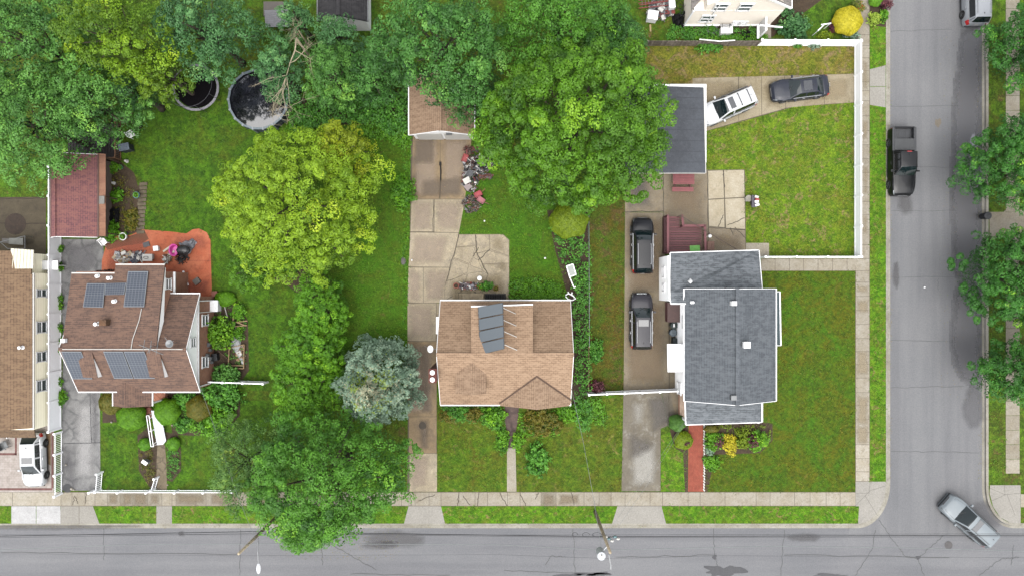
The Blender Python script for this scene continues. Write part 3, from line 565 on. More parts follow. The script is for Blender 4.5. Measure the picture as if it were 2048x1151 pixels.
def shrub(name,label,px,py,rpx,rpy,h,mat,leaf=.13,lump=None,dens=3.6,group=None,cat='shrub',**kw):
    if leaf<=.1: kw.setdefault('irr',.06); kw.setdefault('sub',.8); lump=.16; rpx*=1.08; rpy*=1.08
    else: rpx*=1.06; rpy*=1.06
    hm=h*.5; c=W(px,py,hm); k=(1-hm/H)/S; rx,ry=rpx*k,rpy*k; lump=lump or max(.12,min(.45,(rx+ry)*.18))
    rt=root(name,(c.x,c.y,0),label,cat,group)
    P,N,T,Lc=crown_pts(c.x,c.y,rx,ry,min(.15,h*.2),h,lump,dens,leaf,flat=.9,**kw)
    P[:,2]=np.maximum(P[:,2],.03)
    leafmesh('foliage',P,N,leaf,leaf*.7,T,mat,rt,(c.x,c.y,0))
    m=MB()
    for i in range(6):
        a=i*1.05+random.random(); m.tube([(c.x,c.y,-.02),(c.x+math.cos(a)*rx*.3,c.y+math.sin(a)*ry*.3,h*.4),(c.x+math.cos(a)*rx*.6,c.y+math.sin(a)*ry*.6,h*.7)],[.03,.02,.008],4)
    m.build('stem',BARK,rt)
    return rt
def ballshrub(name,label,px,py,rpx,rpy,h,mat,leaf=.07,group=None,cat='shrub'):
    """clipped dome: dense small leaves on a smooth but slightly bumpy surface"""
    hm=h*.5; c=W(px,py,hm); k=(1-hm/H)/S; rx,ry=rpx*k*1.04,rpy*k*1.04; rt=root(name,(c.x,c.y,0),label,cat,group)
    n=int(9.0*rx*ry*4.2/(leaf*leaf*.38)); n=min(n,26000); d=unit(n,-.15); ph=RNG.uniform(0,6,6)
    b=1+.035*(np.sin(d[:,0]*7+ph[0])+np.sin(d[:,1]*8+ph[1])+np.sin(d[:,0]*5-d[:,1]*6+ph[2]))-.0+RNG.uniform(-.07,.02,n)
    P=np.stack([c.x+d[:,0]*rx*b,c.y+d[:,1]*ry*b,h*.42+d[:,2]*h*.58*b],1); P[:,2]=np.maximum(P[:,2],.03)
    t=.45+.10*np.sin(P[:,0]*9+ph[3])*np.sin(P[:,1]*8+ph[4])+.05*np.sin(P[:,0]*23+P[:,1]*19)+RNG.normal(0,.09,n)
    leafmesh('foliage',P,d*1.0+np.array([0,0,.35])+RNG.normal(0,.32,(n,3)),leaf*1.25,leaf*.8,t,mat,rt,(c.x,c.y,0))
    m=MB()
    for i in range(5): a=i*1.25; m.tube([(c.x,c.y,-.02),(c.x+math.cos(a)*rx*.5,c.y+math.sin(a)*ry*.5,h*.6)],[.035,.015],4)
    m.build('stem',BARK,rt); return rt
G1=leafm('leaf_bluegreen',C(44,88,40),C(94,148,74),C(132,182,88),boost=1.65)
G2=leafm('leaf_yellowgreen',C(56,92,20),C(116,156,34),C(150,176,46),boost=1.45)
G3=leafm('leaf_teal',C(44,86,56),C(88,142,98),C(128,172,118),boost=1.4)
G4=leafm('leaf_mid',C(36,78,38),C(82,140,68),C(118,172,90),boost=1.4)
G5=leafm('leaf_bright',C(42,82,18),C(96,150,38),C(132,180,56),boost=1.38)
G6=leafm('leaf_lime',C(84,122,28),C(138,176,52),C(174,198,74),boost=1.45)
G7=leafm('leaf_spruce',C(80,106,84),C(142,168,142),C(176,192,164),boost=1.5)
G7b=leafm('needle_green',C(90,116,52),C(140,160,90),C(196,186,150),boost=1.6)
G8=leafm('leaf_maple',C(44,90,28),C(90,150,48),C(130,182,66),boost=1.55)
G9=leafm('leaf_street',C(30,74,28),C(62,122,46),C(150,200,80),boost=1.55)
GH=leafm('leaf_hedge',C(50,98,22),C(98,156,38),C(136,188,56),boost=1.5)
GI=leafm('leaf_ivy',C(40,90,30),C(90,152,56),C(130,184,90),boost=1.5)
GY=leafm('leaf_gold',C(170,160,20),C(222,208,50),C(244,232,70),boost=1.25)
GR=leafm('leaf_rusty',C(66,86,28),C(118,108,46),C(96,136,42),boost=1.3)
GP=leafm('leaf_plum',C(62,30,40),C(110,58,66),C(130,80,80),boost=1.3)
GB=leafm('leaf_boxwood',C(58,106,18),C(104,160,30),C(128,180,42),boost=1.4)
GG=leafm('leaf_cypress',C(80,106,20),C(130,156,34),C(160,178,50),boost=1.3)
GC=leafm('leaf_globe',C(56,100,52),C(92,140,78),C(110,150,90),boost=1.2)
GV=leafm('leaf_variegated',C(110,144,60),C(168,196,104),C(200,216,150),boost=1.3)
# left cluster
tree('maple_tree','large blue green tree filling the upper left corner of the yard',50,80,140,130,5,12,G1,1.35,.3)
tree('maple_tree','wide dark green tree over the left edge above the bare slab yard',44,246,138,116,4.5,11,G1,1.3,.28,irr=.1)
tree('maple_tree','dark green tree touching the maroon garage roof, beside the white trampoline yard',176,205,104,76,4,10,G1,1.2,.26,irr=.16)
tree('small_maple_tree','bluish green low tree under the yellow green tree near the trampoline',262,185,38,42,2.5,7,G3,.8,.22,irr=.15)
tree('linden_tree','yellow green tree at the top between two darker trees, left of the trampoline',222,62,128,100,6,13.5,G2,1.3,.27,irr=.2)
tree('linden_tree','small yellow green tree overhanging the left side of the trampoline',315,145,62,58,4,8.5,leafm('leaf_olive_green',C(58,92,26),C(108,144,40),C(140,168,54),boost=1.4),1.0,.24,irr=.16)
tree('maple_tree','teal green tree at the top above the trampoline',402,58,104,92,4.5,11,G3,1.2,.27,irr=.14)
tree('maple_tree','blue green tree hanging over the round swimming pool',552,140,52,72,3,8,G3,.95,.25,irr=.2)
tree('small_tree','narrow blue green tree beside the grey shed roof at the top edge',588,35,34,40,2.5,6.5,G3,.7,.22,irr=.12)
tree('small_tree','blue green tree just right of the bare dead branches',660,150,58,74,3,8,G1,.95,.24,irr=.2)
tree('small_tree','dark green bushy tree between the dead branches and the tan garage',740,150,60,62,2.5,6.5,G4,.9,.24,irr=.2)
tree('small_tree','dark green tree in front of the dark roofed house at the top',672,66,52,36,3,7,G3,.8,.23,irr=.14)
tree('maple_tree','large green tree overhanging the tan garage roof from above',878,78,158,112,6,13,G4,1.4,.3,irr=.13,dens=2.8)
tree('maple_tree','green tree limb mass drooping over the tan garage beside the ridge',935,185,66,62,4,9.5,G4,1.0,.25,irr=.14)
tree('oak_tree','dark green tree at the top edge behind the biggest bright green tree',1120,40,140,95,5,11.5,G8,1.35,.28,irr=.13)
tree('oak_tree','feathery green tree left of the scrap yard of the cream house',1230,75,65,70,3.5,8.5,G4,1.0,.24,irr=.16)
tree('oak_tree','biggest bright green tree beside the flat grey garage roof',1160,238,214,190,5,14.5,G5,1.35,.28,irr=.08,dens=4.2,tr=.4)
tree('linden_tree','large lime yellow tree in the back yard below the pool',578,402,184,160,3.5,10.5,G6,1.15,.24,irr=.13,dens=3.1,tr=.32)
tree('linden_tree','smaller lime green tree touching the top right of the large lime tree',678,300,66,66,3,8,leafm('leaf_lime_green',C(90,112,22),C(146,166,38),C(180,190,60),boost=1.4),.9,.22,irr=.14)
tree('small_tree','low green tree under the lower left side of the large lime tree',500,540,52,44,1.6,4.5,G5,.6,.2,irr=.16)
tree('hedge_tree','bushy green tree in the hedge row just below the lime tree',636,612,58,70,1.6,5.0,GH,.65,.2,irr=.16,dens=3.4)
tree('hedge_tree','leafy green tree midway down the hedge row between the two lawns',618,700,76,70,1.6,5.2,GH,.75,.2,irr=.16,dens=3.4)
tree('hedge_tree','bushy tree at the bottom of the hedge row left of the silvery spruce',612,778,82,76,1.6,5.5,GH,.75,.2,irr=.16,dens=3.4)
tree('maple_tree','big round green tree overhanging the lower road',640,968,176,146,4.5,12.5,G8,1.25,.27,irr=.13,dens=3.1,tr=.35)
tree('young_tree','airy blue green tree in the front lawn beside the big round tree',480,930,78,96,2.0,6.5,leafm('leaf_airy',C(48,88,44),C(104,146,82),C(158,186,96),boost=1.4),.7,.2,dens=1.5,irr=.35,fill=.12,tr=.14)
tree('small_tree','drooping leafy limb tree above the road under the big round tree',610,1068,62,42,2.8,6.0,G8,.75,.23,irr=.2)
# spruce: dense tufted cone
def spruce(px,py,rpx,h):
    hm=h*.35; c=W(px,py,hm); R=rpx*(1-hm/H)/S; rt=root('blue_spruce_tree',(c.x,c.y,0),'round silvery blue spruce beside the middle driveway','tree')
    P,N,T,Lc=crown_pts(c.x,c.y,R,R,.7,h,.5,4.2,.15,irr=.10,flat=.35,fill=.25,sub=.45)
    d=np.hypot(P[:,0]-c.x,P[:,1]-c.y)/R; k=(d+RNG.normal(0,.22,len(P)))<.28; k2=k&(np.sin(P[:,0]*3.1)+np.sin(P[:,1]*2.7+1)>.2)
    k1=k&~k2
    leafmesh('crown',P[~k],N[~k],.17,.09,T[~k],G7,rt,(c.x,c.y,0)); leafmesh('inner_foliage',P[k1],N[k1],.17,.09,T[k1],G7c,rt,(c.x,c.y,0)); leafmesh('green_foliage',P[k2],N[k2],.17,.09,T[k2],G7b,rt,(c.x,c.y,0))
    m=MB(); m.tube([(c.x,c.y,-.05),(c.x,c.y,h*.5),(c.x,c.y,h-.6)],[.22,.14,.03],8); m.build('trunk',BARK,rt,smooth=True)
G7c=leafm('leaf_spruce_beige',C(100,110,84),C(180,178,146),C(200,196,166),boost=1.5)
spruce(757,762,90,8.5)
# east street trees: trunks stand on the far verge
for x,y,rx,ry,lb in [(2092,92,108,84,'street tree at the upper right corner beyond the silver van'),(2082,322,150,98,'street tree opposite the black pickup'),(2084,560,154,114,'street tree with yellow tips below the dustbin at the right edge'),(2080,742,116,72,'lowest street tree over the east pavement')]: tree('street_tree',lb,x,y,rx,ry,3.0,8.0,G9,1.1,.23,dens=4.2,irr=.22,group='street trees along the side road',hm=5)
# dead tree
def bare(name,label,base,h,az,L0,mat,n=7,seed=3,r0=.16):
    rd=random.Random(seed); m=MB(); rt=root(name,base,label,'tree')
    def br(p,d,L,r,dep):
        pts=[p]; rr=[r]; q=Vector(p)
        for i in range(4):
            d=(d+Vector((rd.gauss(0,.16),rd.gauss(0,.16),rd.gauss(0,.08)))).normalized(); q=q+d*L/4; pts.append(q.copy()); rr.append(r*(1-.18*(i+1)))
        m.tube(pts,rr,5)
        if dep<4:
            for i in range(3 if dep else n):
                s=pts[1+rd.randrange(4)]; dd=(d+Vector((rd.gauss(0,.75),rd.gauss(0,.75),rd.gauss(0,.25)))).normalized(); br(s,dd,L*rd.uniform(.4,.65),r*.5,dep+1)
    b=Vector(base); m.tube([b,b+Vector((0,0,h*.6)),b+Vector((.1,.1,h))],[r0*1.4,r0*1.1,r0],7); br(b+Vector((.1,.1,h)),Vector(az).normalized(),L0,r0*.9,0)
    m.build('trunk',mat,rt,smooth=True); return rt
c=W(604,95,4.5); bare('dead_tree','leafless grey dead tree with spreading bare branches above the pool',(c.x,c.y,0),6.2,(.12,-1,.12),4.0,plain(206,192,160,.9,var=.2,k=1.8),8,5,.075)
c=W(600,70,4.5); bare('dead_tree','second bare grey snag by the grey shed roof',(c.x,c.y,0),5.2,(.1,-.3,.6),2.0,plain(186,170,140,.9,var=.2,k=2.0),6,9,.05)
# hedges and ground cover masses
def patch(name,label,cat,q,n,h,mat,leaf=.16,group=None,clump=.28,kind=None):
    """leafy low growth inside a polygon"""
    P=[W(*p) for p in q]; xs=[p.x for p in P]; ys=[p.y for p in P]
    X=RNG.uniform(min(xs),max(xs),n*4); Y=RNG.uniform(min(ys),max(ys),n*4); ins=np.zeros(len(X),bool); j=len(P)-1
    for i in range(len(P)):
        a,b=P[i],P[j]; cond=((a.y>Y)!=(b.y>Y))&(X<(b.x-a.x)*(Y-a.y)/((b.y-a.y) or 1e-9)+a.x); ins^=cond; j=i
    X=X[ins][:n]; Y=Y[ins][:n]; n=len(X); nb=8
    hh=h*RNG.uniform(.45,1.1,n); t=RNG.normal(0,.12,n)
    k=np.repeat(np.arange(n),nb); d=unit(n*nb,-.1); cl=clump*RNG.uniform(.6,1.2,n)[k]
    PP=np.stack([X[k]+d[:,0]*cl,Y[k]+d[:,1]*cl,np.maximum(hh[k]*(.45+.5*d[:,2]),.02)],1)
    o=leafmesh(name,PP,d*.7+np.array([0,0,.9])+RNG.normal(0,.3,(n*nb,3)),leaf,leaf*.7,.42+t[k]+RNG.normal(0,.1,n*nb),mat)
    o.name=name; tag(o,label,cat,group,kind); return o
patch('ivy','tangled green ivy and creepers covering the chain link fence line','ivy',[(1092,440),(1120,450),(1165,470),(1178,500),(1180,640),(1178,800),(1176,870),(1150,840),(1144,640),(1148,560),(1118,510)],420,1.5,GI,.17,kind='stuff')
patch('undergrowth','dense green undergrowth between the pool and the tan garage','undergrowth',[(580,215),(640,200),(700,200),(820,190),(826,260),(790,270),(740,250),(690,250),(640,260),(590,268)],620,1.6,GI,.2,kind='stuff')
patch('undergrowth','mid green undergrowth at the top behind the bare branches','undergrowth',[(480,60),(620,80),(820,120),(830,200),(700,210),(620,130),(560,110)],420,1.6,G1,.22,kind='stuff')
patch('weeds','bright green weeds in the yard beside the tan garage','weeds',[(700,230),(826,240),(822,300),(760,280),(700,262)],260,.6,GH,.16,kind='stuff')
shrub('lime_shrub','rounded bright green shrub against the left edge of the middle driveway',806,384,26,32,1.1,GH,.15,group=None)
patch('weeds','leafy weeds at the rear right corner of the tan roofed house','weeds',[(1020,560),(1080,555),(1125,570),(1135,598),(1020,598)],260,.7,GH,.14,kind='stuff')
patch('ground_cover','creeping green plants across the top of the patchy lawn','ground cover',[(1390,76),(1530,74),(1535,82),(1390,82)],90,.5,GH,.15,kind='stuff')
patch('weeds','green weeds along the base of the cream wall','weeds',[(1340,55),(1510,58),(1510,80),(1330,80)],230,.45,GI,.14,kind='stuff')
patch('weeds','green weeds at the front edge of the white gate beside the tan house','weeds',[(1140,800),(1200,795),(1215,850),(1150,835)],150,.5,GH,.15,kind='stuff')
# shrubs
SH=[('boxwood_shrub','clipped round green bush right under the left porch roof',262,833,27,26,1.5,GB,.07),('boxwood_shrub','clipped round green bush right of the white entrance ramp',334,822,24,25,1.5,GB,.07),
('rusty_shrub','round rust tinged bush at the left front corner of the brick house',224,804,24,23,1.4,GR,.09),('rusty_shrub','round reddish brown bush among the green border plants',397,816,23,24,1.3,GR,.09),
('small_shrub','small round green bush left of the white handrail',289,888,12,12,.7,GH,.09),('small_shrub','small round green bush right of the foot of the white ramp',346,887,13,13,.7,GH,.09),
('yew_shrub','big round leafy bush beside the brick wall of the left house',437,665,31,29,1.8,leafm('leaf_bushy',C(60,104,24),C(108,164,46),C(140,190,70),boost=1.35),.2),
('hydrangea_shrub','dark green shrub between the brick wall and white garden fence',450,752,30,22,1.3,G1,.16),('hydrangea_shrub','broad leafy green shrub right below the white garden fence',443,790,40,26,1.4,GI,.2),
('hosta_shrub','light green leafy border plant curving below the reddish bush',420,850,32,24,.9,GV if 0 else GH,.2),('hosta_shrub','pale green variegated plants left of the curving border',366,848,18,16,.6,GI,.16),('hosta_shrub','green bush between the ramp bush and reddish bush',368,800,22,18,.9,GI,.14),('hosta_shrub','leafy plants right of the reddish bush',442,832,24,24,.9,GH,.18),
('cypress_shrub','dense yellow green rounded cypress by the chain link fence',1138,442,37,33,2.4,GG,.1),
('rose_shrub','rust and green shrub below the front gable of the tan house',1084,842,36,28,1.2,GR,.16),('rose_shrub','leafy shrub at the front right corner of the tan house',1140,826,20,18,1.0,GH,.16),('azalea_shrub','dark green shrub under the front left eave of the tan house',915,824,18,16,1.1,GI,.14),('azalea_shrub','rust coloured shrub at the far front left of the tan house',893,832,14,13,.8,GR,.13),('azalea_shrub','green shrub left of the dark slate steps',985,832,24,18,1.1,GH,.14),('azalea_shrub','brownish green shrub between the dark green one and the slate steps',948,828,18,14,1.0,GR,.13),
('small_shrub','round bush left of the narrow white path',1005,880,12,26,.8,GH,.12),('small_shrub','round bush right of the narrow white path',1037,882,12,19,.8,GH,.12),
('laurel_shrub','leafy round bush alone in the mid front lawn',1075,920,24,31,1.2,GI,.2),
('fern_shrub','green bush in the strip of grass beside the fence and driveway',1192,702,14,24,1.0,GI,.16),('plum_shrub','dark red round bush beside the end of the white gate',1194,774,15,12,1.1,GP,.13),
('globe_shrub','smooth round grey green bush at the corner of the grey house',1355,845,16,16,1.4,GC,.06),('barberry_shrub','olive green round bush with a dark purple centre left of the brick path',1367,880,18,17,.9,GG,.1),
('small_shrub','low rusty green bush under the porch eave of the grey house',1424,857,15,7,.7,GR,.09),
('azalea_shrub','green round bush first right of the brick path',1428,880,18,19,.9,GH,.11),('gold_shrub','bright yellow low bush between two purple centred bushes',1459,888,13,20,.7,GY,.13),('azalea_shrub','olive green shrub right of the bright yellow bush',1485,878,14,20,.9,GG,.13),('azalea_shrub','round green bush at the right end of the front bed',1516,880,21,20,1.0,GH,.11),
('barberry_shrub','purple leaved tuft in the green bush nearest the brick path',1436,883,11,12,1.1,GP,.14),('barberry_shrub','purple leaved tuft at the right end of the front bed',1506,880,11,13,1.15,GP,.14),('barberry_shrub','purple leaved tuft inside the bush left of the brick path',1369,882,9,9,1.05,GP,.12),
('silver_shrub','small silvery plant beside the brick path',1420,901,7,8,.4,G7,.09),('weedy_shrub','sprawling light green weeds near the brick path in the corner lawn',1424,925,18,15,.3,GH,.13),
('golden_shrub','large round golden yellow bush beside the side pavement at the top',1696,41,27,26,1.6,GY,.1),('hosta_shrub','round lime green hosta on the verge at the top',1748,38,13,12,.6,GV,.13),('hosta_shrub','green plant beside the lime hosta on the verge',1768,32,9,12,.6,GH,.12),('plum_shrub','dark red bush on the verge at the top edge',1772,8,13,10,.9,GP,.11),('boxwood_shrub','green bush cut by the top edge on the verge',1752,3,13,9,.8,GB,.1),
('rose_shrub','pink flowering rose bush beside the golden bush',1714,14,15,14,.9,leafm('leaf_rose',C(60,90,40),C(120,130,70),C(220,80,90),boost=1.3),.13),
('hydrangea_shrub','blue green leafy shrub left of the golden bush behind the white fence',1590,52,30,26,1.1,G3,.18),('hydrangea_shrub','small blue green shrub by the cream house porch',1568,18,18,16,1.0,G3,.16),('plum_shrub','dark red plant between the golden bush and the white pergola',1668,54,12,12,.6,GP,.13),('small_shrub','yellow green low plant behind the white fence',1652,70,16,7,.5,GG,.12),('lavender_shrub','silvery green grass plant under the golden bush',1704,70,14,8,.4,G7,.13),
('creeper','green climbing plant on the patchy side of the grey wooden fence',1419,95,27,9,.6,GI,.15),('small_shrub','small green plant at the foot of the white fence in the bare lawn',1596,90,9,7,.4,GI,.12),('lavender_shrub','silvery blue plant at the foot of the white fence',1628,90,13,7,.4,G7,.13),
('rhubarb_plant','bright leafy plant in the bed beside the maroon garage',232,392,14,14,.6,GH,.16),('rhubarb_plant','leafy green plant at the lower end of the bed by the maroon garage',222,462,15,22,.7,GH,.18),('rhubarb_plant','small yellow green plants near the top of the bed by the garage',226,336,9,12,.4,GH,.12),('rhubarb_plant','light green plant beside the round white planter',262,440,14,22,.4,GR,.13),
('small_shrub','leafy green shrub in the raised wooden planting frame',476,665,10,13,.8,GH,.13),('small_shrub','green shrub above the lumber frame by the lawn',478,622,15,16,.7,GH,.14),('small_shrub','low green mound above the lumber frame next to the orange patio',450,597,20,14,.6,GB,.1),
('weedy_shrub','bramble clump at the base of the lime tree',560,535,34,18,1.0,GI,.18),('weedy_shrub','green shrub right of the lime tree base below its crown',570,510,30,24,1.6,GH,.18),('weedy_shrub','leafy weed clump on the left edge of the middle yard',590,262,20,18,1.0,GH,.17)]
for nm,lb,x,y,rx,ry,h,mt,lf in SH:
    if lf<=.1 and nm not in('silver_shrub',): ballshrub(nm,lb,x,y,rx,ry,h,mt,max(lf,.07))
    else: shrub(nm,lb,x,y,rx*1.05,ry*1.05,h,mt,lf)
for i,(x,y,r) in enumerate([(120,498,6),(121,534,6),(119,596,7),(120,612,6),(119,655,7),(116,680,7),(117,700,5),(118,762,7),(121,795,12)]):
    shrub('weed_tuft',['topmost green weed tuft along the base of the long white fence','second weed tuft from the top along the white fence','upper of two close weed tufts midway along the white fence','lower of two close weed tufts midway along the white fence','weed tuft beside the white fence level with the roof vent pipe','leaning weed tuft by the white fence at the left roof ridge','small weed tuft by the white fence left of the front solar panels','weed tuft beside the white fence near the front eave of the brick house','tall grassy tuft at the lower end of the solid white fence'][i],x,y,r,r*1.5,.5,GH,.12,group='weed tufts along the white fence',cat='weed')
# grass blades as one mass
def grass(q,dens,h,mat,label,size=.11):
    P=[W(*p) for p in q]; xs=[p.x for p in P]; ys=[p.y for p in P]; A=(max(xs)-min(xs))*(max(ys)-min(ys)); n=int(A*dens)
    X=RNG.uniform(min(xs),max(xs),n); Y=RNG.uniform(min(ys),max(ys),n); ins=np.zeros(n,bool); j=len(P)-1
    for i in range(len(P)):
        a,b=P[i],P[j]; ins^=((a.y>Y)!=(b.y>Y))&(X<(b.x-a.x)*(Y-a.y)/((b.y-a.y) or 1e-9)+a.x); j=i
    X=X[ins];Y=Y[ins];n=len(X)
    nc=max(1,n//14); k=RNG.integers(0,nc,n); cl=RNG.uniform(0,1,n)<.6; X2=X[k%n]+RNG.normal(0,.13,n); Y2=Y[k%n]+RNG.normal(0,.13,n); X=np.where(cl,X2,X); Y=np.where(cl,Y2,Y)
    ct=RNG.normal(0,.17,nc)[k]*cl
    g=(np.sin(X*1.3+2*np.sin(Y*.9))+np.sin(Y*1.7+1.5*np.sin(X*1.1))+np.sin(X*3.1-Y*2.3))/3
    keep=RNG.uniform(0,1,n)<(.12+.85*(g*.5+.5)); X=X[keep];Y=Y[keep];g=g[keep];ct=ct[keep];n=len(X)
    o=leafmesh('grass',np.stack([X,Y,.01+h*RNG.uniform(.2,1,n)],1),np.array([0,0,.9])+RNG.normal(0,.6,(n,3)),size,size*.5,.42+.12*g+ct+RNG.normal(0,.10,n),mat)
    tag(o,label,'grass',None,'stuff')
GA=leafm('grass_olive',C(62,88,22),C(112,132,40),C(150,140,60),boost=1.25); GBt=leafm('grass_bright',C(70,116,22),C(118,166,42),C(150,160,80),boost=1.25); GD=leafm('grass_deep',C(48,82,22),C(80,122,34),C(112,130,48),boost=1.25)
grass([(1522,541),(1711,541),(1711,983),(1408,983),(1408,910),(1550,910),(1550,850),(1522,850)],55,.05,GA,'olive green grass of the corner front lawn')
grass([(1413,262),(1590,213),(1712,205),(1706,515),(1538,515),(1538,486),(1490,486),(1488,340),(1413,340)],55,.05,GBt,'bright patchy grass of the corner back lawn')
grass([(1290,96),(1706,96),(1706,147),(1385,156),(1345,170)],32,.05,GA,'sparse grass on the bare strip below the grey wooden fence')
grass([(1740,55),(1770,55),(1770,130),(1740,138)],55,.05,GA,'grass of the short verge piece above the side driveway'); grass([(1740,212),(1770,218),(1770,962),(1740,962)],70,.05,GBt,'bright grass of the long side road verge')
for a,b,l in ((200,312,'grass verge piece left of the concrete path by the road'),(345,808,'grass verge piece under the big round tree'),(891,1222,'grass verge piece between the two white driveway aprons'),(1334,1716,'grass verge piece at the corner of the lower road')): grass([(a,1012),(b,1012),(b,1044),(a,1044)],70,.05,GBt,l)
grass([(250,200),(600,230),(640,600),(560,780),(500,780),(500,620),(430,560),(420,466),(290,458),(292,360),(250,330)],55,.05,GD,'deep green grass of the left back yard')
grass([(202,850),(560,850),(760,880),(810,980),(340,980),(360,900),(330,860),(300,860),(270,940),(310,980),(202,980)],50,.05,GD,'deep green grass of the left front lawn')
grass([(640,260),(822,300),(816,480),(813,980),(700,860),(690,720),(640,620)],60,.08,GBt,'weedy grass left of the middle driveway')
grass([(930,405),(990,300),(1100,300),(1150,420),(1130,600),(1022,600),(1020,478),(1006,466),(920,466)],55,.07,GBt,'weedy grass behind the cracked patio')
grass([(876,850),(1012,850),(1012,980),(876,980)],60,.06,GBt,'grass front lawn left of the narrow white path'); grass([(1036,850),(1244,820),(1242,980),(1036,980)],55,.05,GA,'grass front lawn right of the narrow white path')
grass([(1182,410),(1247,410),(1245,980),(1182,790)],50,.06,GA,'olive grass strip between the chain link fence and the parked cars'); grass([(1322,880),(1374,900),(1374,980),(1322,980)],70,.05,GBt,'bright grass wedge left of the brick path')
grass([(1979,470),(2010,470),(2010,968),(1979,968)],55,.05,GBt,'grass verge on the far side of the side road'); grass([(1979,0),(2010,0),(2010,420),(1979,420)],40,.05,GA,'grass verge under the upper street trees')

def litter(boxes,n,label,mat,size=.07,z0=.02):
    P=[];
    for x0,y0,x1,y1,zz in boxes:
        k=n; a=W(x0,y0); b=W(x1,y1); P.append(np.stack([RNG.uniform(min(a.x,b.x),max(a.x,b.x),k),RNG.uniform(min(a.y,b.y),max(a.y,b.y),k),np.full(k,zz+z0)],1))
    P=np.vstack(P); o=leafmesh('leaf_litter',P,np.array([0,0,1])+RNG.normal(0,.15,(len(P),3)),size,size*.6,RNG.uniform(0,1,len(P)),mat); tag(o,label,'leaf litter',None,'stuff')
LB=leafm('litter_brown',C(90,80,50),C(150,130,84),C(110,140,60),boost=1.1)
litter([(0,1050,1700,1057,ROADZ),(1776,60,1786,960,ROADZ),(1958,40,1967,960,ROADZ)],330,'leaf crumbs gathered along the kerbs',LB)
litter([(0,984,1710,1010,.01),(1712,0,1738,960,.01),(2012,0,2038,960,.01)],170,'scattered leaf crumbs on the pavements',LB,.06)
litter([(823,270,925,460,.012),(817,460,905,980,.012),(1250,345,1335,980,.012),(905,470,1018,590,.012),(1385,150,1706,205,.012)],190,'leaf crumbs strewn on the concrete driveways',LB,.06)
litter([(560,1050,800,1120,ROADZ),(1880,60,1965,800,ROADZ)],420,'fallen leaves on the asphalt under the trees',LB,.07)

patch('bed_weeds','low weeds in the bed beside the maroon garage','weeds',[(212,330),(230,330),(262,360),(272,440),(262,462),(222,470),(214,420)],120,.25,GR,.1,clump=.16,kind='stuff')
patch('bed_weeds','low weeds in the front bed around the beige path','weeds',[(280,885),(306,885),(312,960),(296,965),(282,930)],110,.25,GR,.09,clump=.14,kind='stuff')
patch('bed_weeds','low ground plants right of the beige path','weeds',[(338,890),(358,890),(360,935),(345,958),(336,955)],110,.25,GI,.09,clump=.14,kind='stuff')
patch('bed_weeds','low plants in the bed under the reddish bush','weeds',[(350,795),(470,790),(470,850),(420,868),(380,862)],170,.35,GH,.12,clump=.2,kind='stuff')
patch('bed_weeds','low plants around the lumber planting frame','weeds',[(432,595),(465,605),(492,640),(494,735),(462,760),(452,700),(440,640)],120,.25,GI,.1,clump=.16,kind='stuff')
patch('bed_weeds','ground plants in the front bed of the grey roofed house','weeds',[(1410,850),(1540,850),(1540,880),(1515,898),(1415,900)],150,.3,GG,.1,clump=.16,kind='stuff')
patch('bed_weeds','green plants under the front windows of the tan house','weeds',[(880,812),(1005,812),(1010,860),(985,858),(960,842),(885,842)],220,.5,GI,.14,clump=.22,kind='stuff')
patch('bed_weeds','green plants right of the slate path','weeds',[(1040,822),(1125,818),(1120,866),(1060,872),(1038,862)],170,.5,GH,.13,clump=.22,kind='stuff')
patch('bed_weeds','scattered weeds near the scrap heap in the middle back yard','weeds',[(960,395),(1060,380),(1090,440),(1020,455),(960,430)],60,.15,GH,.1,clump=.16,kind='stuff')
patch('bed_weeds','weeds along the left edge of the middle driveway','weeds',[(805,300),(822,300),(818,480),(813,700),(806,700)],200,.2,GH,.09,clump=.12,kind='stuff')
# ================= BUILDINGS =================
def L3(px,py,h): return W(px,py,h)            # seen point at height h
def G2(px,py): return W(px,py).xy[:]           # plan point
def plane(p,q,r):
    n=(q-p).cross(r-p); return (p,n)
def seen(pl,px,py,lift=0.0):
    p,n=pl; a=Vector((0,0,H)); d=W(px,py)-a; t=(p-a).dot(n)/d.dot(n); return a+d*t+n.normalized()*lift*(1 if n.z>0 else -1)
def window(parent,c,w,h,face,frame=WHITE,glass=GLASS,name='window'):
    """face: outward unit direction (x,y)"""
    fx,fy=face; rz=math.atan2(fy,fx); R=Matrix.Rotation(rz,3,'Z'); c=Vector(c)
    m=MB()
    for dy,dz,sy,sz in ((0,h/2,w+.16,.09),(0,-h/2,w+.2,.1),(w/2,0,.07,h),(-w/2,0,.07,h),(0,0,w,.045)): m.box(c+R@Vector((.03,dy,dz)),(.12,sy,sz),rz)
    f=m.build(name,frame,parent); g=MB(); g.box(c+R@Vector((.012,0,0)),(.03,w,h),rz); g.build('pane',glass,f); return f
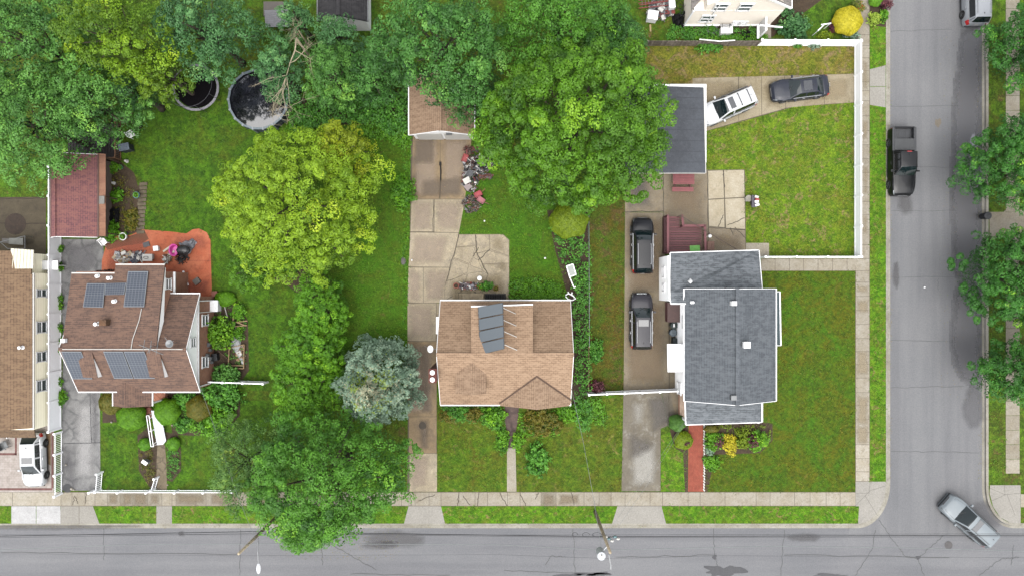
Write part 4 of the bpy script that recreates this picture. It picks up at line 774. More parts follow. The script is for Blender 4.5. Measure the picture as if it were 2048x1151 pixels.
def gable(x0,x1,y0,y1,he,hr,axis,rp,parent,rmat,wmat,oh=8,th=.14,gmat=None,gutter=WHITE,rake=WHITE):
    """px plan rectangle (y0<y1 in px), ridge along axis at rp; returns (planeA,planeB)"""
    A=G2(x0,y1); B=G2(x1,y0); X0,Y0,X1,Y1=A[0],A[1],B[0],B[1]; o=oh/S
    if axis=='x':
        rr=(CY-rp)/S; m=MB()
        sl1=(hr-he)/(Y1-rr); sl0=(hr-he)/(rr-Y0)
        m.prism([(X0,Y0),(X1,Y0),(X1,Y1),(X0,Y1)],-.05,he-.12); m.build('wall',wmat,parent)
        for X,s in((X0,-1),(X1,1)):
            m=MB()
            pts=[(X,Y0,he-.12),(X,Y1,he-.12),(X,rr,hr-.14)]; q=[(X-s*.12,a[1],a[2]) for a in pts]
            m.add(pts+q,[(0,1,2),(3,5,4),(0,3,4,1),(1,4,5,2),(2,5,3,0)]); m.build('gable_wall',gmat or wmat,parent)
        a=(X0-o,Y0-o,he-sl0*o);b=(X1+o,Y0-o,he-sl0*o);c=(X1+o,rr,hr);d=(X0-o,rr,hr);e=(X1+o,Y1+o,he-sl1*o);f=(X0-o,Y1+o,he-sl1*o)
        m=MB(); m.slab([a,b,c,d],th); m.slab([d,c,e,f],th); m.build('roof',rmat,parent)
        m=MB(); m.bar((X0-o,rr,hr+.03),(X1+o,rr,hr+.03),.3,.05); m.build('ridge_cap',rmat,parent)
        for p,q,d_y in((a,b,-.06),(f,e,.06)): m=MB(); m.bar(Vector(p)+Vector((0,d_y,-.06)),Vector(q)+Vector((0,d_y,-.06)),.08,.09); m.build('gutter',gutter,parent)
        for p,q,r_ in((a,d,f),(b,c,e)): m=MB(); m.bar(Vector(p)+Vector((0,0,-.05)),Vector(q)+Vector((0,0,-.05)),.035,.14); m.bar(Vector(q)+Vector((0,0,-.05)),Vector(r_)+Vector((0,0,-.05)),.035,.14); m.build('rake_trim',rake,parent)
        pa=plane(Vector(a),Vector(b),Vector(c)); pb=plane(Vector(d),Vector(c),Vector(e)); return pa,pb
    else:
        rr=(rp-CX)/S; m=MB(); sl1=(hr-he)/(X1-rr); sl0=(hr-he)/(rr-X0)
        m.prism([(X0,Y0),(X1,Y0),(X1,Y1),(X0,Y1)],-.05,he-.12); m.build('wall',wmat,parent)
        for Y,s in((Y0,-1),(Y1,1)):
            m=MB()
            pts=[(X0,Y,he-.12),(X1,Y,he-.12),(rr,Y,hr-.14)]; q=[(a[0],Y-s*.12,a[2]) for a in pts]
            m.add(pts+q,[(0,1,2),(3,5,4),(0,3,4,1),(1,4,5,2),(2,5,3,0)]); m.build('gable_wall',gmat or wmat,parent)
        a=(X0-o,Y0-o,he-sl0*o);b=(X0-o,Y1+o,he-sl0*o);c=(rr,Y1+o,hr);d=(rr,Y0-o,hr);e=(X1+o,Y1+o,he-sl1*o);f=(X1+o,Y0-o,he-sl1*o)
        m=MB(); m.slab([a,d,c,b],th); m.slab([d,f,e,c],th); m.build('roof',rmat,parent)
        m=MB(); m.bar((rr,Y0-o,hr+.03),(rr,Y1+o,hr+.03),.3,.05); m.build('ridge_cap',rmat,parent)
        for p,q,d_x in((a,b,-.06),(f,e,.06)): m=MB(); m.bar(Vector(p)+Vector((d_x,0,-.06)),Vector(q)+Vector((d_x,0,-.06)),.08,.09); m.build('gutter',gutter,parent)
        for p,q,r_ in((a,d,f),(b,c,e)): m=MB(); m.bar(Vector(p)+Vector((0,0,-.05)),Vector(q)+Vector((0,0,-.05)),.035,.14); m.bar(Vector(q)+Vector((0,0,-.05)),Vector(r_)+Vector((0,0,-.05)),.035,.14); m.build('rake_trim',rake,parent)
        return plane(Vector(a),Vector(d),Vector(c)),plane(Vector(d),Vector(f),Vector(e))
CELL=NT('solar_cell'); CELL=CELL.fin(C(74,84,102),.3,.5)
def solar(parent,pl,q,nx,ny,lift=.14,split=1):
    """q: seen px corners (tl,tr,br,bl)"""
    P=[seen(pl,x,y,lift) for x,y in q]; m=MB(); m.slab([P[3],P[2],P[1],P[0]],.05); fr=m.build('solar_panel',plain(190,196,202,.35,.5,var=.03),parent)
    m=MB(); B=lambda u,v:(P[0]*(1-u)*(1-v)+P[1]*u*(1-v)+P[2]*u*v+P[3]*(1-u)*v)
    up=(P[1]-P[0]).cross(P[3]-P[0]).normalized(); up=up if up.z>0 else -up
    for i in range(nx):
        for j in range(ny):
            g=.05; a0=.025+.95*(i+g)/nx; a1=.025+.95*(i+1-g)/nx; b0=.02+.96*(j+g)/ny; b1=.02+.96*(j+1-g)/ny
            if split>1: 
                k=j*split//ny; b0+=.006 if j%(ny//split)==0 else 0
            m.poly([p+up*.006 for p in (B(a0,b1),B(a1,b1),B(a1,b0),B(a0,b0))])
    m.build('solar_cells',CELL,fr); return fr
def vent(parent,p,r=.12,h=.35,mat=WHITE,name='roof_vent',sq=False):
    m=MB(); p=Vector(p)
    if sq: m.box(p+Vector((0,0,h/2)),(r*2,r*2,h)); m.box(p+Vector((0,0,h+.03)),(r*2.3,r*2.3,.06))
    else: m.lathe(p,[(r*1.8,-.05),(r*1.2,.04),(r,.05),(r,h),(r*1.3,h),(r*1.3,h+.06),(r*.2,h+.1)],12)
    return m.build(name,mat,parent)
BR1=brickm('red_brick',C(196,132,106,1.6),C(176,116,92,1.6),C(200,176,156,1.6),.23,.08,horiz=False)
# ---- brick house with solar panels (left)
R_B=shingle('brown_shingle',[C(132,104,90),C(112,90,80),C(88,72,66),C(144,114,97)],0,.5,.16,.5)
R_Bd=shingle('brown_shingle_turned',[C(132,104,90),C(112,90,80),C(88,72,66),C(144,114,97)],math.pi/2,.5,.16,.3)
o=W(317,675); hb=root('brick_house',(o.x,o.y,0),'brick house with brown shingle roof, solar panels and a white side gable','house')
SID=plain(246,246,244,.55,var=.03,k=.78)
pr,pf=None,None
pa,pb=gable(207,428,592,766,3.2,5.4,'x',686,hb,R_B,BR1,oh=5,gmat=SID)   # pa: front (south) plane, pb: rear
# rear shed dormer, nearly flat, left part
X0,X1=(207-CX)/S,(378-CX)/S; YR=(CY-686)/S; Y1=(CY-533)/S; YW=(CY-545)/S
X0+=.25
m=MB(); m.prism([(X0+.05,YW),(X1-.05,YW),(X1-.05,YR),(X0+.05,YR)],-.05,[4.12,4.12,5.25,5.25])
m.build('wall',BR1,hb)
m=MB(); ex=(CX-(300))*0
xm=(288-CX)/S
m.slab([(X0-.2,YR+.05,5.46),(X0-.2,(CY-549)/S,4.3),(xm,(CY-549)/S,4.3),(xm,YR+.05,5.46)][::-1],.14)
ysl=(CY-533)/S; zs=5.46-(5.46-4.3)*(ysl-YR)/((CY-549)/S-YR)
m.slab([(xm,YR+.05,5.46),(xm,ysl,zs),(X1+.05,ysl,zs),(X1+.05,YR+.05,5.46)][::-1],.14); m.build('roof',R_B,hb)
prl=plane(Vector((X0,YR+.05,5.46)),Vector((X0,(CY-549)/S,4.3)),Vector((xm,YR+.05,5.46)))
m=MB(); m.bar((X0-.2,(CY-549)/S+.05,4.25),(xm,(CY-549)/S+.05,4.25),.1); m.bar((xm,ysl+.05,zs-.05),(X1+.05,ysl+.05,zs-.05),.1); m.build('gutter',OFFW,hb)
m=MB(); X=X1; m.add([(X,YR-.1,5.33),(X-.02,YW+.05,4.15),(X-.02,YW+.05,4.0),(X-.02,YR-.1,4.4)],[(0,3,2,1)]); m.add([(X+.03,YR-.1,5.4),(X+.03,YW+.3,4.12),(X+.03,YW+.3,3.95),(X+.03,YR-.1,4.4)],[(0,3,2,1)]); m.build('dormer_cheek',SID,hb)
def skyw(par,px,py,h,wx,wy):
    c=W(px,py,h); m=MB()
    for dx,dy,sx,sy in((0,wy/2,wx+.14,.08),(0,-wy/2,wx+.14,.08),(wx/2,0,.08,wy),(-wx/2,0,.08,wy),(0,0,.05,wy)): m.box((c.x+dx,c.y+dy,h),(sx,sy,.09))
    f=m.build('window',WHITE,par); g=MB(); g.box((c.x,c.y,h-.01),(wx,wy,.05)); g.build('pane',GLASS,f)
window(hb,(X1-.05,(CY-568)/S,3.45),.8,.9,(1,0)); m=MB(); m.bar((X1+.05,(CY-545)/S,2.6),(X1+.05,(CY-594)/S,2.6),.16,.12); m.build('gutter',WHITE,hb)
E1=(428-CX)/S
for y,z,w,h in ((640,1.75,.85,1.1),(723,1.75,.85,1.1)): window(hb,(E1,(CY-y*1.0+ (y-575.5)*.03)/S,z),w,h,(1,0))
window(hb,(E1+.02,(CY-677)/S,3.9),.7,.8,(1,0))
m=MB(); m.box((E1+.05,(CY-683)/S,2.98),(.1,7.3,.12)); m.tube([(E1+.12,(CY-600)/S,3.0),(E1+.12,(CY-600)/S,.1)],.05); m.tube([(E1+.12,(CY-762)/S,3.0),(E1+.12,(CY-762)/S,.1)],.05)
m.tube([(E1+.1,(CY-622)/S,3.1),(E1+.1,(CY-622)/S,.1)],.03); m.build('downpipe',WHITE,hb)
for i,(y,z,s) in enumerate([(686,1.2,.35),(697,1.0,.25),(706,1.5,.28),(714,.9,.3),(722,.7,.22)]):
    m=MB(); m.box((E1+.14,(CY-y)/S,z),(.2,s,s*1.3)); m.box((E1+.25,(CY-y)/S,z+s*.3),(.05,s*.6,s*.5)); m.build('meter_box',GALV,hb)
# solar panels
solar(hb,prl,[(176,567),(212,567),(208,615),(168,614)],6,10,split=2); solar(hb,prl,[(213,567),(254,566),(250,589),(211,590)],8,5); solar(hb,prl,[(258,543),(298,543),(290,614),(249,614)],6,16,split=2)
PF=(pa[0]+Vector((0,0,0)),pa[1])
solar(hb,PF,[(124,700),(164,700),(186,755),(147,755)],6,12,split=2); solar(hb,PF,[(208,700),(247,700),(268,754),(230,754)],6,12,split=2); solar(hb,PF,[(249,700),(290,700),(311,754),(270,754)],6,12,split=2)
for x,y,h in((193,645,.4),(226,600,.2),(217,554,.3),(192,550,.15)): vent(hb,seen(prl,x+4,y+2),.11,h)
m=MB(); c=seen(prl,214,644); m.box(c+Vector((0,0,.25)),(.55,.45,.7)); m.build('chimney',brickm('chimney_brick',C(150,110,80),C(120,90,66),C(150,130,110),horiz=False),hb)
m=MB(); c=seen(prl,131,680); m.box(c+Vector((0,0,.2)),(.3,.3,.35)); m.build('roof_box',WHITE,hb)
m=MB(); m.tube([seen(prl,284,617,.06),seen(prl,279,640,.06),seen(prl,266,678,.06),seen(prl,263,697,.06)],.03); m.tube([(X0-.1,YR,5.52),(E1,YR,5.52)],.035); m.build('conduit',OFFW,hb)
# front dormers: low wedges with white cheeks
for xa,xb in ((168,205),(300,337)):
    f0=seen(PF,xa+6,752); f1=seen(PF,xb,752); b0=seen(PF,xa,702); b1=seen(PF,xb,702); zf=.75; x0,x1=f0.x,f1.x
    m=MB(); m.slab([(x0,f0.y,f0.z+zf-.25),((x0+x1)/2,f0.y,f0.z+zf+.05),((x0+x1)/2,b0.y,b0.z+.06),(x0,b0.y,b0.z-.0)],.05); m.slab([((x0+x1)/2,f0.y,f0.z+zf+.05),(x1,f0.y,f0.z+zf-.1),(x1,b0.y,b0.z),((x0+x1)/2,b0.y,b0.z+.06)],.05)
    d=m.build('dormer',R_Bd,hb)
    m=MB(); m.add([(x1-.03,f0.y,f0.z-.05),(x1-.03,f0.y,f0.z+zf-.14),(x1-.03,b0.y-.3,b0.z-.1),(x0+.03,f0.y,f0.z-.05),(x0+.03,f0.y,f0.z+zf-.3),(x0+.03,b0.y-.3,b0.z-.1)],[(0,2,1),(3,4,5),(0,1,4,3)]); m.build('dormer_cheek',SID,d)
# porch
px0,px1=264,333
yA=(CY-752)/S; yB=(CY-800)/S; X0p=(264-CX)/S; X1p=(338-CX)/S; xm_=(297-CX)/S
m=MB(); m.slab([(X0p,yB,2.75),(xm_,yB,3.55),(xm_,YR-2.2,3.6),(X0p,YR-2.2,2.8)],.1); m.slab([(xm_,yB,3.55),(X1p,yB,2.75),(X1p,YR-2.2,2.8),(xm_,YR-2.2,3.6)],.1); m.build('porch_roof',R_Bd,hb)
m=MB(); m.bar((X0p-.04,yB,2.7),(X0p-.04,yA,2.7),.08,.1); m.build('porch_trim',WHITE,hb); m=MB(); m.bar((X1p+.04,yB,2.7),(X1p+.04,yA,2.7),.08,.1)
m.build('porch_trim',WHITE,hb)
for x in (X0p+.15,X1p-.15): m=MB(); m.box((x,yB+.2,1.35),(.12,.12,2.7)); m.build('porch_post',WHITE,hb)
m=MB(); m.prism([(X0p+.1,yB+.05),(X1p-.1,yB+.05),(X1p-.1,yA),(X0p+.1,yA)],0,.45); m.box(((X1p+.6),yA-.3,1.2),(1.0,.9,2.4)); m.build('porch_base',BR1,hb)
# antennas and roof ridge
def antenna(label,px,py,pl,kind):
    c=seen(pl,px,py); rt=root('roof_antenna',tuple(c),label,'antenna')
    m=MB(); m.tube([c,c+Vector((0,0,1.1))],.025); m.build('mast',GALV,rt); t=c+Vector((0,0,1.1)); m=MB()
    if kind==0:
        m.tube([t+Vector((-.95,.15,0)),t+Vector((.9,-.6,0))],.03)
        for a in (-.5,0,.5): m.tube([t+Vector((a,-.2*a+.45,0)),t+Vector((a-.15,-.2*a-.5,0))],.02)
        m.tube([t+Vector((0,.1,0)),t+Vector((-.4,-.5,-.2))],.025)
    else:
        m.lathe(t,[(.02,0),(.25,.05),(.3,.1),(.27,.1),(.02,.03)],14); m.tube([t,t+Vector((-.3,.5,.2))],.02); m.tube([t+Vector((-.3,0,0)),t+Vector((.3,.2,0))],.02)
    m.build('aerial',GALV,rt)
antenna('grey television antenna on the brown roof ridge beside the front solar panels',318,690,prl,0); antenna('small dish antenna at the right end of the brown roof',354,684,pb,1)
# ---- far left house (cream siding, brown roof)
R_A=shingle('tan_brown_shingle',[C(150,122,96),C(132,106,84),C(104,84,66),C(160,132,104)],math.pi/2,.4,.2,.3)
o=W(20,700); ha=root('cream_house',(o.x,o.y,0),'cream sided house with brown roof at the left edge','house')
CREAM=NT('cream_siding'); v=CREAM.n('TexCoord').outputs['Object']; wv=CREAM.n('TexWave',wave_type='BANDS',bands_direction='Z'); wv.inputs['Scale'].default_value=1.4; CREAM.l(v,wv.inputs[0]); CREAM=CREAM.fin(CREAM.mix(CREAM.ramp(wv.outputs['Fac'],.0,.15,(0,0,0,1),(1,1,1,1)),C(220,208,176,1.0),C(252,246,220,.78)),.6,.3)
xw=(113-CX)/S; yT=(CY-547)/S; yBt=(CY-845)/S
m=MB(); m.prism([(xw-9,yBt),(xw,yBt),(xw,yT),(xw-9,yT)],-.05,2.75); m.prism([(xw-9,yT),(xw-.4,yT),(xw-.4,yT+1.6),(xw-9,yT+1.6)],-.05,2.7); m.build('wall',CREAM,ha)
m=MB(); m.slab([(xw+.0,yBt+.15,2.95),(xw+.0,yT-.1,2.95),(xw-4.5,yT-.1,4.7),(xw-4.5,yBt+.15,4.7)],.14); m.slab([(xw-.1,yT+1.75,2.9),(xw-4.5,yT+1.75,4.6),(xw-4.5,yT-.12,4.68),(xw-.1,yT-.12,2.93)],.14)
m.slab([(xw-4.5,yT-.1,4.7),(xw-9.3,yT-.1,2.9),(xw-9.3,yBt+.15,2.9),(xw-4.5,yBt+.15,4.7)],.14); m.build('roof',R_A,ha)
m=MB(); a=(CY-822)/S; b=(CY-862)/S; m.slab([(xw-.1,b,2.4),(xw-.1,a,2.9),(xw-9,a,2.9),(xw-9,b,2.4)],.1); m.build('porch_roof',shingle('porch_shingle_brown',[C(132,108,84),C(118,96,76),C(92,74,60),C(140,116,92)],0,.4,.16,.3),ha)
m=MB(); m.bar((xw+.06,yBt+.1,2.86),(xw+.06,yT,2.86),.1); m.build('gutter',OFFW,ha)
m=MB(); q=[L3(22,497,3.4),L3(67,500,3.1),L3(66,537,3.1),L3(18,537,3.4)]; m.slab([q[3],q[2],q[1],q[0]],.06); 
for i in range(1,7):
    f=i/7; m.bar(q[0].lerp(q[1],f)+Vector((0,0,.02)),q[3].lerp(q[2],f)+Vector((0,0,.02)),.04,.03)
m.build('patio_cover',plain(250,245,220,.5,var=.04,k=1.9),ha)
for y,wd in ((586,.6),(654,.9),(713,.8),(771,.9)): 
    yy_=(CY-575.5-(y-575.5)*.965)/S; window(ha,(xw,yy_,1.9),wd,1.2,(1,0))
m=MB(); m.box((xw+.25,(CY-531)/S,1.15),(1.3,.75,.08)); m.box((xw+.25,(CY-531)/S,.6),(1.2,.05,1.1)); m.build('side_gate',WHITE,ha)
c=seen(plane(Vector((xw,0,2.95)),Vector((xw,1,2.95)),Vector((xw-4.5,0,4.7))),44,694); vent(ha,c,.1,.3)
# ---- middle tan house
R_C=shingle('tan_shingle',[C(182,152,124),C(166,137,111),C(134,107,87),C(192,162,134)],0,.34,.17,.35)
R_Cd=shingle('tan_shingle_turned',[C(174,146,120),C(158,130,106),C(126,101,83),C(184,156,130)],math.pi/2,.34,.17,.35)
o=W(1008,700); hc=root('tan_roof_house',(o.x,o.y,0),'house with tan shingle roof and tilted solar thermal collectors','house')
SC_=plain(226,220,206,.6,var=.05,k=1.5)
pa,pb=gable(894,1129,606,790,3.2,5.8,'x',695,hc,R_C,SC_,oh=6)
# rear shed dormer
a,b=L3(942,614,5.0),L3(1066,610,5.0); c_,d_=L3(1066,706,5.85),L3(942,708,5.85); a.z=b.z=4.9
m=MB(); m.slab([d_,c_,b,a],.12); m.build('dormer_roof',R_C,hc); pdr=plane(a,b,c_)
m=MB(); m.prism([(a.x+.1,a.y-.15),(b.x-.1,a.y-.15),(b.x-.1,c_.y),(a.x+.1,c_.y)],2.6,[4.75,4.75,5.7,5.7]); m.build('dormer_wall',SC_,hc)
m=MB(); m.bar(Vector(a)+Vector((0,.06,-.05)),Vector(b)+Vector((0,.06,-.05)),.1); m.build('gutter',WHITE,hc)
# collectors on tilted rack
q0,q1,q2,q3=L3(956,613,5.5),L3(1006,604,6.9),L3(1009,698,6.9),L3(960,710,5.5)
for i in range(4):
    f0,f1=i/4+.006,(i+1)/4-.012; P=[q0.lerp(q3,f0),q1.lerp(q2,f0),q1.lerp(q2,f1),q0.lerp(q3,f1)]
    m=MB(); m.slab([P[3],P[2],P[1],P[0]],.1); cp=m.build('solar_collector',plain(90,98,104,.4,.3,var=.03),hc)
    ce=(P[0]+P[1]+P[2]+P[3])/4; n=(P[2]-P[3]).cross(P[0]-P[3]).normalized(); n=n if n.z>0 else -n
    m=MB(); m.poly([ce+(p-ce)*.95+n*.008 for p in (P[3],P[2],P[1],P[0])]); m.build('collector_glass',glassm(58,66,72,.4,'collector_glass'),cp)
m=MB()
for f in (.12,.38,.62,.9):
    t=q1.lerp(q2,f)-Vector((0,0,.1)); e=t+Vector((.95,-.5,0)); e.z=4.9+(5.85-4.9)*max(0,min(1,(a.y-e.y)/(a.y-c_.y))); m.bar(t,e,.05)
    l=q0.lerp(q3,f)-Vector((0,0,.1)); g=l.copy(); g.z=5.0+.8*f; m.bar(l,g,.05); m.bar(l,t,.06)
m.build('collector_strut',OFFW,hc)
# front cross gable
zr=5.0; xr=W(1074,0,5.0).x; xl=W(1000,0,3.2).x; xR=W(1143,0,3.2).x; yf=(CY-797)/S; yr=W(0,752,5.0).y
rp_=seen(pa,1075,752)
m=MB(); top=Vector((xr,rp_.y,rp_.z)); L_=seen(pa,999,806); R_=seen(pa,1143,800); fr=Vector((xr,yf-.1,rp_.z-.05)); fl=Vector((xl,yf-.05,3.05)); frr=Vector((xR-.1,yf-.05,3.05))
m.slab([fl,fr,top,L_+Vector((0,0,.05))],.1); m.slab([fr,frr,R_+Vector((0,0,.05)),top],.1); m.build('cross_gable_roof',R_Cd,hc)
for q_ in (L_,R_): m=MB(); m.bar(top+Vector((0,0,.07)),q_+Vector((0,0,.09)),.11,.03); m.build('valley_flashing',plain(120,92,74,.9),hc)
m=MB(); m.add([(xl+.2,yf+.1,2.9),(xR-.3,yf+.1,2.9),(xr,yf+.1,rp_.z-.2)],[(0,1,2)]); m.prism([(xl+.2,yf+.1),(xR-.3,yf+.1),(xR-.3,yf+.6),(xl+.2,yf+.6)],0,2.9); m.build('cross_gable_wall',SC_,hc)
m=MB(); m.tube([(xR-.2,yf,3.0),(xR-.2,yf,.1)],.05); m.box((xR-.12,yf+.2,3.05),(.2,.5,.12)); m.build('downpipe',WHITE,hc)
window(hc,((xl+xR)/2+1.0,yf+.1,1.6),1.5,1.2,(0,-1)); m=MB(); m.box((xl+1.0,yf+.07,1.05),(.95,.08,2.1)); m.build('door',plain(120,70,60,.6),hc)
# small gabled dormer front left
zr=seen(pa,942,726).z+.05; ze=zr-.62; r0,r1=L3(942,722,zr),L3(943,789,zr); l0,l1=L3(910,740,ze),L3(911,788,ze); e0,e1=L3(972,740,ze),L3(972,788,ze); yb_=max(l0.y,e0.y)
l0.y=e0.y=yb_; fy=r1.y; l1.y=e1.y=fy; lx,ex=l1.x,e1.x
m=MB(); m.slab([Vector((lx,fy,ze)),Vector((r1.x,fy,zr)),Vector((r1.x,r0.y+.05,zr)),Vector((lx,yb_+.1,ze))],.08); m.slab([Vector((r1.x,fy,zr)),Vector((ex,fy,ze)),Vector((ex,yb_+.1,ze)),Vector((r1.x,r0.y+.05,zr))],.08); dm=m.build('dormer',R_Cd,hc)
zb_=ze-1.1; m=MB(); m.prism([(lx+.12,fy+.12),(ex-.12,fy+.12),(ex-.12,yb_),(lx+.12,yb_)],zb_,ze-.08); m.add([(lx+.12,fy+.1,ze-.08),(ex-.12,fy+.1,ze-.08),(r1.x,fy+.1,zr-.1)],[(0,1,2)]); m.build('dormer_wall',SC_,dm)
m=MB(); c=W(866,750,5.6); m.box((c.x,c.y,2.9),(.55,1.0,5.8)); m.box((c.x,c.y,5.82),(.62,1.08,.08)); ch=m.build('chimney',brickm('chimney_red',C(150,84,72),C(130,72,62),C(150,130,120),horiz=False),hc)
m=MB(); 
for dy in(-.27,.27): m.lathe((c.x,c.y+dy,5.86),[(.15,0),(.15,.15),(.19,.17),(.03,.24)],12)
m.build('flue_cap',WHITE,ch)
m=MB(); c=W(874,650,2.2); m.box((c.x+.05,c.y,2.2),(.25,1.4,.06))
for i in range(3): m.box((c.x+.05,c.y-.6+.6*i,2.25),(.25,.05,.06))
m.build('window_awning',WHITE,hc)
for y in (640,700,760): window(hc,((894-CX)/S,(CY-y)/S,1.7),.9,1.2,(-1,0))
for x in (915,960): window(hc,((x-CX)/S,(CY-790)/S,1.7),.9,1.2,(0,-1))
for y in (640,720): window(hc,((1129-CX)/S,(CY-y)/S,1.7),.9,1.2,(1,0))
# dish
def dish(label,px,py,h,par_c):
    c=W(px,py,h); rt=root('satellite_dish',tuple(c),label,'satellite dish'); m=MB(); m.tube([c+Vector((.7,-.05,-.2)),c+Vector((.1,0,-.1)),c],.03); m.tube([c,c+Vector((-.45,.25,.2))],.02); m.build('arm',GALV,rt)
    m=MB(); m.lathe(c+Vector((0,0,.03)),[(.03,0),(.2,.03),(.3,.09),(.29,.1),(.18,.05),(.02,.03)],18,sx=.8); m.build('reflector',WHITE,rt)
dish('white satellite dish on the left wall of the tan roofed house',861,697,3.2,None)
# ---- grey house (right)
R_D=shingle('grey_shingle',[C(108,114,120),C(96,101,107),C(82,86,91),C(122,127,132)],math.pi/2,.5,.17,.25)
R_Dx=shingle('grey_shingle_rear',[C(116,122,127),C(100,105,110),C(80,84,88),C(140,145,150)],0,.5,.17,.25)
o=W(1426,690); hd=root('grey_roof_house',(o.x,o.y,0),'white two storey corner house with grey shingle roof','house')
WD=plain(250,250,250,.5,var=.025,k=.75)
pl,prr=gable(1350,1504,584,777,4.6,6.4,'y',1425,hd,R_D,WD,oh=7)
m=MB(); x0,y0=G2(1318,515); x1,y1=G2(1490,584); m.prism([(x0,y1),(x1,y1),(x1,y0),(x0,y0)],-.05,[3.7,3.7,3.2,3.2]); m.prism([G2(1318,584),G2(1350,584),G2(1350,600),G2(1318,600)],-.05,3.75); m.build('rear_wall',WD,hd)
a=L3(1341,506,3.4);b=L3(1517,501,3.4);c_=L3(1524,584,4.45);d_=L3(1372,584,4.45); e1=L3(1372,606,4.55); e2=L3(1342,606,3.9)
m=MB(); m.slab([c_+Vector((0,0,0)),b,a,L3(1342,584,4.1),d_],.12) ; m.slab([d_,L3(1342,584,4.1),e2,e1],.12); m.build('rear_roof',R_Dx,hd)
m=MB(); m.bar(a+Vector((0,.03,-.05)),b+Vector((0,.03,-.05)),.07); m.bar(b+Vector((.04,0,-.05)),c_+Vector((.04,0,-.05)),.05,.2); m.bar(a+Vector((-.04,0,-.05)),e2+Vector((-.04,0,-.05)),.05,.2); m.bar(e2+Vector((0,-.04,-.05)),e1+Vector((0,-.04,-.05)),.1); m.build('gutter',WHITE,hd)
m=MB(); Y0=(CY-584)/S; 
# porch
a=L3(1372,848,2.9);b=L3(1523,843,2.9); c_=L3(1509,812,4.0); d_=L3(1372,812,4.0)
m=MB(); q=(CY-777)/S; c_.y=d_.y=q+.02; c_.z=d_.z=3.75; m.slab([a,b,c_+Vector((-.4,0,0)),d_],.1); m.slab([b,Vector((b.x,q,2.9)),c_+Vector((-.4,0,0))],.1); m.build('porch_roof',R_Dx,hd)
m=MB(); m.bar(a+Vector((0,-.03,-.05)),b+Vector((0,-.03,-.05)),.07); m.bar(b+Vector((.05,0,-.04)),Vector((b.x+.05,q,2.86)),.12); m.bar(a+Vector((-.03,0,-.02)),d_+Vector((-.03,0,-.02)),.08,.14); m.build('porch_gutter',WHITE,hd)
m=MB(); 
for x in (a.x+.2,(a.x+b.x)/2,b.x-.2): m=MB(); m.box((x,a.y+.15,1.4),(.15,.15,2.8)); m.build('porch_post',WHITE,hd)
pass; m=MB(); m.prism([(a.x+.1,a.y+.1),(b.x-.1,a.y+.1),(b.x-.1,q),(a.x+.1,q)],0,.4); m.build('porch_base',BR1,hd)
# side roof strip (east bay)
m=MB(); x0=(1504-CX)/S; m.prism([(x0,(CY-581)/S),(x0+.75,(CY-581)/S),(x0+.75,(CY-672)/S),(x0,(CY-672)/S)],-.05,2.6); m.build('bay_wall',WD,hd)
a=L3(1548,583,4.4); b=L3(1559,583,2.9); c_=L3(1561,690,2.9); d_=L3(1551,690,4.4); m=MB(); m.slab([a,d_,c_,b],.08); m.build('bay_roof',plain(96,120,130,.6),hd)
m=MB(); m.bar(b,c_,.12); m.bar(a,b,.07,.1); m.bar(d_,c_,.07,.1); m.build('bay_gutter',WHITE,hd)
# chimney, vents
p=seen(prr,1489,688); m=MB(); m.box(p+Vector((0,0,.2)),(.44,.44,.7)); m.box(p+Vector((0,0,.57)),(.5,.48,.06)); m.build('chimney',WHITE,hd)
p=seen(pl,1465,606); m=MB(); m.box(p+Vector((0,0,.2)),(.38,.32,.5)); m.build('roof_vent',WHITE,hd)
p=seen(pl,1466,794); m=MB(); m.box(p+Vector((0,0,.1)),(.42,.36,.25)); m.build('roof_vent',GALV,hd)
vent(hd,seen(pl,1384,604),.08,.3); p=L3(1381,562,4.1); m=MB(); m.lathe(p,[(.2,-.2),(.2,.05),(.03,.28)],4); m.build('roof_vent',WHITE,hd)
for x,y in ((1448,575),(1451,583),(1446,578)): 
    m=MB(); p=L3(x,y,4.5); m.tube([p,p+Vector((0,0,.4)),p+Vector((.12,.05,.45))],.03); m.build('roof_pipe',BLACK,hd)
m=MB(); a=L3(1335,687,2.6); b=L3(1374,687,3.0); c_=L3(1374,743,3.0); d_=L3(1336,743,2.6); m.slab([a,d_,c_,b],.07); m.bar(d_,a,.07,.16)
m.bar(a+Vector((.05,-.1,-.1)),Vector((b.x-.05,a.y-.1,1.9)),.04); m.bar(d_+Vector((.05,.1,-.1)),Vector((b.x-.05,d_.y+.1,1.9)),.04); m.build('door_awning',WHITE,hd)
XW=(1350-CX)/S
for y in (640,770): window(hd,(XW,(CY-y)/S,3.2 if y==640 else 1.6),.9,1.1,(-1,0))
window(hd,((1318-CX)/S,(CY-545)/S,1.9),.8,.9,(-1,0)); window(hd,((1318-CX)/S,(CY-575)/S,1.9),.6,.9,(-1,0))
for x in (1400,1450): window(hd,((x-CX)/S,(CY-777)/S,1.7),1.0,1.2,(0,-1))
m=MB(); m.box((XW-.03,(CY-715)/S,1.05),(.1,.95,2.1)); m.build('door',OFFW,hd)
m=MB(); x0,y0=G2(1330,604); x1,y1=G2(1350,642); m.slab([(x0-.1,y0,1.35),(x0-.1,y1,1.35),(x1,y1,1.75),(x1,y0,1.75)],.06); m.build('cellar_hatch',plain(110,76,70,.7),hd); m=MB(); m.prism([(x0,y0),(x1,y0),(x1,y1),(x0,y1)],0,1.28); m.build('cellar_wall',plain(130,70,72,.8),hd)
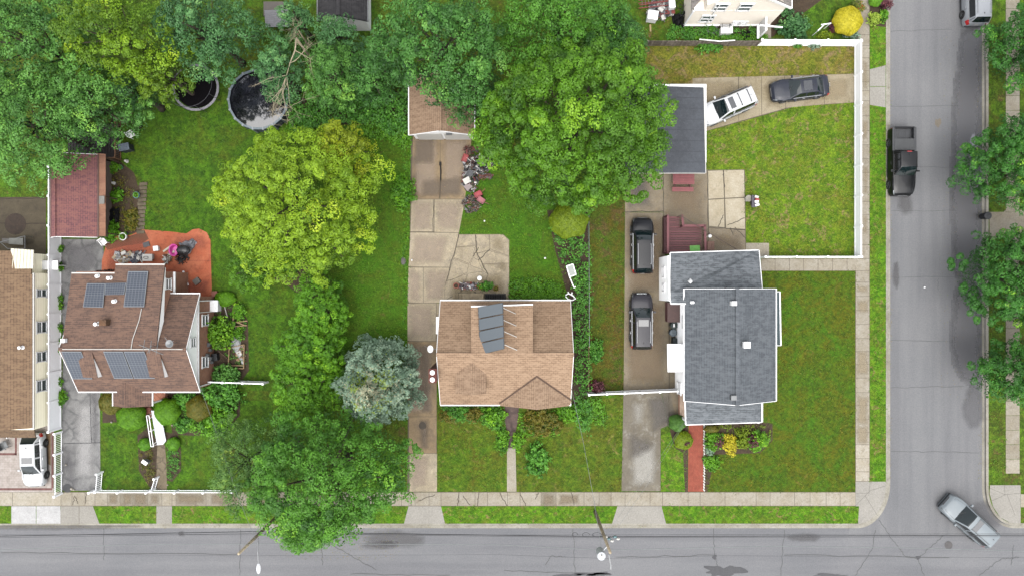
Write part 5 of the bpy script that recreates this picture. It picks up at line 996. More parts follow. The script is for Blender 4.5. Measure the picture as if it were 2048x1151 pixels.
# ---- top cream house
o=W(1455,0); he_=root('cream_two_storey_house',(o.x,o.y,0),'pale two storey house with four windows at the top edge','house')
PALE=plain(236,226,212,.6,var=.03,k=1.0); RG=shingle('grey_brown_shingle',[C(156,148,144),C(140,134,130),C(112,108,104),C(170,162,156)],0,.5,.17,.3)
y0=(CY-52)/S; x0=(1368-CX)/S; x1=(1537-CX)/S; xm_=(1452-CX)/S
m=MB(); m.prism([(x0,y0),(x1,y0),(x1,y0+8),(x0,y0+8)],-.05,3.2); 
m.prism([(x0+.8,y0+.02),(x1-.02,y0+.02),(x1-.02,y0+7.9),(x0+.8,y0+7.9)],3.1,4.2)
m.add([(x0+.8,y0+.02,4.2),(x1-.02,y0+.02,4.2),(xm_+1.6,y0+.02,6.4),(xm_-.8,y0+.02,6.4)],[(0,1,2,3)]); m.build('wall',PALE,he_)
m=MB()
m.slab([(x0+.6,y0+1.4,4.4),(xm_,y0+1.4,6.8),(xm_,y0+8.2,6.8),(x0+.6,y0+8.2,4.4)],.12); m.slab([(xm_,y0-.2,7.0),(x1+.25,y0-.2,4.2),(x1+.25,y0+8.2,4.2),(xm_,y0+8.2,7.0)],.12)
m.slab([(x0-.2,y0-.0,3.2),(x0+1.0,y0+1.3,4.2),(x0+1.0,y0+8,4.2),(x0-.2,y0+8,3.2)],.1); m.build('roof',RG,he_)
m=MB(); m.bar((x0,y0-.06,.3),(x1,y0-.06,.3),.14,.12); m.bar((xm_,y0-.22,6.95),(x1+.25,y0-.22,4.15),.08,.2); m.bar((x1+.27,y0-.2,4.1),(x1+.27,y0+8,4.1),.12); m.bar((x0-.04,y0-.04,0),(x0-.04,y0-.04,3.2),.12); m.tube([(x0+1.7,y0-.07,.3),(x0+1.7,y0-.07,4.4)],.045); m.build('trim',WHITE,he_)
for px_,py_,z in ((1441,17,3.9),(1490,17,3.9),(1414,41,1.6)):
    c=W(px_,py_,z); window(he_,(c.x,y0,z),1.0,1.3,(0,-1))
for px_ in (1471,1487): c=W(px_,47,.7); window(he_,(c.x,y0,.75),.5,.5,(0,-1))
m=MB(); a=W(1516,50).xy; m.prism([W(1514,48).xy[:],W(1518,48).xy[:],W(1518,78).xy[:],W(1514,78).xy[:]],0,1.9); m.bar(W(1516,77,2.0),W(1516,50,2.0),.15); m.bar(W(1519,51,2.2),W(1565,55,2.2),.1); m.tube([W(1562,55,0),W(1562,55,2.2)],.05); m.build('porch_screen',WHITE,he_)
m=MB(); m.flat([(1517,15),(1541,15),(1541,78),(1519,78)],.14) ; m.build('porch_floor',SIDEW,he_)
# ---- garages and sheds
def gar(name,label,x0,x1,y0,y1,he,hr,rp,rm,wm,oh=6,gut=WHITE):
    o=W((x0+x1)/2,(y0+y1)/2); r_=root(name,(o.x,o.y,0),label,'garage'); return r_,gable(x0,x1,y0,y1,he,hr,'y',rp,r_,rm,wm,oh=oh,gutter=gut)
gc,(g1,g2)=gar('tan_garage','tan roofed garage with white front, half under the trees',832,946,175,278,2.5,3.9,889,R_Cd,WHITE,5)
m=MB(); yy_=(CY-278)/S
for x in (863,917): m.box(((x-CX)/S,yy_-.04,1.05),(2.1,.06,2.1)); 
m.build('garage_door',OFFW,gc); m=MB(); m.box(W(898,266,2.2),(.5,.35,.25)); m.build('lamp_box',GALV,gc)
gm,(g1,g2)=gar('maroon_garage','maroon shingled garage beside the long white fence',143,224,325,474,2.5,3.3,160,shingle('maroon_shingle',[C(150,100,98),C(132,88,92),C(104,72,78),C(158,108,100)],math.pi/2,.3,.16,.5),plain(170,150,140),5,plain(150,110,100))
m=MB(); a=G2(226,318); b=G2(244,476); m.slab([(a[0],a[1],2.45),(a[0],b[1],2.45),(b[0]-.12,b[1],2.15),(b[0]-.12,a[1],2.15)],.07); m.build('lean_to_roof',shingle('leanto_shingle',[C(176,128,104),C(160,116,96),C(132,98,82),C(186,140,114)],math.pi/2,.6,.5,.4),gm)
for y in (325,400,470): m=MB(); m.box((G2(240,y)[0],G2(0,y)[1],1.05),(.1,.1,2.1)); m.build('lean_to_post',WOODD,gm)
pass; m=MB(); p=W(204,400,2.3); m.box((p.x,p.y,2.34),(.45,.65,.04)); m.build('roof_patch',plain(170,166,158),gm)
o=W(1365,260); gr=root('flat_grey_garage',(o.x,o.y,0),'garage with plain dark grey low roof beside the white car','garage')
x0,y1=G2(1255,336); x1,y0=G2(1396,186); m=MB(); m.prism([(x0,y1),(x1,y1),(x1,y0),(x0,y0)],-.05,2.5); m.build('wall',WHITE,gr)
RF=concrete('grey_felt',C(112,118,128),C(98,103,112),C(124,130,140),.4,.6,wear=C(116,122,132)); m=MB(); a=L3(1250,347,2.75);b=L3(1411,346,2.75);c_=L3(1407,175,2.75);d_=L3(1250,172,2.75); a.z+=.25; d_.z+=.25; m.slab([a,b,c_,d_],.12)
for i in range(1,8):
    f=i/8; m.bar(a.lerp(d_,f)+Vector((0,0,.004)),b.lerp(c_,f)+Vector((0,0,.004)),.03,.012,1)
m.build('roof',[RF,plain(84,88,96,.9)],gr); m=MB(); m.bar(b+Vector((.03,0,-.05)),c_+Vector((.03,0,-.05)),.06,.09); m.bar(a+Vector((0,-.02,-.05)),b+Vector((0,-.02,-.05)),.04,.1); m.build('gutter',OFFW,gr)
o=W(690,20); ht=root('dark_roof_house',(o.x,o.y,0),'dark roofed house with white wall hidden by trees at the top edge','house')
gable(660,742,-110,62,2.9,4.0,'y',700,ht,shingle('charcoal_shingle',[C(62,61,63),C(52,51,54),C(38,38,40),C(72,70,72)],math.pi/2,.4,.17,.4),WHITE,6,gutter=GALV,rake=DKMET)
o=W(560,40); hs_=root('grey_ribbed_shed',(o.x,o.y,0),'small shed with ribbed light grey roof at the top','shed')
m=MB(); x0,y1=G2(545,52); x1,y0=G2(584,24); m.prism([(x0,y1),(x1,y1),(x1,y0),(x0,y0)],-.05,2.1); m.build('wall',plain(120,110,100),hs_)
m=MB(); a=L3(529,22,2.4);b=L3(578,20,2.4);c_=L3(578,53,2.2);d_=L3(531,54,2.2); m.slab([d_,c_,b,a],.06)
for i in range(9): f=i/8; m.bar(a.lerp(d_,f)+Vector((0,0,.02)),b.lerp(c_,f)+Vector((0,0,.02)),.06,.04)
m.build('roof',plain(168,168,174,.6),hs_)
# houses beyond, built low detail outside the frame are left out
# ================= VEHICLES =================
TYRE=plain(26,26,27,.8,k=1.6,var=.05); CHROME=plain(214,216,220,.3,.2,var=.02); LENS=plain(190,196,200,.15,.4,spec=.8,var=.02); RED=plain(190,20,24,.2,spec=.8,var=.05,k=1.4); PLAST=plain(40,41,44,.6,k=1.6,var=.05)
CARGL=NT('car_glass'); CARGL=CARGL.fin(C(30,46,48),.06,.45)
def carpaint(r,g,b,k=1.6,metal=.0,rough=.3):
    m=NT('car_paint_%d'%r); nz=m.noise(m.pos(obj=True),60,2,.8); c=C(r,g,b,k)
    mm=m.fin(m.mix(nz,tuple(x*.9 for x in c[:3])+(1,),tuple(min(x*1.1,.9) for x in c[:3])+(1,)),rough,.2,metal)
    m.b.inputs['Coat Weight'].default_value=.12; m.b.inputs['Coat Roughness'].default_value=.06; return mm
def car(label,cat,name,px,py,ang,Lc,Wd,Ht,paint,kind='suv',rails=False,railm=CHROME,sunroof=None,z0=0.0,crossbars=False,grille=CHROME,group=None,roofbump=False,rear_lights=True):
    c=W(px,py,.9); rt=root(name,(c.x,c.y,z0),label,cat,group,math.radians(ang))
    hl=Lc/2; hw=Wd/2
    P={'suv':dict(belt=1.08,hood=1.05,nose=.78,wb=.23,wt=.075,rt=-.435,rb=-.485,tail=1.05,bp=-.02,wh=.36),
       'sedan':dict(belt=.93,hood=.90,nose=.66,wb=.205,wt=.055,rt=-.225,rb=-.375,tail=.98,bp=-.05,wh=.33),
       'hatch':dict(belt=.95,hood=.92,nose=.68,wb=.235,wt=.075,rt=-.33,rb=-.45,tail=.98,bp=-.06,wh=.33),
       'van':dict(belt=1.08,hood=1.0,nose=.75,wb=.3,wt=.12,rt=-.44,rb=-.49,tail=1.05,bp=-.02,wh=.34),
       'pickup':dict(belt=1.15,hood=1.12,nose=.9,wb=.2,wt=.105,rt=-.115,rb=-.135,tail=1.1,bp=-.0,wh=.40),
       'crossover':dict(belt=1.06,hood=1.02,nose=.74,wb=.26,wt=.09,rt=-.41,rb=-.485,tail=1.05,bp=-.02,wh=.35)}[kind]
    fa=hl-.92*(Lc/4.7); ra=-hl+.98*(Lc/4.7); wr=P['wh']
    if kind=='pickup': fa=hl-.98; ra=-hl+1.25
    # --- body loft
    xs=sorted(set([round(v,3) for v in list(np.linspace(-hl,hl,29))+[-hl+.02,-hl+.06,-hl+.13,hl-.02,hl-.06,hl-.13,hl-.2,fa-wr-.08,fa-wr,fa-wr*.6,fa,fa+wr*.6,fa+wr,fa+wr+.08,ra-wr-.08,ra-wr,ra-wr*.6,ra,ra+wr*.6,ra+wr,ra+wr+.08]]))
    def wx(x):
        f=x/hl; e=max(0,abs(f)-.55)/.45; k=(.17 if f>0 else .11)
        if kind=='pickup': k=(.14 if f>0 else .04)
        d=(hl-abs(x)); corner=max(0,1-d/.28)
        return hw*(1-k*e**2.2)*(1-.16*corner**2.2)
    wbx=P['wb']*Lc; rbx=P['rb']*Lc
    def zt(x):
        if x>wbx-.1:
            t=(x-(wbx-.1))/(hl-(wbx-.1)); return P['belt']+(P['hood']-P['belt'])*min(1,t*2)-(P['hood']-P['nose'])*max(0,(t-.35)/.65)**2.2
        if x<rbx+.05 and kind in('sedan',):
            t=(rbx+.05-x)/(hl+rbx+.05); return P['tail']-.06*t-.18*t**6
        if kind=='pickup': return P['tail'] if x<rbx else P['belt']
        d=(x+hl)
        return P['belt']-(.12*max(0,1-d/.15)**2)
    def zb(x):
        z=.24
        for a in (fa,ra):
            d=abs(x-a)
            if d<wr+.03: z=max(z,.24+math.sqrt(max(0,(wr+.03)**2-d*d))*1.12+.06)
        return z
    nj=8; G=[]
    for x in xs:
        w_,t_,b_=wx(x),zt(x),zb(x); mid=max(b_+.1,t_*.62); cr=.05 if x>wbx-.1 else .03
        e=max(0,1-(hl-abs(x))/.16)
        prof=[(w_*.97,b_),(w_,b_+(mid-b_)*.5),(w_*1.0,mid),(w_*.985,mid+(t_-mid)*.55),(w_*.94,t_-.045),(w_*.88,t_-.005),(w_*.5,t_+cr*.8),(0,t_+cr)]
        if e>0: prof=[(y,b_+(z-b_)*(1-.22*e) if z>mid else z) for y,z in prof]
        G.append([Vector((x,-y,z)) for y,z in prof]+[Vector((x,y,z)) for y,z in reversed(prof[:-1])])
    nc=len(G[0]); m=MB(); cut_bed=(kind=='pickup'); bedx=rbx-.12
    def faces(m,i0,i1,j0,j1,off=0,GG=G,close=False):
        vs=[];n_=j1-j0+1
        for i in range(i0,i1+1):
            for j in range(j0,j1+1):
                p=GG[i][j]
                if off:
                    a=GG[min(i+1,len(GG)-1)][j]-GG[max(i-1,0)][j]; b=GG[i][min(j+1,len(GG[0])-1)]-GG[i][max(j-1,0)]
                    n=b.cross(a); 
                    if n.length>1e-7:
                        n.normalize(); cc=Vector((p.x*.8,0,.6)); n=n if n.dot(p-cc)>0 else -n; p=p+n*off
                vs.append(p)
        m.add(vs,[((i)*n_+j,(i)*n_+j+1,(i+1)*n_+j+1,(i+1)*n_+j) for i in range(i1-i0) for j in range(j1-j0)])
    if cut_bed:
        ib=min(range(len(xs)),key=lambda i:abs(xs[i]-bedx)); faces(m,ib,len(xs)-1,0,nc-1); faces(m,0,ib,0,4); faces(m,0,ib,nc-5,nc-1)
        m.add([G[ib][j] for j in range(nc)],[tuple(range(nc))])
    else: faces(m,0,len(xs)-1,0,nc-1); m.add([G[0][j] for j in range(nc)],[tuple(range(nc))])
    m.add([G[-1][j] for j in range(nc)],[tuple(range(nc))[::-1]])
    if cut_bed: m.add([G[0][j] for j in range(nc)],[tuple(range(nc))])
    body=m.build('body',paint,rt,world=False,smooth=True)
    try:
        es=body.modifiers.new('edge','EDGE_SPLIT'); es.split_angle=math.radians(38)
    except Exception: pass
    m=MB(); m.box((0,0,.42),(Lc*.92,Wd*.8,.34)); m.build('underbody',PLAST,rt,world=False)
    m=MB(); m.box((hl-.07,0,.42),(.16,Wd*.78,.16)); m.build('bumper',PLAST,rt,world=False); m=MB(); m.box((-hl+.06,0,.42),(.14,Wd*.8,.18)); m.build('bumper',PLAST,rt,world=False)
    for s in(-1,1): m=MB(); m.box((0,s*(hw-.02),.27),(Lc*.42,.06,.1)); m.build('side_sill',PLAST,rt,world=False)
    # --- cabin loft
    wt,rtx,bp=P['wt']*Lc,P['rt']*Lc,P['bp']*Lc; bz=P['belt']-.015; rz=Ht
    st=[(wbx,0),(wbx+(wt-wbx)*.12,.14),(wbx+(wt-wbx)*.5,.55),(wbx+(wt-wbx)*.88,.92),(wt,.985),(wt-.1,1.0),(bp+.06,1.0),(bp-.06,1.0),((bp+rtx)/2,1.0),(rtx+.14,.995),(rtx,.975),(rtx+(rbx-rtx)*.15,.88),(rtx+(rbx-rtx)*.85,.18),(rbx,0.0)]
    CG=[]; yb=hw*.90; yt=hw*(.68 if kind!='sedan' else .62)
    for x,t in st:
        zr=bz+(rz-bz)*t; yy=yb*(1-.05*max(0,x/hl)**2-.06*max(0,-x/hl)**3); yT=yb+(yt-yb)*t*(.93 if False else 1); 
        bow=.14*(1-min(1,abs(t-.0)))*(1 if x>0 else .5)  # curved windshield base
        def pt(y,z,c_): return Vector((x+(bow if x>0 else -bow)*c_,y,z))
        A=[(yy,bz-.03),(yy+(yT-yy)*.12,bz+(zr-bz)*.12),(yy+(yT-yy)*.86,bz+(zr-bz)*.86),(yT,bz+(zr-bz)*.965),(yT*.88,zr),(yT*.45,zr+.022*t),(0,zr+.03*t)]
        cf=[0,.05,.1,.3,.45,.85,1]
        CG.append([pt(-y,z,c_) for (y,z),c_ in zip(A,cf)]+[pt(y,z,c_) for (y,z),c_ in zip(reversed(A[:-1]),reversed(cf[:-1]))])
    n=len(CG[0]) # 13
    m=MB(); F=lambda i0,i1,j0,j1:faces(m,i0,i1,j0,j1,0,CG)
    F(0,13,0,1);F(0,13,n-2,n-1);F(0,13,2,4);F(0,13,n-5,n-3);F(4,10,4,n-5);F(12,13,4,n-5);F(0,1,1,2);F(0,1,n-3,n-2);F(6,7,1,2);F(6,7,n-3,n-2);F(11,13,1,2);F(11,13,n-3,n-2);F(9,10,1,2) ;F(9,10,n-3,n-2)
    m.build('roof',paint,rt,world=False,smooth=True)
    m=MB(); faces(m,0,4,4,n-5,0,CG); m.build('windshield',CARGL,rt,world=False,smooth=True)
    m=MB(); faces(m,10,12,4,n-5,0,CG); m.build('rear_window',CARGL,rt,world=False,smooth=True)
    for (i0,i1) in ((1,6),(7,9),(10,11)):
        for (j0,j1) in ((1,2),(n-3,n-2)):
            m=MB(); faces(m,i0,i1,j0,j1,0,CG); m.build('side_window',glassm(20,24,26,.06,'tinted_glass') if 'tinted_glass' not in bpy.data.materials else bpy.data.materials['tinted_glass'],rt,world=False,smooth=True)
    # belt trim
    for s in(-1,1):
        m=MB(); m.bar((wbx-.2,s*(yb+.02),bz+.02),(rbx+.25,s*(yb+.005),bz+.03),.05,.03); m.build('window_trim',railm,rt,world=False)
        m=MB(); mx=wbx-.28; m.box((mx,s*(hw+.10),bz+.06),(.14,.22,.15)); m.bar((mx+.03,s*(hw-.06),bz),(mx,s*(hw+.06),bz+.05),.06); mi=m.build('mirror',paint,rt,world=False,bevel=.03); 
        m=MB(); m.box((mx-.075,s*(hw+.11),bz+.07),(.01,.17,.11)); m.build('mirror_glass',CHROME,mi,world=False)
    # doors seams & handles
    for x in (wbx-.35,bp,bp-1.0*(Lc/4.7)):
        if kind=='pickup' and x<rbx: continue
        for s in(-1,1):
            m=MB(); m.box((x,s*(hw*.998),.68),(.014,.012,.62)); m.build('door_seam',PLAST,rt,world=False)
    for x in (bp+.15,bp-.85*(Lc/4.7)):
        if kind=='pickup' and x<rbx: continue
        for s in(-1,1):
            m=MB(); m.box((x,s*(hw+.01),.86),(.2,.04,.035)); m.build('door_handle',railm,rt,world=False)
    # lights
    I=len(xs)-1
    def near(x): return min(range(len(xs)),key=lambda i:abs(xs[i]-x))
    for (j0,j1) in ((3,6),(nc-7,nc-4)):
        m=MB(); faces(m,near(hl-.34),near(hl-.06),(4 if j0==3 else nc-6),(5 if j0==3 else nc-5),.008); m.build('headlight',LENS,rt,world=False,smooth=True)
    for (j0,j1) in ((2,5),(nc-6,nc-3)):
        m=MB(); faces(m,near(-hl+.02),near(-hl+(.3 if kind!='pickup' else .13)),j0,j1,.008); m.build('taillight',RED,rt,world=False,smooth=True)
    m=MB(); zz=P['nose']-.12
    m.box((hl+.0,0,zz),(.04,Wd*.42,.16)); m.build('grille',PLAST,rt,world=False)
    m=MB(); 
    if grille is LENS:
        for i in range(7): m.box((hl-.06,(-3+i)*.12,P['nose']+.02),(.1,.07,.05))
    else: m.box((hl+.015,0,zz+.02),(.03,Wd*.4,.03)); m.box((hl+.015,0,zz-.06),(.03,Wd*.4,.02))
    m.build('grille_bar',grille,rt,world=False)
    m=MB(); m.box((-hl-.005,0,.72),(.02,.32,.16)); m.build('licence_plate',OFFW,rt,world=False)
    # hood seams: a shallow dark shut line
    m=MB(); fz=lambda x:zt(x)+.012
    hx=[wbx-.02+ (hl-.3-wbx)*i/5 for i in range(6)]
    for s in (-1,1):
        for i in range(5):
            y0_=hw*(.80-.015*i**1.3); y1_=hw*(.80-.015*(i+1)**1.3); m.bar((hx[i],s*y0_,fz(hx[i])+.004),(hx[i+1],s*y1_,fz(hx[i+1])+.004),.014,.008)
    m.bar((hl-.3,-hw*.66,fz(hl-.3)+.0),(hl-.3,hw*.66,fz(hl-.3)+.0),.014,.03); m.build('bonnet_seam',PLAST,rt,world=False)
    for s in (-1,1):
        m=MB(); a_=Vector((wbx+.09,s*.12*-1+s*.3,bz+.06)); m.bar(a_,Vector((wbx-.12,s*.3-s*.55,bz+.26)),.02); 
        m.build('wiper',PLAST,rt,world=False)
    if sunroof:
        sx,sl,sw=sunroof; m=MB(); m.box((wt-sx,0,rz+.034),(sl,sw,.02)); m.build('sunroof',glassm(34,36,40,.2,'sunroof_glass'),rt,world=False,bevel=.008)
    if rails:
        for s in(-1,1):
            m=MB(); m.bar((wt-.35,s*yt*.86,rz+.08),(rtx+.35,s*yt*.86,rz+.08),.035,.035)
            for x in (wt-.35,rtx+.35): m.box((x,s*yt*.86,rz+.04),(.08,.04,.08))
            m.build('roof_rail',railm,rt,world=False)
    if crossbars:
        for x in (wt-1.15,rtx+.5):
            m=MB(); m.bar((x,-yt*.82,rz+.09),(x,yt*.82,rz+.09),.05,.03); m.box((x,yt*.8,rz+.05),(.1,.05,.08)); m.box((x,-yt*.8,rz+.05),(.1,.05,.08)); m.build('roof_bar',PLAST,rt,world=False)
    m=MB(); m.box((rtx+.3,0,rz+.05),(.12,.03,.06)); m.build('aerial',PLAST,rt,world=False)
    if kind=='pickup':
        bw=hw*.80; m=MB(); x0,x1=-hl+.1,bedx
        m.box(((x0+x1)/2,0,.72),(x1-x0,bw*2,.05)); 
        for s in(-1,1): m.box(((x0+x1)/2,s*(bw+.02),.92),(x1-x0,.05,.42)); m.box(((x0+x1)/2,s*(bw+.09),P['tail']-.02),(x1-x0+.1,.22,.05)); m.box((ra,s*(bw-.09),.82),(.7,.2,.18))
        for i in range(9): m.box(((x0+x1)/2,-bw*.75+i*bw*.1875,.75),(x1-x0-.1,.05,.02))
        m.build('truck_bed',plain(58,60,64,.5,k=1.8),rt,world=False,bevel=.01)
        m=MB(); m.box((-hl+.06,0,.86),(.1,bw*2.15,.52)); m.build('tailgate',paint,rt,world=False,bevel=.015)
        m=MB(); m.box((x1-.48,0,P['tail']-.005),(.95,bw*2,.045)); m.build('bed_cover',plain(62,64,66,.6,k=1.6),rt,world=False)
        m=MB(); m.box((rtx+.02,0,rz+.01),(.05,.4,.05)); m.build('brake_light',RED,rt,world=False)
    for x in (fa,ra):
        for s in(-1,1):
            r=wr-.02; m=MB(); y=s*(hw-.10); m.lathe((x,y,r+(0)),[(r*.6,-.11),(r*.94,-.11),(r,-.07),(r,.07),(r*.94,.11),(r*.6,.11)],24,ax='Y'); wl=m.build('wheel',TYRE,rt,world=False,smooth=False)
            m=MB(); m.lathe((x,y+s*.085,r),[(r*.66,-.02),(r*.66,.02),(r*.6,.022),(.02,.0)] if s<0 else [(.02,0),(r*.6,-.022),(r*.66,-.02),(r*.66,.02)],20,ax='Y')
            for k in range(5):
                a=k*2*math.pi/5; m.bar((x,y+s*.115,r),(x+math.cos(a)*r*.6,y+s*.115,r+math.sin(a)*r*.6),.05,.03)
            m.build('rim',GALV,wl,world=False)
    return rt
BLKP=carpaint(36,37,43,2.75,0,.36); GRYP=carpaint(70,68,76,2.75,0,.36); WHP=carpaint(244,246,248,2.1,0,.3); DKP=carpaint(34,35,38,2.75,0,.3); BLUP=carpaint(62,66,80,2.75,0,.3); SILP=carpaint(176,186,192,2.6,.0,.25); SILV=carpaint(206,210,216,2.6,0,.28)
car('black estate car with chrome roof rails at the upper end of the driveway','car','parked_suv',1285.5,491,90,4.66,1.84,1.66,BLKP,'crossover',rails=True)
car('charcoal grey off-roader with a row of slots on its nose, lower on the driveway','car','parked_suv',1283.5,642,90,4.72,1.86,1.70,GRYP,'suv',rails=True,grille=LENS,sunroof=(.45,.55,.85))
car('white off-roader nosing towards the flat grey garage','car','parked_suv',1456,212,203.5,4.85,1.88,1.72,WHP,'suv',sunroof=(.45,.45,.95),crossbars=True,railm=plain(60,60,62,.5,k=1.6))
car('dark blue grey saloon parked behind the white car','car','parked_sedan',1603,175.5,187,4.85,1.83,1.42,BLUP,'sedan',sunroof=(.6,.7,.8))
car('black pickup truck at the kerb of the side road','pickup truck','pickup_truck',1808,322,-90,5.75,2.0,1.82,DKP,'pickup',z0=ROADZ+.002,railm=PLAST)
car('white saloon parked on the pale paver court','car','parked_sedan',63,920,-88,4.5,1.78,1.46,WHP,'hatch',sunroof=(.45,.5,.85),railm=WHITE)
car('silver grey estate car turning at the road corner','car','turning_suv',1941,1042,138.5,4.95,1.92,1.76,SILP,'suv',rails=True,sunroof=(.55,.45,1.0),z0=ROADZ+.004,railm=plain(90,94,98,.4,.3))
car('silver van cut by the top edge on the side road','van','parked_van',1956,-11,91,4.9,1.9,1.75,SILV,'van',rails=True,z0=ROADZ+.002)
# ================= FENCES, POLES, FURNITURE =================
def fence(name,label,pts,h,mat,post=2.4,style='solid',th=.05,pw=.13,cap=True,group=None):
    P=[W(*p) for p in pts]; rt=root(name,tuple(P[0]),label,'fence',group)
    for i in range(len(P)-1):
        a,b=P[i],P[i+1]; d=b-a; L=d.length; n=max(1,round(L/post)); u=d.normalized()
        m=MB()
        if style=='solid':
            m.bar(a+Vector((0,0,h*.5)),b+Vector((0,0,h*.5)),th*.6,h*.92)
            k=int(L/.28)
            for j in range(1,k): q=a.lerp(b,j/k); m.box((q.x,q.y,h*.5),(.012,th*.75,h*.9),math.atan2(d.y,d.x))
            m.bar(a+Vector((0,0,h-.04)),b+Vector((0,0,h-.04)),th*1.6,.09); m.bar(a+Vector((0,0,.1)),b+Vector((0,0,.1)),th*1.6,.12)
        elif style=='picket':
            for z in (h*.12,h*.9): m.bar(a+Vector((0,0,z)),b+Vector((0,0,z)),.04,.05)
            k=int(L/.15)
            for j in range(k+1): q=a.lerp(b,j/k); m.box((q.x,q.y,h*.52),(.035,.025,h*.96),math.atan2(d.y,d.x))
        elif style=='wood':
            k=int(L/.14)
            for j in range(k): q=a.lerp(b,(j+.5)/k); hh=h*(1+random.uniform(-.03,.02)); m.box((q.x,q.y,hh/2),(.128,.025,hh),math.atan2(d.y,d.x)+random.uniform(-.02,.02),t=random.random())
            for z in(.3,h-.25): m.bar(a+Vector((0,.03,z)),b+Vector((0,.03,z)),.04,.08)
        elif style=='chain':
            m.tube([a+Vector((0,0,h)),b+Vector((0,0,h))],.025)
            k=int(L/.22)
            for j in range(k):
                q=a.lerp(b,j/k); r=a.lerp(b,min(1,(j+h/.22*.6)/k)); m.bar(q+Vector((0,0,0.03)),r+Vector((0,0,h)),.008); m.bar(q+Vector((0,0,h)),r+Vector((0,0,0.03)),.008)
        m.build('rail' if style in('chain',) else 'panel',mat,rt)
        for j in range(n+1):
            if j==0 and i>0: continue
            q=a.lerp(b,j/n); m=MB(); 
            if style=='chain': m.tube([(q.x,q.y,-.02),(q.x,q.y,h+.06)],.035)
            else:
                m.box((q.x,q.y,h/2+.02),(pw,pw,h+.06),math.atan2(d.y,d.x))
                if cap: m.box((q.x,q.y,h+.07),(pw*1.25,pw*1.25,.04),math.atan2(d.y,d.x)); m.lathe((q.x,q.y,h+.09),[(pw*.6,0),(.01,.06)],4)
            m.build('post',mat,rt)
    return rt
VIN=plain(252,253,255,.4,var=.02,k=.95)
fence('vinyl_fence','white solid fence along the side pavement',[(1709,92),(1709,515)],1.15,VIN,2.45)
fence('vinyl_fence','white solid fence between the bare lawn strip and the flowering garden at the top',[(1513,91),(1706,92)],1.3,VIN,2.45)
fence('vinyl_fence','low white fence bordering the concrete walk to the corner house',[(1522,514.5),(1706,514.5)],1.0,VIN,2.4)
fence('vinyl_gate_fence','white fence and gate across the driveway of the grey roofed house',[(1175,784),(1348,777)],1.3,VIN,1.6)
fence('vinyl_fence','long solid white fence beside the cream house and old asphalt driveway',[(122.5,340),(122.5,855)],1.6,VIN,2.4)
fence('picket_fence','white baluster fence between the paver court and old asphalt driveway',[(124.5,862),(124.5,985)],1.0,VIN,1.8,'picket')
fence('vinyl_fence','short white fence from the left brick house to the hedge row',[(418,759),(536,763)],1.2,VIN,1.8)
fence('picket_fence','white picket fence along the lower pavement in front of the brick house',[(189,979),(470,979)],.75,VIN,2.2,'picket')
fence('picket_gate','open white gate leaf at the left end of the lower picket fence',[(203,977),(206,942)],.9,VIN,1.5,'picket')
fence('picket_gate','small open white gate leaf beside the beige path',[(311,976),(318,952)],.8,VIN,1.0,'picket')
fence('wooden_fence','weathered grey wooden plank fence behind the bare lawn strip',[(1290,92),(1512,92)],1.2,concrete('grey_wood',C(150,140,130),C(120,110,100),C(96,88,80),1.5,1,wear=C(170,162,150),lift=2.2),2.4,'wood',pw=.1,cap=False)
c=W(1399,79,1.35); t=MB(); t.bar(c,W(1440,83,1.3),.07); t.bar(W(1440,83,1.3),W(1470,81,1.3),.07); tag(t.build('white_pole',WHITE,None,org=tuple(c)),'bent white strip lying on top of the grey wooden fence','strip')
fence('chain_link_fence','chain link fence between the ivy and the olive grass strip',[(1175,430),(1176,690)],1.1,GALV,2.4,'chain')
fence('wooden_board_fence','low pale wooden board edging at the lower end of the ivy',[(1176,692),(1176,785)],.7,WOODL,1.8,'wood',pw=.08,cap=False)
# poles, wires
POLEM=concrete('pole_wood',C(196,184,160),C(172,158,134),C(140,128,108),2,1,lift=2.6)
def upole(label,px,py,h,light):
    c=W(px,py); rt=root('utility_pole',(c.x,c.y,0),label,'utility pole')
    m=MB(); m.tube([(c.x,c.y,-.1),(c.x,c.y,h*.5),(c.x,c.y,h)],[.155,.13,.10],12); m.build('pole',POLEM,rt,smooth=True)
    return rt,c
rt,pc=upole('wooden utility pole with a grey transformer between the two driveway aprons',1190,1022,9.0,0)
t=W(1202,1108,8.0); m=MB(); m.lathe((t.x,t.y,7.2),[(.27,0),(.3,.05),(.3,1.0),(.32,1.02),(.3,1.1),(.05,1.16)],18); m.bar((t.x,t.y,7.7),(pc.x,pc.y,7.7),.08); tr=m.build('transformer',plain(222,226,230,.5,.2,var=.03,k=1.8),rt)
for dx in(.0,): 
    m=MB(); m.lathe((t.x+dx,t.y+.1,8.3),[(.05,0),(.07,.05),(.04,.1),(.06,.15),(.02,.22)],8); m.build('bushing',OFFW,tr)
m=MB(); m.bar((pc.x-.05,pc.y-.3,8.6),(pc.x+.1,pc.y-1.1,8.6),.07); m.box((pc.x+.1,pc.y-1.2,8.55),(.1,.35,.12)); m.bar((pc.x-.3,pc.y,5.75),(pc.x+.5,pc.y-.05,5.75),.06); m.build('bracket',GALV,rt)
for i in range(5):
    q=W(1212+i*6,1072+(i%3)*4,5.8); m=MB(); m.lathe(q,[(.05,-.1),(.09,-.05),(.09,.08),(.04,.13)],8,sx=1.6); m.build('insulator',plain(120,170,175,.3) if i%2 else OFFW,rt)
for k in range(3):
    m=MB(); q=W(1150+k*22,1068,5.75); m.tube([q+Vector((math.cos(a/9*6.28)*.22*(1+k*.3),math.sin(a/9*6.28)*.16,0)) for a in range(9)],.015); m.build('wire_loop',BLACK,rt)
rt2,pc2=upole('wooden utility pole with a street lamp arm at the big round tree',562,1024,9.0,1)
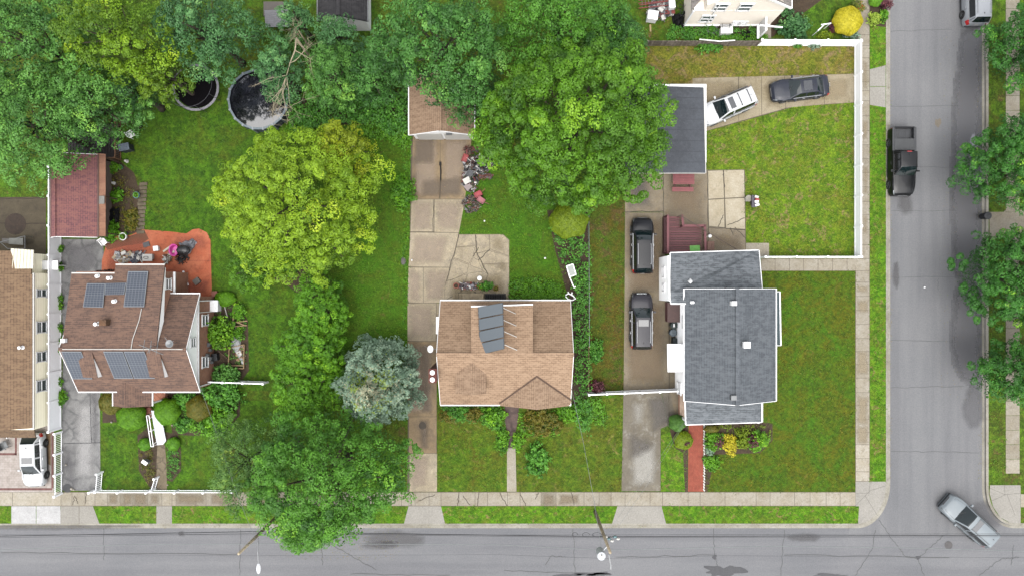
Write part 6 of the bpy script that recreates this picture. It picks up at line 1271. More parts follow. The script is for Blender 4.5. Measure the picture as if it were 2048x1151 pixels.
m=MB(); a=Vector((pc2.x,pc2.y,6.0)); e=W(517,1076,6.0); a2=Vector((e.x,pc2.y-.0,6.0)); m.tube([Vector((pc2.x,pc2.y,5.9)),e],.03); l=W(517,1128,6.3); m.tube([e,e.lerp(l,.5)+Vector((0,0,.15)),l],.035); m.build('lamp_arm',plain(200,202,205,.4,.4),rt2)
m=MB(); m.lathe(l+Vector((0,-.3,0)),[(.03,-.12),(.17,-.08),(.2,0),(.14,.08),(.02,.11)],16,sx=.85,sy=2.0); m.build('lamp_head',plain(244,246,250,.4,var=.02,k=1.6),rt2)
def wire(name,label,pts,r,mat,sag=.0,cat='wire',group=None):
    P=[W(*p) for p in pts]; path=[]
    for i in range(len(P)-1):
        n=10
        for k in range(n+1 if i==len(P)-2 else n):
            f=k/n; q=P[i].lerp(P[i+1],f); q.z-=sag*4*f*(1-f); path.append(q)
    m=MB(); m.tube(path,r,5); return tag(m.build(name,mat),label,cat,group)
WB=plain(50,50,54,.6,k=1.8,var=.03); WGm=plain(176,184,182,.5,.2,var=.1)
wire('cable_bundle','thick dark cable bundle strung above the lower road',[(-1200,1076,5.8),(0,1071,5.8),(500,1062,5.8),(1205,1072,5.8),(2048,1069,5.8),(3200,1066,5.8)],.03,WB,.0)
wire('cable','thin dark cable just below the thick bundle over the lower road',[(-1200,1082,5.5),(0,1074,5.5),(540,1065,5.4),(1205,1074,5.5),(2048,1072,5.5),(3200,1072,5.5)],.014,WB)
wire('cable','thin dark cable just above the thick bundle over the lower road',[(-1200,1068,6.0),(0,1068,6.0),(1205,1068.5,5.9),(1700,1067,5.9),(2048,1066,6.0),(3200,1064,6.0)],.012,WB)
wire('power_line','pale twisted power line over the middle of the lower road',[(-1200,1106,7.5),(0,1099,7.5),(250,1088,7.5),(620,1086,7.5),(1000,1088,7.5),(1205,1099,7.5),(1550,1091,7.5),(1800,1094,7.5),(2048,1101,7.5),(3200,1110,7.5)],.018,WGm)
wire('power_line','faint grey power line nearest the lower edge',[(-1200,1112,8.6),(0,1106,8.6),(480,1110,8.6),(1000,1108,8.6),(1222,1116,8.6),(1450,1110,8.6),(2048,1114,8.6),(3200,1118,8.6)],.009,plain(110,112,114,.6))
wire('service_wire','pale service wire from the transformer pole to the tan roofed house',[(1203,1098,7.5),(1188,1000,6.2),(1166,880,4.9),(1142,773,4.2)],.016,WGm)
wire('service_wire','thin wire from the transformer pole to the grey roofed house',[(1207,1095,7.2),(1300,960,6.2),(1378,830,4.4)],.008,WGm); wire('service_wire','second thin wire from the pole over the white apron to the grey house',[(1207,1075,5.8),(1260,1000,5.2),(1374,835,4.0)],.007,WGm)
wire('service_wire','service wire from the brick house down to the lamp pole',[(398,765,3.6),(440,885,4.6),(475,990,5.6),(512,1080,6.6)],.013,WGm)
# --- pool and trampoline
c=W(516,199,1.2); Rp=60.5/S*(1-1.2/H); rt=root('swimming_pool',(c.x,c.y,0),'round above ground pool with dark water and pale rim','pool')
PW=plain(150,166,176,.4,.2,var=.1); m=MB()
n=18
for i in range(n):
    a0,a1=2*math.pi*i/n,2*math.pi*(i+1)/n; p0=Vector((c.x+math.cos(a0)*Rp*.975,c.y+math.sin(a0)*Rp*.975,.6)); p1=Vector((c.x+math.cos(a1)*Rp*.975,c.y+math.sin(a1)*Rp*.975,.6)); m.bar(p0,p1,.04,1.2)
m.build('pool_wall',concrete('pool_pattern',C(120,136,146),C(168,180,188),C(90,104,114),3,1.5),rt)
m=MB()
for i in range(n):
    a0,a1=2*math.pi*i/n,2*math.pi*(i+1)/n; q=[(Rp*.94,a0),(Rp*1.01,a0),(Rp*1.01,a1),(Rp*.94,a1)]; m.slab([(c.x+math.cos(a)*r,c.y+math.sin(a)*r,1.24) for r,a in q],.05)
m.build('rim',PW,rt)
m=MB()
for i in range(n): a=2*math.pi*i/n; m.box((c.x+math.cos(a)*Rp*1.0,c.y+math.sin(a)*Rp*1.0,.62),(.1,.16,1.25),a); m.box((c.x+math.cos(a)*Rp*.98,c.y+math.sin(a)*Rp*.98,1.255),(.22,.12,.04),a)
m.build('rim_post',plain(196,206,214,.4,.2),rt)
wm=NT('pool_water'); wm.bump(wm.noise(wm.pos(),2.2,3,.5),.12,.02); wm=wm.fin(wm.mix(wm.ramp(wm.noise(wm.pos(),.8,3),.4,.7),C(22,22,28,1.8),C(48,50,58,1.8)),.05,1.0)
m=MB(); m.lathe((c.x,c.y,0),[(Rp*.96,.9),(Rp*.96,1.0)],40); m.build('water',wm,rt)
m=MB(); p=W(532,262); m.tube([(p.x-.6,p.y+.1,.2),(p.x,p.y-.05,.18),(p.x+.7,p.y+.25,.2)],.05); tag(m.build('pool_hose',plain(90,94,100),None,org=(p.x,p.y,0)),'dark grey hose lying along the lower side of the pool','hose')
c=W(391,175,.8); Rt=47/S*(1-.8/H); rt=root('trampoline',(c.x,c.y,0),'round black trampoline half hidden by the olive tree','trampoline')
m=MB(); m.lathe((c.x,c.y,0),[(Rt*.86,.72),(Rt*.86,.75)],40); m.build('mat',plain(24,21,25,.9,k=2.6,spec=.05),rt)
m=MB(); 
for i in range(36):
    a0,a1=2*math.pi*i/36,2*math.pi*(i+1)/36; m.slab([(c.x+math.cos(a)*r,c.y+math.sin(a)*r,.8) for r,a in((Rt*.9,a0),(Rt*1.0,a0),(Rt*1.0,a1),(Rt*.9,a1))],.04,t=random.random())
m.build('pad',plain(190,186,196,.6),rt)
m=MB()
for i in range(8):
    a=2*math.pi*i/8+.3; m.tube([(c.x+math.cos(a)*Rt,c.y+math.sin(a)*Rt,0),(c.x+math.cos(a)*Rt*1.03,c.y+math.sin(a)*Rt*1.03,2.3)],.025); 
for k in range(24): a0,a1=2*math.pi*k/24,2*math.pi*(k+1)/24; m.tube([(c.x+math.cos(a0)*Rt*1.03,c.y+math.sin(a0)*Rt*1.03,2.3),(c.x+math.cos(a1)*Rt*1.03,c.y+math.sin(a1)*Rt*1.03,2.3)],.02)
m.build('net_pole',plain(120,120,128,.5,.3),rt)
# --- simple shaped things
def chair(label,px,py,rz,mat,name='garden_chair',s=1.0,group=None):
    c=W(px,py,.4); rt=root(name,(c.x,c.y,0),label,'chair',group,rz)
    m=MB(); m.box((0,0,.42),(.46*s,.46*s,.04)); m.build('seat',mat,rt,world=False,bevel=.015)
    m=MB(); m.box((-.23*s,0,.68),(.05,.46*s,.5)); m.build('backrest',mat,rt,world=False,bevel=.015)
    for y in(-.24,.24): m=MB(); m.box((0,y*s,.62),(.44*s,.06,.04)); m.box((.2*s,y*s,.52),(.04,.04,.2)); m.build('armrest',mat,rt,world=False)
    for x in(-.2,.2):
        for y in(-.2,.2): m=MB(); m.tube([(x*s,y*s,.42),(x*1.15*s,y*1.15*s,0)],.022); m.build('leg',mat,rt,world=False)
    return rt
chair('white plastic garden chair on the lawn beside the wooden railing',263,269,.6,WHITE); chair('grey metal garden chair on the dark terrace above the maroon garage',202,286,2.2,GALV)
chair('white plastic chair behind the white car at the porch edge',21,868,-1.2,WHITE); chair('grey slatted chair beside the white car on the paver court',8,890,.5,GALV,'slatted_chair',1.3)
chair('white chair at the top corner of the orange patio next to the garage',208,484,-.9,WHITE)
def bx(name,label,cat,px,py,h,dims,mat,rz=0,z=0,lid=None,bev=.03):
    c=W(px,py,z+h/2); rt=root(name,(c.x,c.y,z),label,cat,None,rz); m=MB(); w,d=dims
    m.prism([(-w/2*.94,-d/2*.94),(w/2*.94,-d/2*.94),(w/2*.94,d/2*.94),(-w/2*.94,d/2*.94)],0,h*.9); m.build('body',mat,rt,world=False,bevel=bev)
    m=MB(); m.box((0,0,h*.95),(w,d,h*.1)); m.box((w*.2,0,h*1.01),(w*.2,d*.5,h*.04)); m.build('lid',lid or mat,rt,world=False,bevel=bev*.6); return rt
def pot(name,label,px,py,r,h,mat,plant=None,cat='pot'):
    c=W(px,py,h); rt=root(name,(c.x,c.y,0),label,cat); m=MB(); m.lathe((c.x,c.y,0),[(r*.7,0),(r*.98,h*.85),(r*1.08,h*.86),(r*1.08,h),(r*.9,h),(r*.86,h*.8)],20); m.build('pot',mat,rt)
    m=MB(); m.lathe((c.x,c.y,0),[(r*.87,h*.78),(r*.86,h*.82)],16); m.build('soil',SOIL,rt)
    if plant: leafmesh('foliage',np.array([c.x,c.y,h+.1])+RNG.normal(0,r*.45,(90,3)),RNG.normal(0,.5,(90,3))+np.array([0,0,.8]),.12,.07,RNG.uniform(.3,.8,90),plant,rt,(c.x,c.y,0))
    return rt
# railing of the wooden terrace
def railing(label,a,b,h,mat,name='wooden_railing'):
    A,B=W(*a),W(*b); rt=root(name,tuple(A),label,'railing'); m=MB()
    for z in(.15,h): m.bar(A+Vector((0,0,z)),B+Vector((0,0,z)),.07,.06)
    m.build('rail',mat,rt); L=(B-A).length; m=MB(); n=int(L/.16)
    for i in range(n+1): q=A.lerp(B,i/n); m.box((q.x,q.y,h*.55),(.04,.04,h*.9))
    m.build('baluster',mat,rt)
    for q in(A,B): m=MB(); m.box((q.x,q.y,h*.55),(.1,.1,h*1.15)); m.build('post',mat,rt)
WR=plain(176,128,90,.8,var=.2)
railing('upper piece of the reddish wooden terrace railing under the tree',(243,236),(243,262),.95,WR); railing('lower piece of the reddish wooden terrace railing by the garage',(243,286),(243,320),.95,WR); railing('short reddish railing meeting the garage roof corner',(205,318),(242,320),.95,WR)
m=MB(); m.prism([G2(140,250),G2(242,250),G2(242,320),G2(140,320)],0,.25); 
for i in range(18): m.box((G2(140+102*(i+.5)/18,0)[0],(G2(0,250)[1]+G2(0,320)[1])/2,.262),(.2,2.9,.025),t=random.random())
tag(m.build('dark_terrace',plain(52,40,34,.7),None,org=tuple(W(190,285))),'dark stained wooden terrace above the maroon garage','terrace')
bx('grill','covered dark barbecue with pale cloths beside the wooden railing','barbecue',253,296,.9,(.9,.6),plain(60,66,76,.6),.2,lid=plain(120,134,150))
for px_,py_,lb in ((252,322,'small white ball on the ground beside the terrace railing'),(226,366,'white stone figure in the bed by the maroon garage')):
    m=MB(); c=W(px_,py_,.2); m.lathe((c.x,c.y,0),[(.14,0),(.16,.1),(.1,.22),(.07,.26),(.1,.34),(.02,.42)],12); tag(m.build('garden_ornament',OFFW,None,org=(c.x,c.y,0)),lb,'ornament')
pot('planter','round white planter full of green at the lower end of the bed',245,473,.3,.4,WHITE,GH); pot('planter','small green bucket near the terrace corner',240,334,.18,.3,plain(120,200,140),GH); pot('planter','pale blue bucket beside the stone edging',272,390,.26,.3,plain(130,190,200),GH)
pot('planter','small blue pot just right of the round white planter',252,468,.12,.2,plain(80,120,170),GH)
def heap(name,label,cat,px,py,rx,ry,h,cols,n,smin=.1,smax=.4,seed=1,kind=None,long=.4):
    """a real pile of separate scraps: boxes, bars and rings"""
    rd=random.Random(seed); c=W(px,py,h*.4); ms=cols; m=MB()
    for i in range(n):
        a=rd.uniform(0,6.28); q=math.sqrt(rd.random()); x=c.x+math.cos(a)*q*rx; y=c.y+math.sin(a)*q*ry; z=rd.uniform(.03,h*(1-q*.7)); k=rd.random(); mi=rd.randrange(len(ms))
        M=Matrix.Rotation(rd.uniform(0,6.28),3,'Z')@Matrix.Rotation(rd.gauss(0,.5),3,'X'); s=rd.uniform(smin,smax)
        if k<long: m.box((x,y,z+.03),(s*2.2,s*.12+.02,s*.12+.02),0,mi,M=M)
        elif k<.9: m.box((x,y,z+.03),(s,s*rd.uniform(.4,.9),s*rd.uniform(.1,.4)),0,mi,M=M)
        else: 
            P=[Vector((x,y,z+.08))+M@Vector((math.cos(t_*.7)*s*.5,math.sin(t_*.7)*s*.5,0)) for t_ in range(10)]; m.tube(P,.025,5,mi)
    return tag(m.build(name,ms,None,org=(c.x,c.y,0)),label,cat,None,kind)
GSC=[plain(150,150,154,.4,.6),plain(90,92,98,.5,.5),plain(196,196,198,.5,.3),plain(60,60,66,.6),RUST]
heap('scrap_metal','tangled grey scrap metal at the upper end of the heap beside the driveway','scrap',956,328,1.25,.75,.7,GSC+[DKMET,plain(120,90,70),BLACK,OFFW],420,.05,.26,1,'stuff',.4)
heap('scrap_metal','grey scrap and old machine parts in the middle of the heap','scrap',940,358,.7,1.1,.6,GSC+[OFFW,DKMET,BLACK,plain(150,60,60),plain(90,110,60)],280,.05,.24,2,'stuff',.3)
heap('scrap_metal','loose rusty scraps at the lower end of the heap','scrap',942,408,.75,.75,.4,[RUST,plain(170,140,120),GSC[0],GSC[1],GSC[3],WOODD],220,.04,.2,3,'stuff',.5)
heap('brick_rubble','reddish rubble at the top of the scrap heap','rubble',943,299,.7,.35,.3,[RUST,plain(150,84,76),plain(110,70,62),GSC[1]],90,.06,.2,4,'stuff',.3)
heap('brick_rubble','reddish sticks right below the grey scrap tangle','rubble',972,352,.6,.25,.3,[RUST,plain(160,100,86),GSC[0]],70,.06,.22,5,'stuff',.7)
m=MB(); c=W(940,347,.5); m.lathe(c,[(.24,0),(.28,.06),(.3,.12),(.2,.12),(.18,.05),(.06,.05)],18); tag(m.build('scrap_disc',plain(110,112,116,.5,.3),None,org=tuple(c)),'round grey wheel hub on the scrap heap','wheel')
def frameseat(label,px,py,rz,mat):
    c=W(px,py,.4); rt=root('toy_wagon',(c.x,c.y,0),label,'wagon',None,rz); m=MB(); m.box((0,0,.3),(.62,.42,.05)); 
    for s in(-1,1): m.box((0,s*.21,.38),(.62,.03,.14)); m.box((s*.31,0,.38),(.03,.42,.14))
    m.build('tray',mat,rt,world=False); 
    for x in(-.22,.22):
        for y in(-.23,.23): m=MB(); m.lathe((x,y,.12),[(.12,-.03),(.12,.03)],14,ax='Y'); m.build('wheel',BLACK,rt,world=False)
    m=MB(); m.bar((.3,0,.3),(.75,.1,.42),.03); m.build('handle',mat,rt,world=False)
frameseat('red toy wagon on the right side of the scrap heap',956,388,.5,plain(216,50,70,.5)); frameseat('red wagon at the upper left of the scrap heap',930,316,1.2,plain(210,60,60,.5)); frameseat('pale pink wagon just below the red one on the scrap heap',962,400,-.6,plain(220,120,130,.5))
bx('white_box','boxy white appliance in the middle of the scrap heap','appliance',934,362,.6,(.6,.5),OFFW,.5); bx('pale_crate','pale reddish crate below the white appliance on the scrap heap','crate',936,374,.45,(.55,.5),plain(200,180,180),.7)
c=W(882,348); m=MB(); m.tube([(c.x-.05,c.y+.8,.1),(c.x,c.y+.2,.12),(c.x-.03,c.y-.6,.08)],.05); m.box((c.x-.05,c.y+.85,.12),(.16,.3,.14)); m.tube([(c.x-.02,c.y-.6,.06),(c.x-.1,c.y-1.8,.05),(c.x-.12,c.y-2.1,.05)],.015); tag(m.build('garden_hose',BLACK,None,org=(c.x,c.y,0)),'thin black hose and nozzle lying on the middle driveway','hose')
# --- orange patio clutter
heap('junk_pile','cardboard and pale rubbish against the back of the brick house','rubbish',246,514,.8,.45,.5,[plain(216,190,150),OFFW,plain(220,220,224)],40,.15,.45,6,'stuff',.2)
heap('junk_pile','grey plastic and bags beside the white board on the orange patio','rubbish',272,514,.65,.5,.6,[plain(150,150,160),plain(110,112,120),OFFW,plain(90,100,130)],46,.15,.42,7,'stuff',.25)
c=W(294,515,.5); m=MB(); m.box((c.x,c.y,.45),(.85,.6,.06)); m.box((c.x,c.y+.1,.2),(.7,.4,.4)); rt=tag(m.build('white_board',OFFW,None,org=(c.x,c.y,0),bevel=.02),'white table top with a looped hose on it behind the brick house','table')
m=MB(); m.tube([(c.x-.1+math.cos(a/10*6.28)*.2,c.y+math.sin(a/10*6.28)*.1,.51) for a in range(11)],.025); tag(m.build('looped_hose',plain(150,146,140),None,org=(c.x,c.y,.5)),'small looped hose on the white table top','hose')
heap('junk_crate','crate of wooden scraps beside the pink laundry tub','crate',333,518,.35,.35,.45,[WOODD,plain(180,160,140),OFFW],36,.1,.3,8,None,.5)
c=W(346,500,.5); rt=root('laundry_tub',(c.x,c.y,0),'bright pink laundry tub beside the black umbrella','tub'); m=MB(); m.lathe((c.x,c.y,0),[(.28,0),(.38,.42),(.42,.44),(.4,.46),(.34,.42),(.26,.08)],22,sy=1.25); m.build('tub',plain(250,90,190,.4,k=1.7),rt)
c=W(363,500,1.0); rt=root('black_umbrella',(c.x,c.y,0),'small black umbrella covering the junk on the orange patio','umbrella'); m=MB(); m.lathe((c.x,c.y,0),[(.55,.7),(.5,.8),(.36,.92),(.18,.99),(.03,1.02)],10,sx=1.1,sy=.8); m.build('canopy',plain(38,38,40,.4,k=1.6),rt); m=MB(); m.tube([(c.x,c.y,.05),(c.x,c.y,1.08)],.015); m.build('pole',GALV,rt)
def cloth(name,label,cat,q,z,h,mat,nx=14,ny=10,seed=1,wr=2.2):
    P=[W(x,y,z) for x,y in q]; rd=random.Random(seed); ph=[rd.uniform(0,6) for _ in range(6)]; m=MB(); vs=[]
    for i in range(nx+1):
        for j in range(ny+1):
            u,v=i/nx,j/ny; p=P[0]*(1-u)*(1-v)+P[1]*u*(1-v)+P[2]*u*v+P[3]*(1-u)*v; d=math.sin(u*9+ph[0]+2*v)*.4+math.sin(v*13+ph[1]+u*4)*.35+math.sin(u*21+v*17+ph[2])*.25
            e=min(u,1-u,v,1-v); vs.append((p.x+d*.05,p.y+.05*math.sin(u*14+ph[3]),max(.02,z*.3+h*(.5+.5*d)*min(1,e*6+.15))))
    m.add(vs,[(i*(ny+1)+j,(i+1)*(ny+1)+j,(i+1)*(ny+1)+j+1,i*(ny+1)+j+1) for i in range(nx) for j in range(ny)]); o=m.build(name,mat,None,org=tuple(P[0])); 
    s=o.modifiers.new('thick','SOLIDIFY'); s.thickness=.015; return tag(o,label,cat)
cloth('grey_tarp','crumpled silver grey tarp spread on the orange patio','tarp',[(356,487),(385,478),(394,486),(374,512)],.1,.3,plain(170,172,180,.5,.2),seed=4)
cloth('black_tarp','crumpled black plastic behind the wooden shed by the cream house','tarp',[(1342,28),(1368,28),(1366,56),(1350,58)],.1,.55,BLACK,seed=5); cloth('black_bag','shiny black rubbish bag beside the lean-to of the maroon garage','bag',[(219,416),(238,416),(238,446),(219,446)],.1,.5,BLACK,seed=6)
heap('black_netting','tangle of black netting under the black umbrella','netting',364,516,.55,.45,.25,[BLACK,plain(60,50,48)],70,.06,.3,9,'stuff',.8)
for lb,x,y,w_,rz in (('long pale wooden plank leaning beside the pink tub',335,497,.9,.62),('white plank below the pale wooden one beside the tub',342,507,.75,.62),('narrow white board standing alone on the orange patio',371,556,1.3,-1.25)):
    c=W(x,y,.1); m=MB(); m.box((c.x,c.y,.1),(w_,.16,.06),rz); tag(m.build('wooden_plank',plain(236,224,200,.6,k=1.9) if 'pale' in lb else WHITE,None,org=(c.x,c.y,0),bevel=.01),lb,'plank')
bx('white_bucket','square white bucket on the orange patio','bucket',313,497,.35,(.42,.42),WHITE,.1); bx('dark_slab','dark grey slab on the orange patio left of the white bucket','slab',293,489,.1,(.55,.42),plain(96,92,96),.3); bx('grey_paver','grey square crate on the right of the orange patio','crate',394,562,.25,(.55,.5),plain(140,132,122),.65)
bx('dark_cabinet','dark grey covered cabinet beside the brick wall on the patio','cabinet',359,562,.8,(.75,.6),plain(72,80,84),0); bx('dark_cabinet','upper dark box beside the brick wall on the patio','cabinet',355,549,.6,(.5,.4),plain(96,92,88),.1); bx('dark_cabinet','lower grey sloping box beside the brick wall on the patio','cabinet',355,576,.6,(.45,.7),plain(96,96,102),0)
for i,(x,y) in enumerate(((199,545),(212,544),(222,543))): cloth('dark_bag',['left dark bag against the rear eave of the brick house','middle dark bag against the rear eave of the brick house','right dark bag against the rear eave of the brick house'][i],'bag',[(x-6,y-4),(x+5,y-4),(x+5,y+6),(x-6,y+6)],.1,.5,plain(50,54,60,.5),8,8,seed=20+i)
bx('air_conditioner','white air conditioner unit beside the brick wall of the left house','air conditioner',430,611,.8,(.8,.95),WHITE,0); bx('brick_block','reddish block at the top end of the planting bed by the patio','block',430,587,.3,(.5,.45),plain(170,96,72),.1)
c=W(448,610,.1); m=MB(); m.bar(c+Vector((-.3,1.1,0)),c+Vector((.3,-1.0,0)),.06); tag(m.build('white_pole',OFFW,None,org=tuple(c)),'slender white pole lying across the bed above the lumber frame','pole')
# lumber frame
c=W(476,700); rt=root('planting_frame',(c.x,c.y,0),'lumber planting frame with cardboard and a white sheet inside','frame'); m=MB()
a,b_,d_,e_=W(459,695,.2),W(489,688,.2),W(488,736,.2),W(457,736,.2)
for p,q in((a,b_),(b_,d_),(d_,e_),(e_,a),(W(458,730,.2),W(488,730,.2))): m.bar(p,q,.06,.2)
m.build('frame_board',WOODL,rt); m=MB(); m.bar(W(469,618,.3),W(465,655,.3),.1,.1); m.bar(W(467,644,.3),W(495,641,.3),.08,.08); m.bar(W(470,652,.3),W(494,650,.3),.08,.08); m.bar(W(472,643,.35),W(490,650,.35),.08,.08); m.build('frame_post',WOODL,rt)
cloth('white_sheet','translucent white sheet draped in the lumber planting frame','sheet',[(468,655),(476,655),(488,735),(461,690)],.15,.25,plain(228,230,232,.5),seed=8)
heap('cardboard_pile','brown cardboard pieces in the lumber planting frame','cardboard',481,706,.3,.75,.35,[plain(214,176,136),plain(190,150,110),OFFW],30,.15,.4,11,None,.2)
bx('dark_bin','dark bin beside the brick wall under the meters','bin',431,713,.6,(.5,.6),plain(44,48,52),.1); c=W(445,706,.3); m=MB(); m.bar(c+Vector((-.75,.65,.2)),c+Vector((.6,-.7,-.2)),.05); tag(m.build('wooden_stick',WOODD,None,org=tuple(c)),'thin stick leaning in the bed beside the brick wall','stick')
# white ramp with rails
c=W(316,850); rt=root('entrance_ramp',(c.x,c.y,0),'white metal entrance ramp leading to the left porch','ramp'); q=[W(302,820,.6),W(320,822,.6),W(332,880,.15),W(326,888,.05),W(314,889,.05)]; m=MB(); m.slab([q[4],q[3],q[2],q[1],q[0]],.05); m.bar(W(320,862,.42),W(328,855,.42),.03); m.build('deck',plain(236,238,246,.5,var=.03,k=1.7),rt)
m=MB()
for dx in (0,5):
    m.bar(W(293+dx,830,1.2),W(302+dx,892,.9),.05); 
for y in(0,1,2): f=y/2; m.bar(W(293+9*f,830+62*f,1.2-.3*f),W(298+9*f,830+62*f,1.2-.3*f),.04); m.tube([W(295+9*f,830+62*f,1.2-.3*f),Vector((W(295+9*f,830+62*f,1.2-.3*f).x,W(295+9*f,830+62*f,1.2-.3*f).y,0))],.025); m.bar(W(298+9*f,838+50*f,.9),W(304+9*f,832+50*f,.7),.03)
m.build('handrail',WHITE,rt)
heap('brick_steps','stacked red bricks forming steps at the head of the white ramp','bricks',294,824,.45,.75,.35,[plain(204,140,116),plain(186,116,94)],40,.2,.42,12,None,.0)
rt=bx('mailbox','grey mail box with a white flap in the left front bed','mail box',293,922,.7,(.5,.3),plain(170,172,178),-.6,lid=WHITE); c=W(290,930,.1); 
for i,(x,y,lb) in enumerate(((345,849,'white stone on the soil right of the ramp'),(224,843,'grey white stone at the edge of the left front lawn'),(144,976,'pale stone in the cracked asphalt near the pavement'),(149,978,'second pale stone right beside the first on the asphalt'),(133,928,'yellowish rock on the grass edge beside the baluster fence'),(336,968,'small pale stone at the corner of the beige path'),(683,655,'white ball on the grass in the middle yard'),(969,442,'white ball on the grass above the cracked patio'),(1090,516,'small white ball on the lawn beside the ivy'),(1850,574,'white scrap of paper on the side road'),(824,520,'small white ball on the edge of the middle driveway'))):
    c=W(x,y); z=ROADZ if x==1850 else 0; m=MB(); r=.085 if i!=2 else .12; m.lathe((c.x,c.y,z),[(r*.6,0),(r,.05),(r*.8,.12),(r*.2,.17)],8,sx=random.uniform(.8,1.2)); tag(m.build('stone' if i<6 else 'ball' if x!=1850 else 'paper_scrap',plain(226,216,200,.8) if i<6 else WHITE,None,org=(c.x,c.y,z)),lb,'stone' if i<6 else 'ball' if x!=1850 else 'litter')
c=W(807,522); m=MB(); m.lathe((c.x,c.y,0),[(.3,.0),(.28,.1),(.12,.16)],9,sx=.75,sy=1.2); tag(m.build('rock',plain(130,126,118,.9),None,org=(c.x,c.y,0)),'flat grey rock on the grass edge of the middle driveway','rock')
# middle house back steps and clutter
c=W(930,592); rt=root('back_steps',(c.x,c.y,0),'concrete back steps behind the tan roofed house','steps'); m=MB()
for i,(a,b_,z) in enumerate(((906,912,.2),(913,918,.4),(919,925,.6),(926,968,.85))): m.prism([G2(a,586),G2(b_,586),G2(b_,606),G2(a,606)],-.02,z)
m.build('step',concrete('step_concrete',C(180,166,140),C(160,146,120),C(130,116,96),1,1,lift=1.7),rt)
c=W(985,596); m=MB(); m.prism([G2(970,588),G2(1012,588),G2(1012,606),G2(970,606)],.0,.06); 
for i in range(12): m.box(W(972+i*3.4,596,.4)[:],(.03,.75,.8))
m.bar(W(970,587,.85),W(1012,587,.85),.05); tag(m.build('cellar_stair_rail',plain(60,58,56,.7),None,org=(c.x,c.y,0)),'dark railed cellar opening beside the back steps','railing')
pot('flower_pot','round orange red pot at the left end of the clutter on the back steps',912,571,.22,.35,plain(214,84,62),None); pot('flower_pot','bright orange pot beside the green plants on the back steps',961,574,.2,.4,plain(236,84,30,.5,k=1.9),GH); pot('flower_pot','tan pot with dry plants right of the back steps',992,577,.22,.3,plain(204,150,80),GR); pot('flower_pot','round brown pot among the weeds behind the tan house',1031,575,.2,.3,plain(150,120,90),GI)
heap('step_clutter','assorted grey and red garden clutter along the back steps','clutter',936,572,1.05,.3,.5,[plain(130,116,120),plain(190,80,70),OFFW,plain(90,84,90),plain(180,176,186)],80,.08,.32,13,'stuff',.3)
heap('step_clutter','green and brown boxes on top of the back steps','clutter',956,594,.35,.28,.6,[plain(70,130,110),plain(190,150,110),plain(90,90,90)],26,.1,.3,14,None,.2)
shrub('potted_plant','dark green potted plants beside the orange pot',972,572,14,10,.8,GI,.13,cat='plant'); m=MB(); c=W(959,556,.5); m.lathe((c.x,c.y,0),[(.14,0),(.18,.4),(.2,.42),(.05,.5)],12); tag(m.build('white_jar',WHITE,None,org=(c.x,c.y,0)),'white jar standing at the top of the clutter on the back steps','jar')
# white door frame and crescent in ivy
c=W(1144,550,1.4); rt=root('window_frame',(c.x,c.y,.6),'old white window sash lying in the ivy','window'); a=W(1133,532,1.4);b_=W(1146,528,1.4);d_=W(1152,549,1.4);e_=W(1139,553,1.4); f_=W(1148,575,1.4); m=MB()
for p,q in((a,b_),(b_,d_),(d_,e_),(e_,a),(e_,f_),(f_,W(1151,573,1.4))): m.bar(p,q,.08,.06)
m.build('frame',WHITE,rt); m=MB(); m.slab([a,e_,d_,b_],.01); m.build('pane',plain(190,200,190,.2),rt)
c=W(1141,593,1.3); m=MB(); m.tube([W(x,y,1.3) for x,y in((1131,590),(1137,586),(1146,591),(1151,597),(1144,600),(1136,598),(1131,592))],.05); m.tube([W(1138,588,1.35),W(1136,583,1.35)],.05); m.tube([W(1143,590,1.35),W(1144,584,1.35)],.05); tag(m.build('white_hoop',WHITE,None,org=tuple(c)),'white curved frame piece at the rear corner of the tan roofed house','frame')
# --- grey house: deck, bench, bins, bowls
DK=plain(150,82,88,.7,var=.1); c=W(1365,470); rt=root('maroon_deck',(c.x,c.y,0),'maroon painted wooden deck behind the grey roofed house','deck'); m=MB()
z=.85; k=(1-z/H); T=lambda x,y,z=z:W(x,y,z)
q=[(1331,433),(1359,433),(1361,453),(1403,453),(1403,506),(1331,506)]
for i in range(16):
    y=435+i*4.7; x1=1359 if y<452 else 1403; a=T(1332,y); b_=T(x1,y); m.box(((a.x+b_.x)/2,a.y,z),(b_.x-a.x,.15,.04),0,i%2,random.random())
m.build('deck_board',[DK,plain(132,70,78,.7,var=.1)],rt)
m=MB(); zr=1.75
for p,r_ in (((1331,432),(1331,508)),((1359,432),(1361,453)),((1361,453),(1406,453)),((1404,452),(1405,508))):
    a=T(*p); b_=T(*r_); a.z=b_.z=zr; m.bar(a,b_,.18,.06)
    n=max(2,int((b_-a).length/.14))
    for j in range(n+1): s=a.lerp(b_,j/n); m.box((s.x,s.y,1.3),(.05,.05,.9))
m.build('deck_rail',DK,rt); m=MB()
for x,y in((1331,433),(1361,453),(1404,453),(1331,505),(1404,505)): s=T(x,y); m.box((s.x,s.y,.9),(.12,.12,1.8))
m.build('deck_post',plain(130,66,74,.7),rt); m=MB(); m.prism([T(1329,432).xy[:],T(1332,432).xy[:],T(1332,506).xy[:],T(1329,506).xy[:]],0,.8); m.build('deck_skirt',plain(110,60,66,.7),rt)
c=W(1390,498,.9); m=MB(); m.box((c.x,c.y,.89),(.85,.6,.02),.05); tag(m.build('green_mat',plain(140,220,110,.8,k=2.0),None,org=(c.x,c.y,.88)),'bright green mat on the maroon deck','mat')
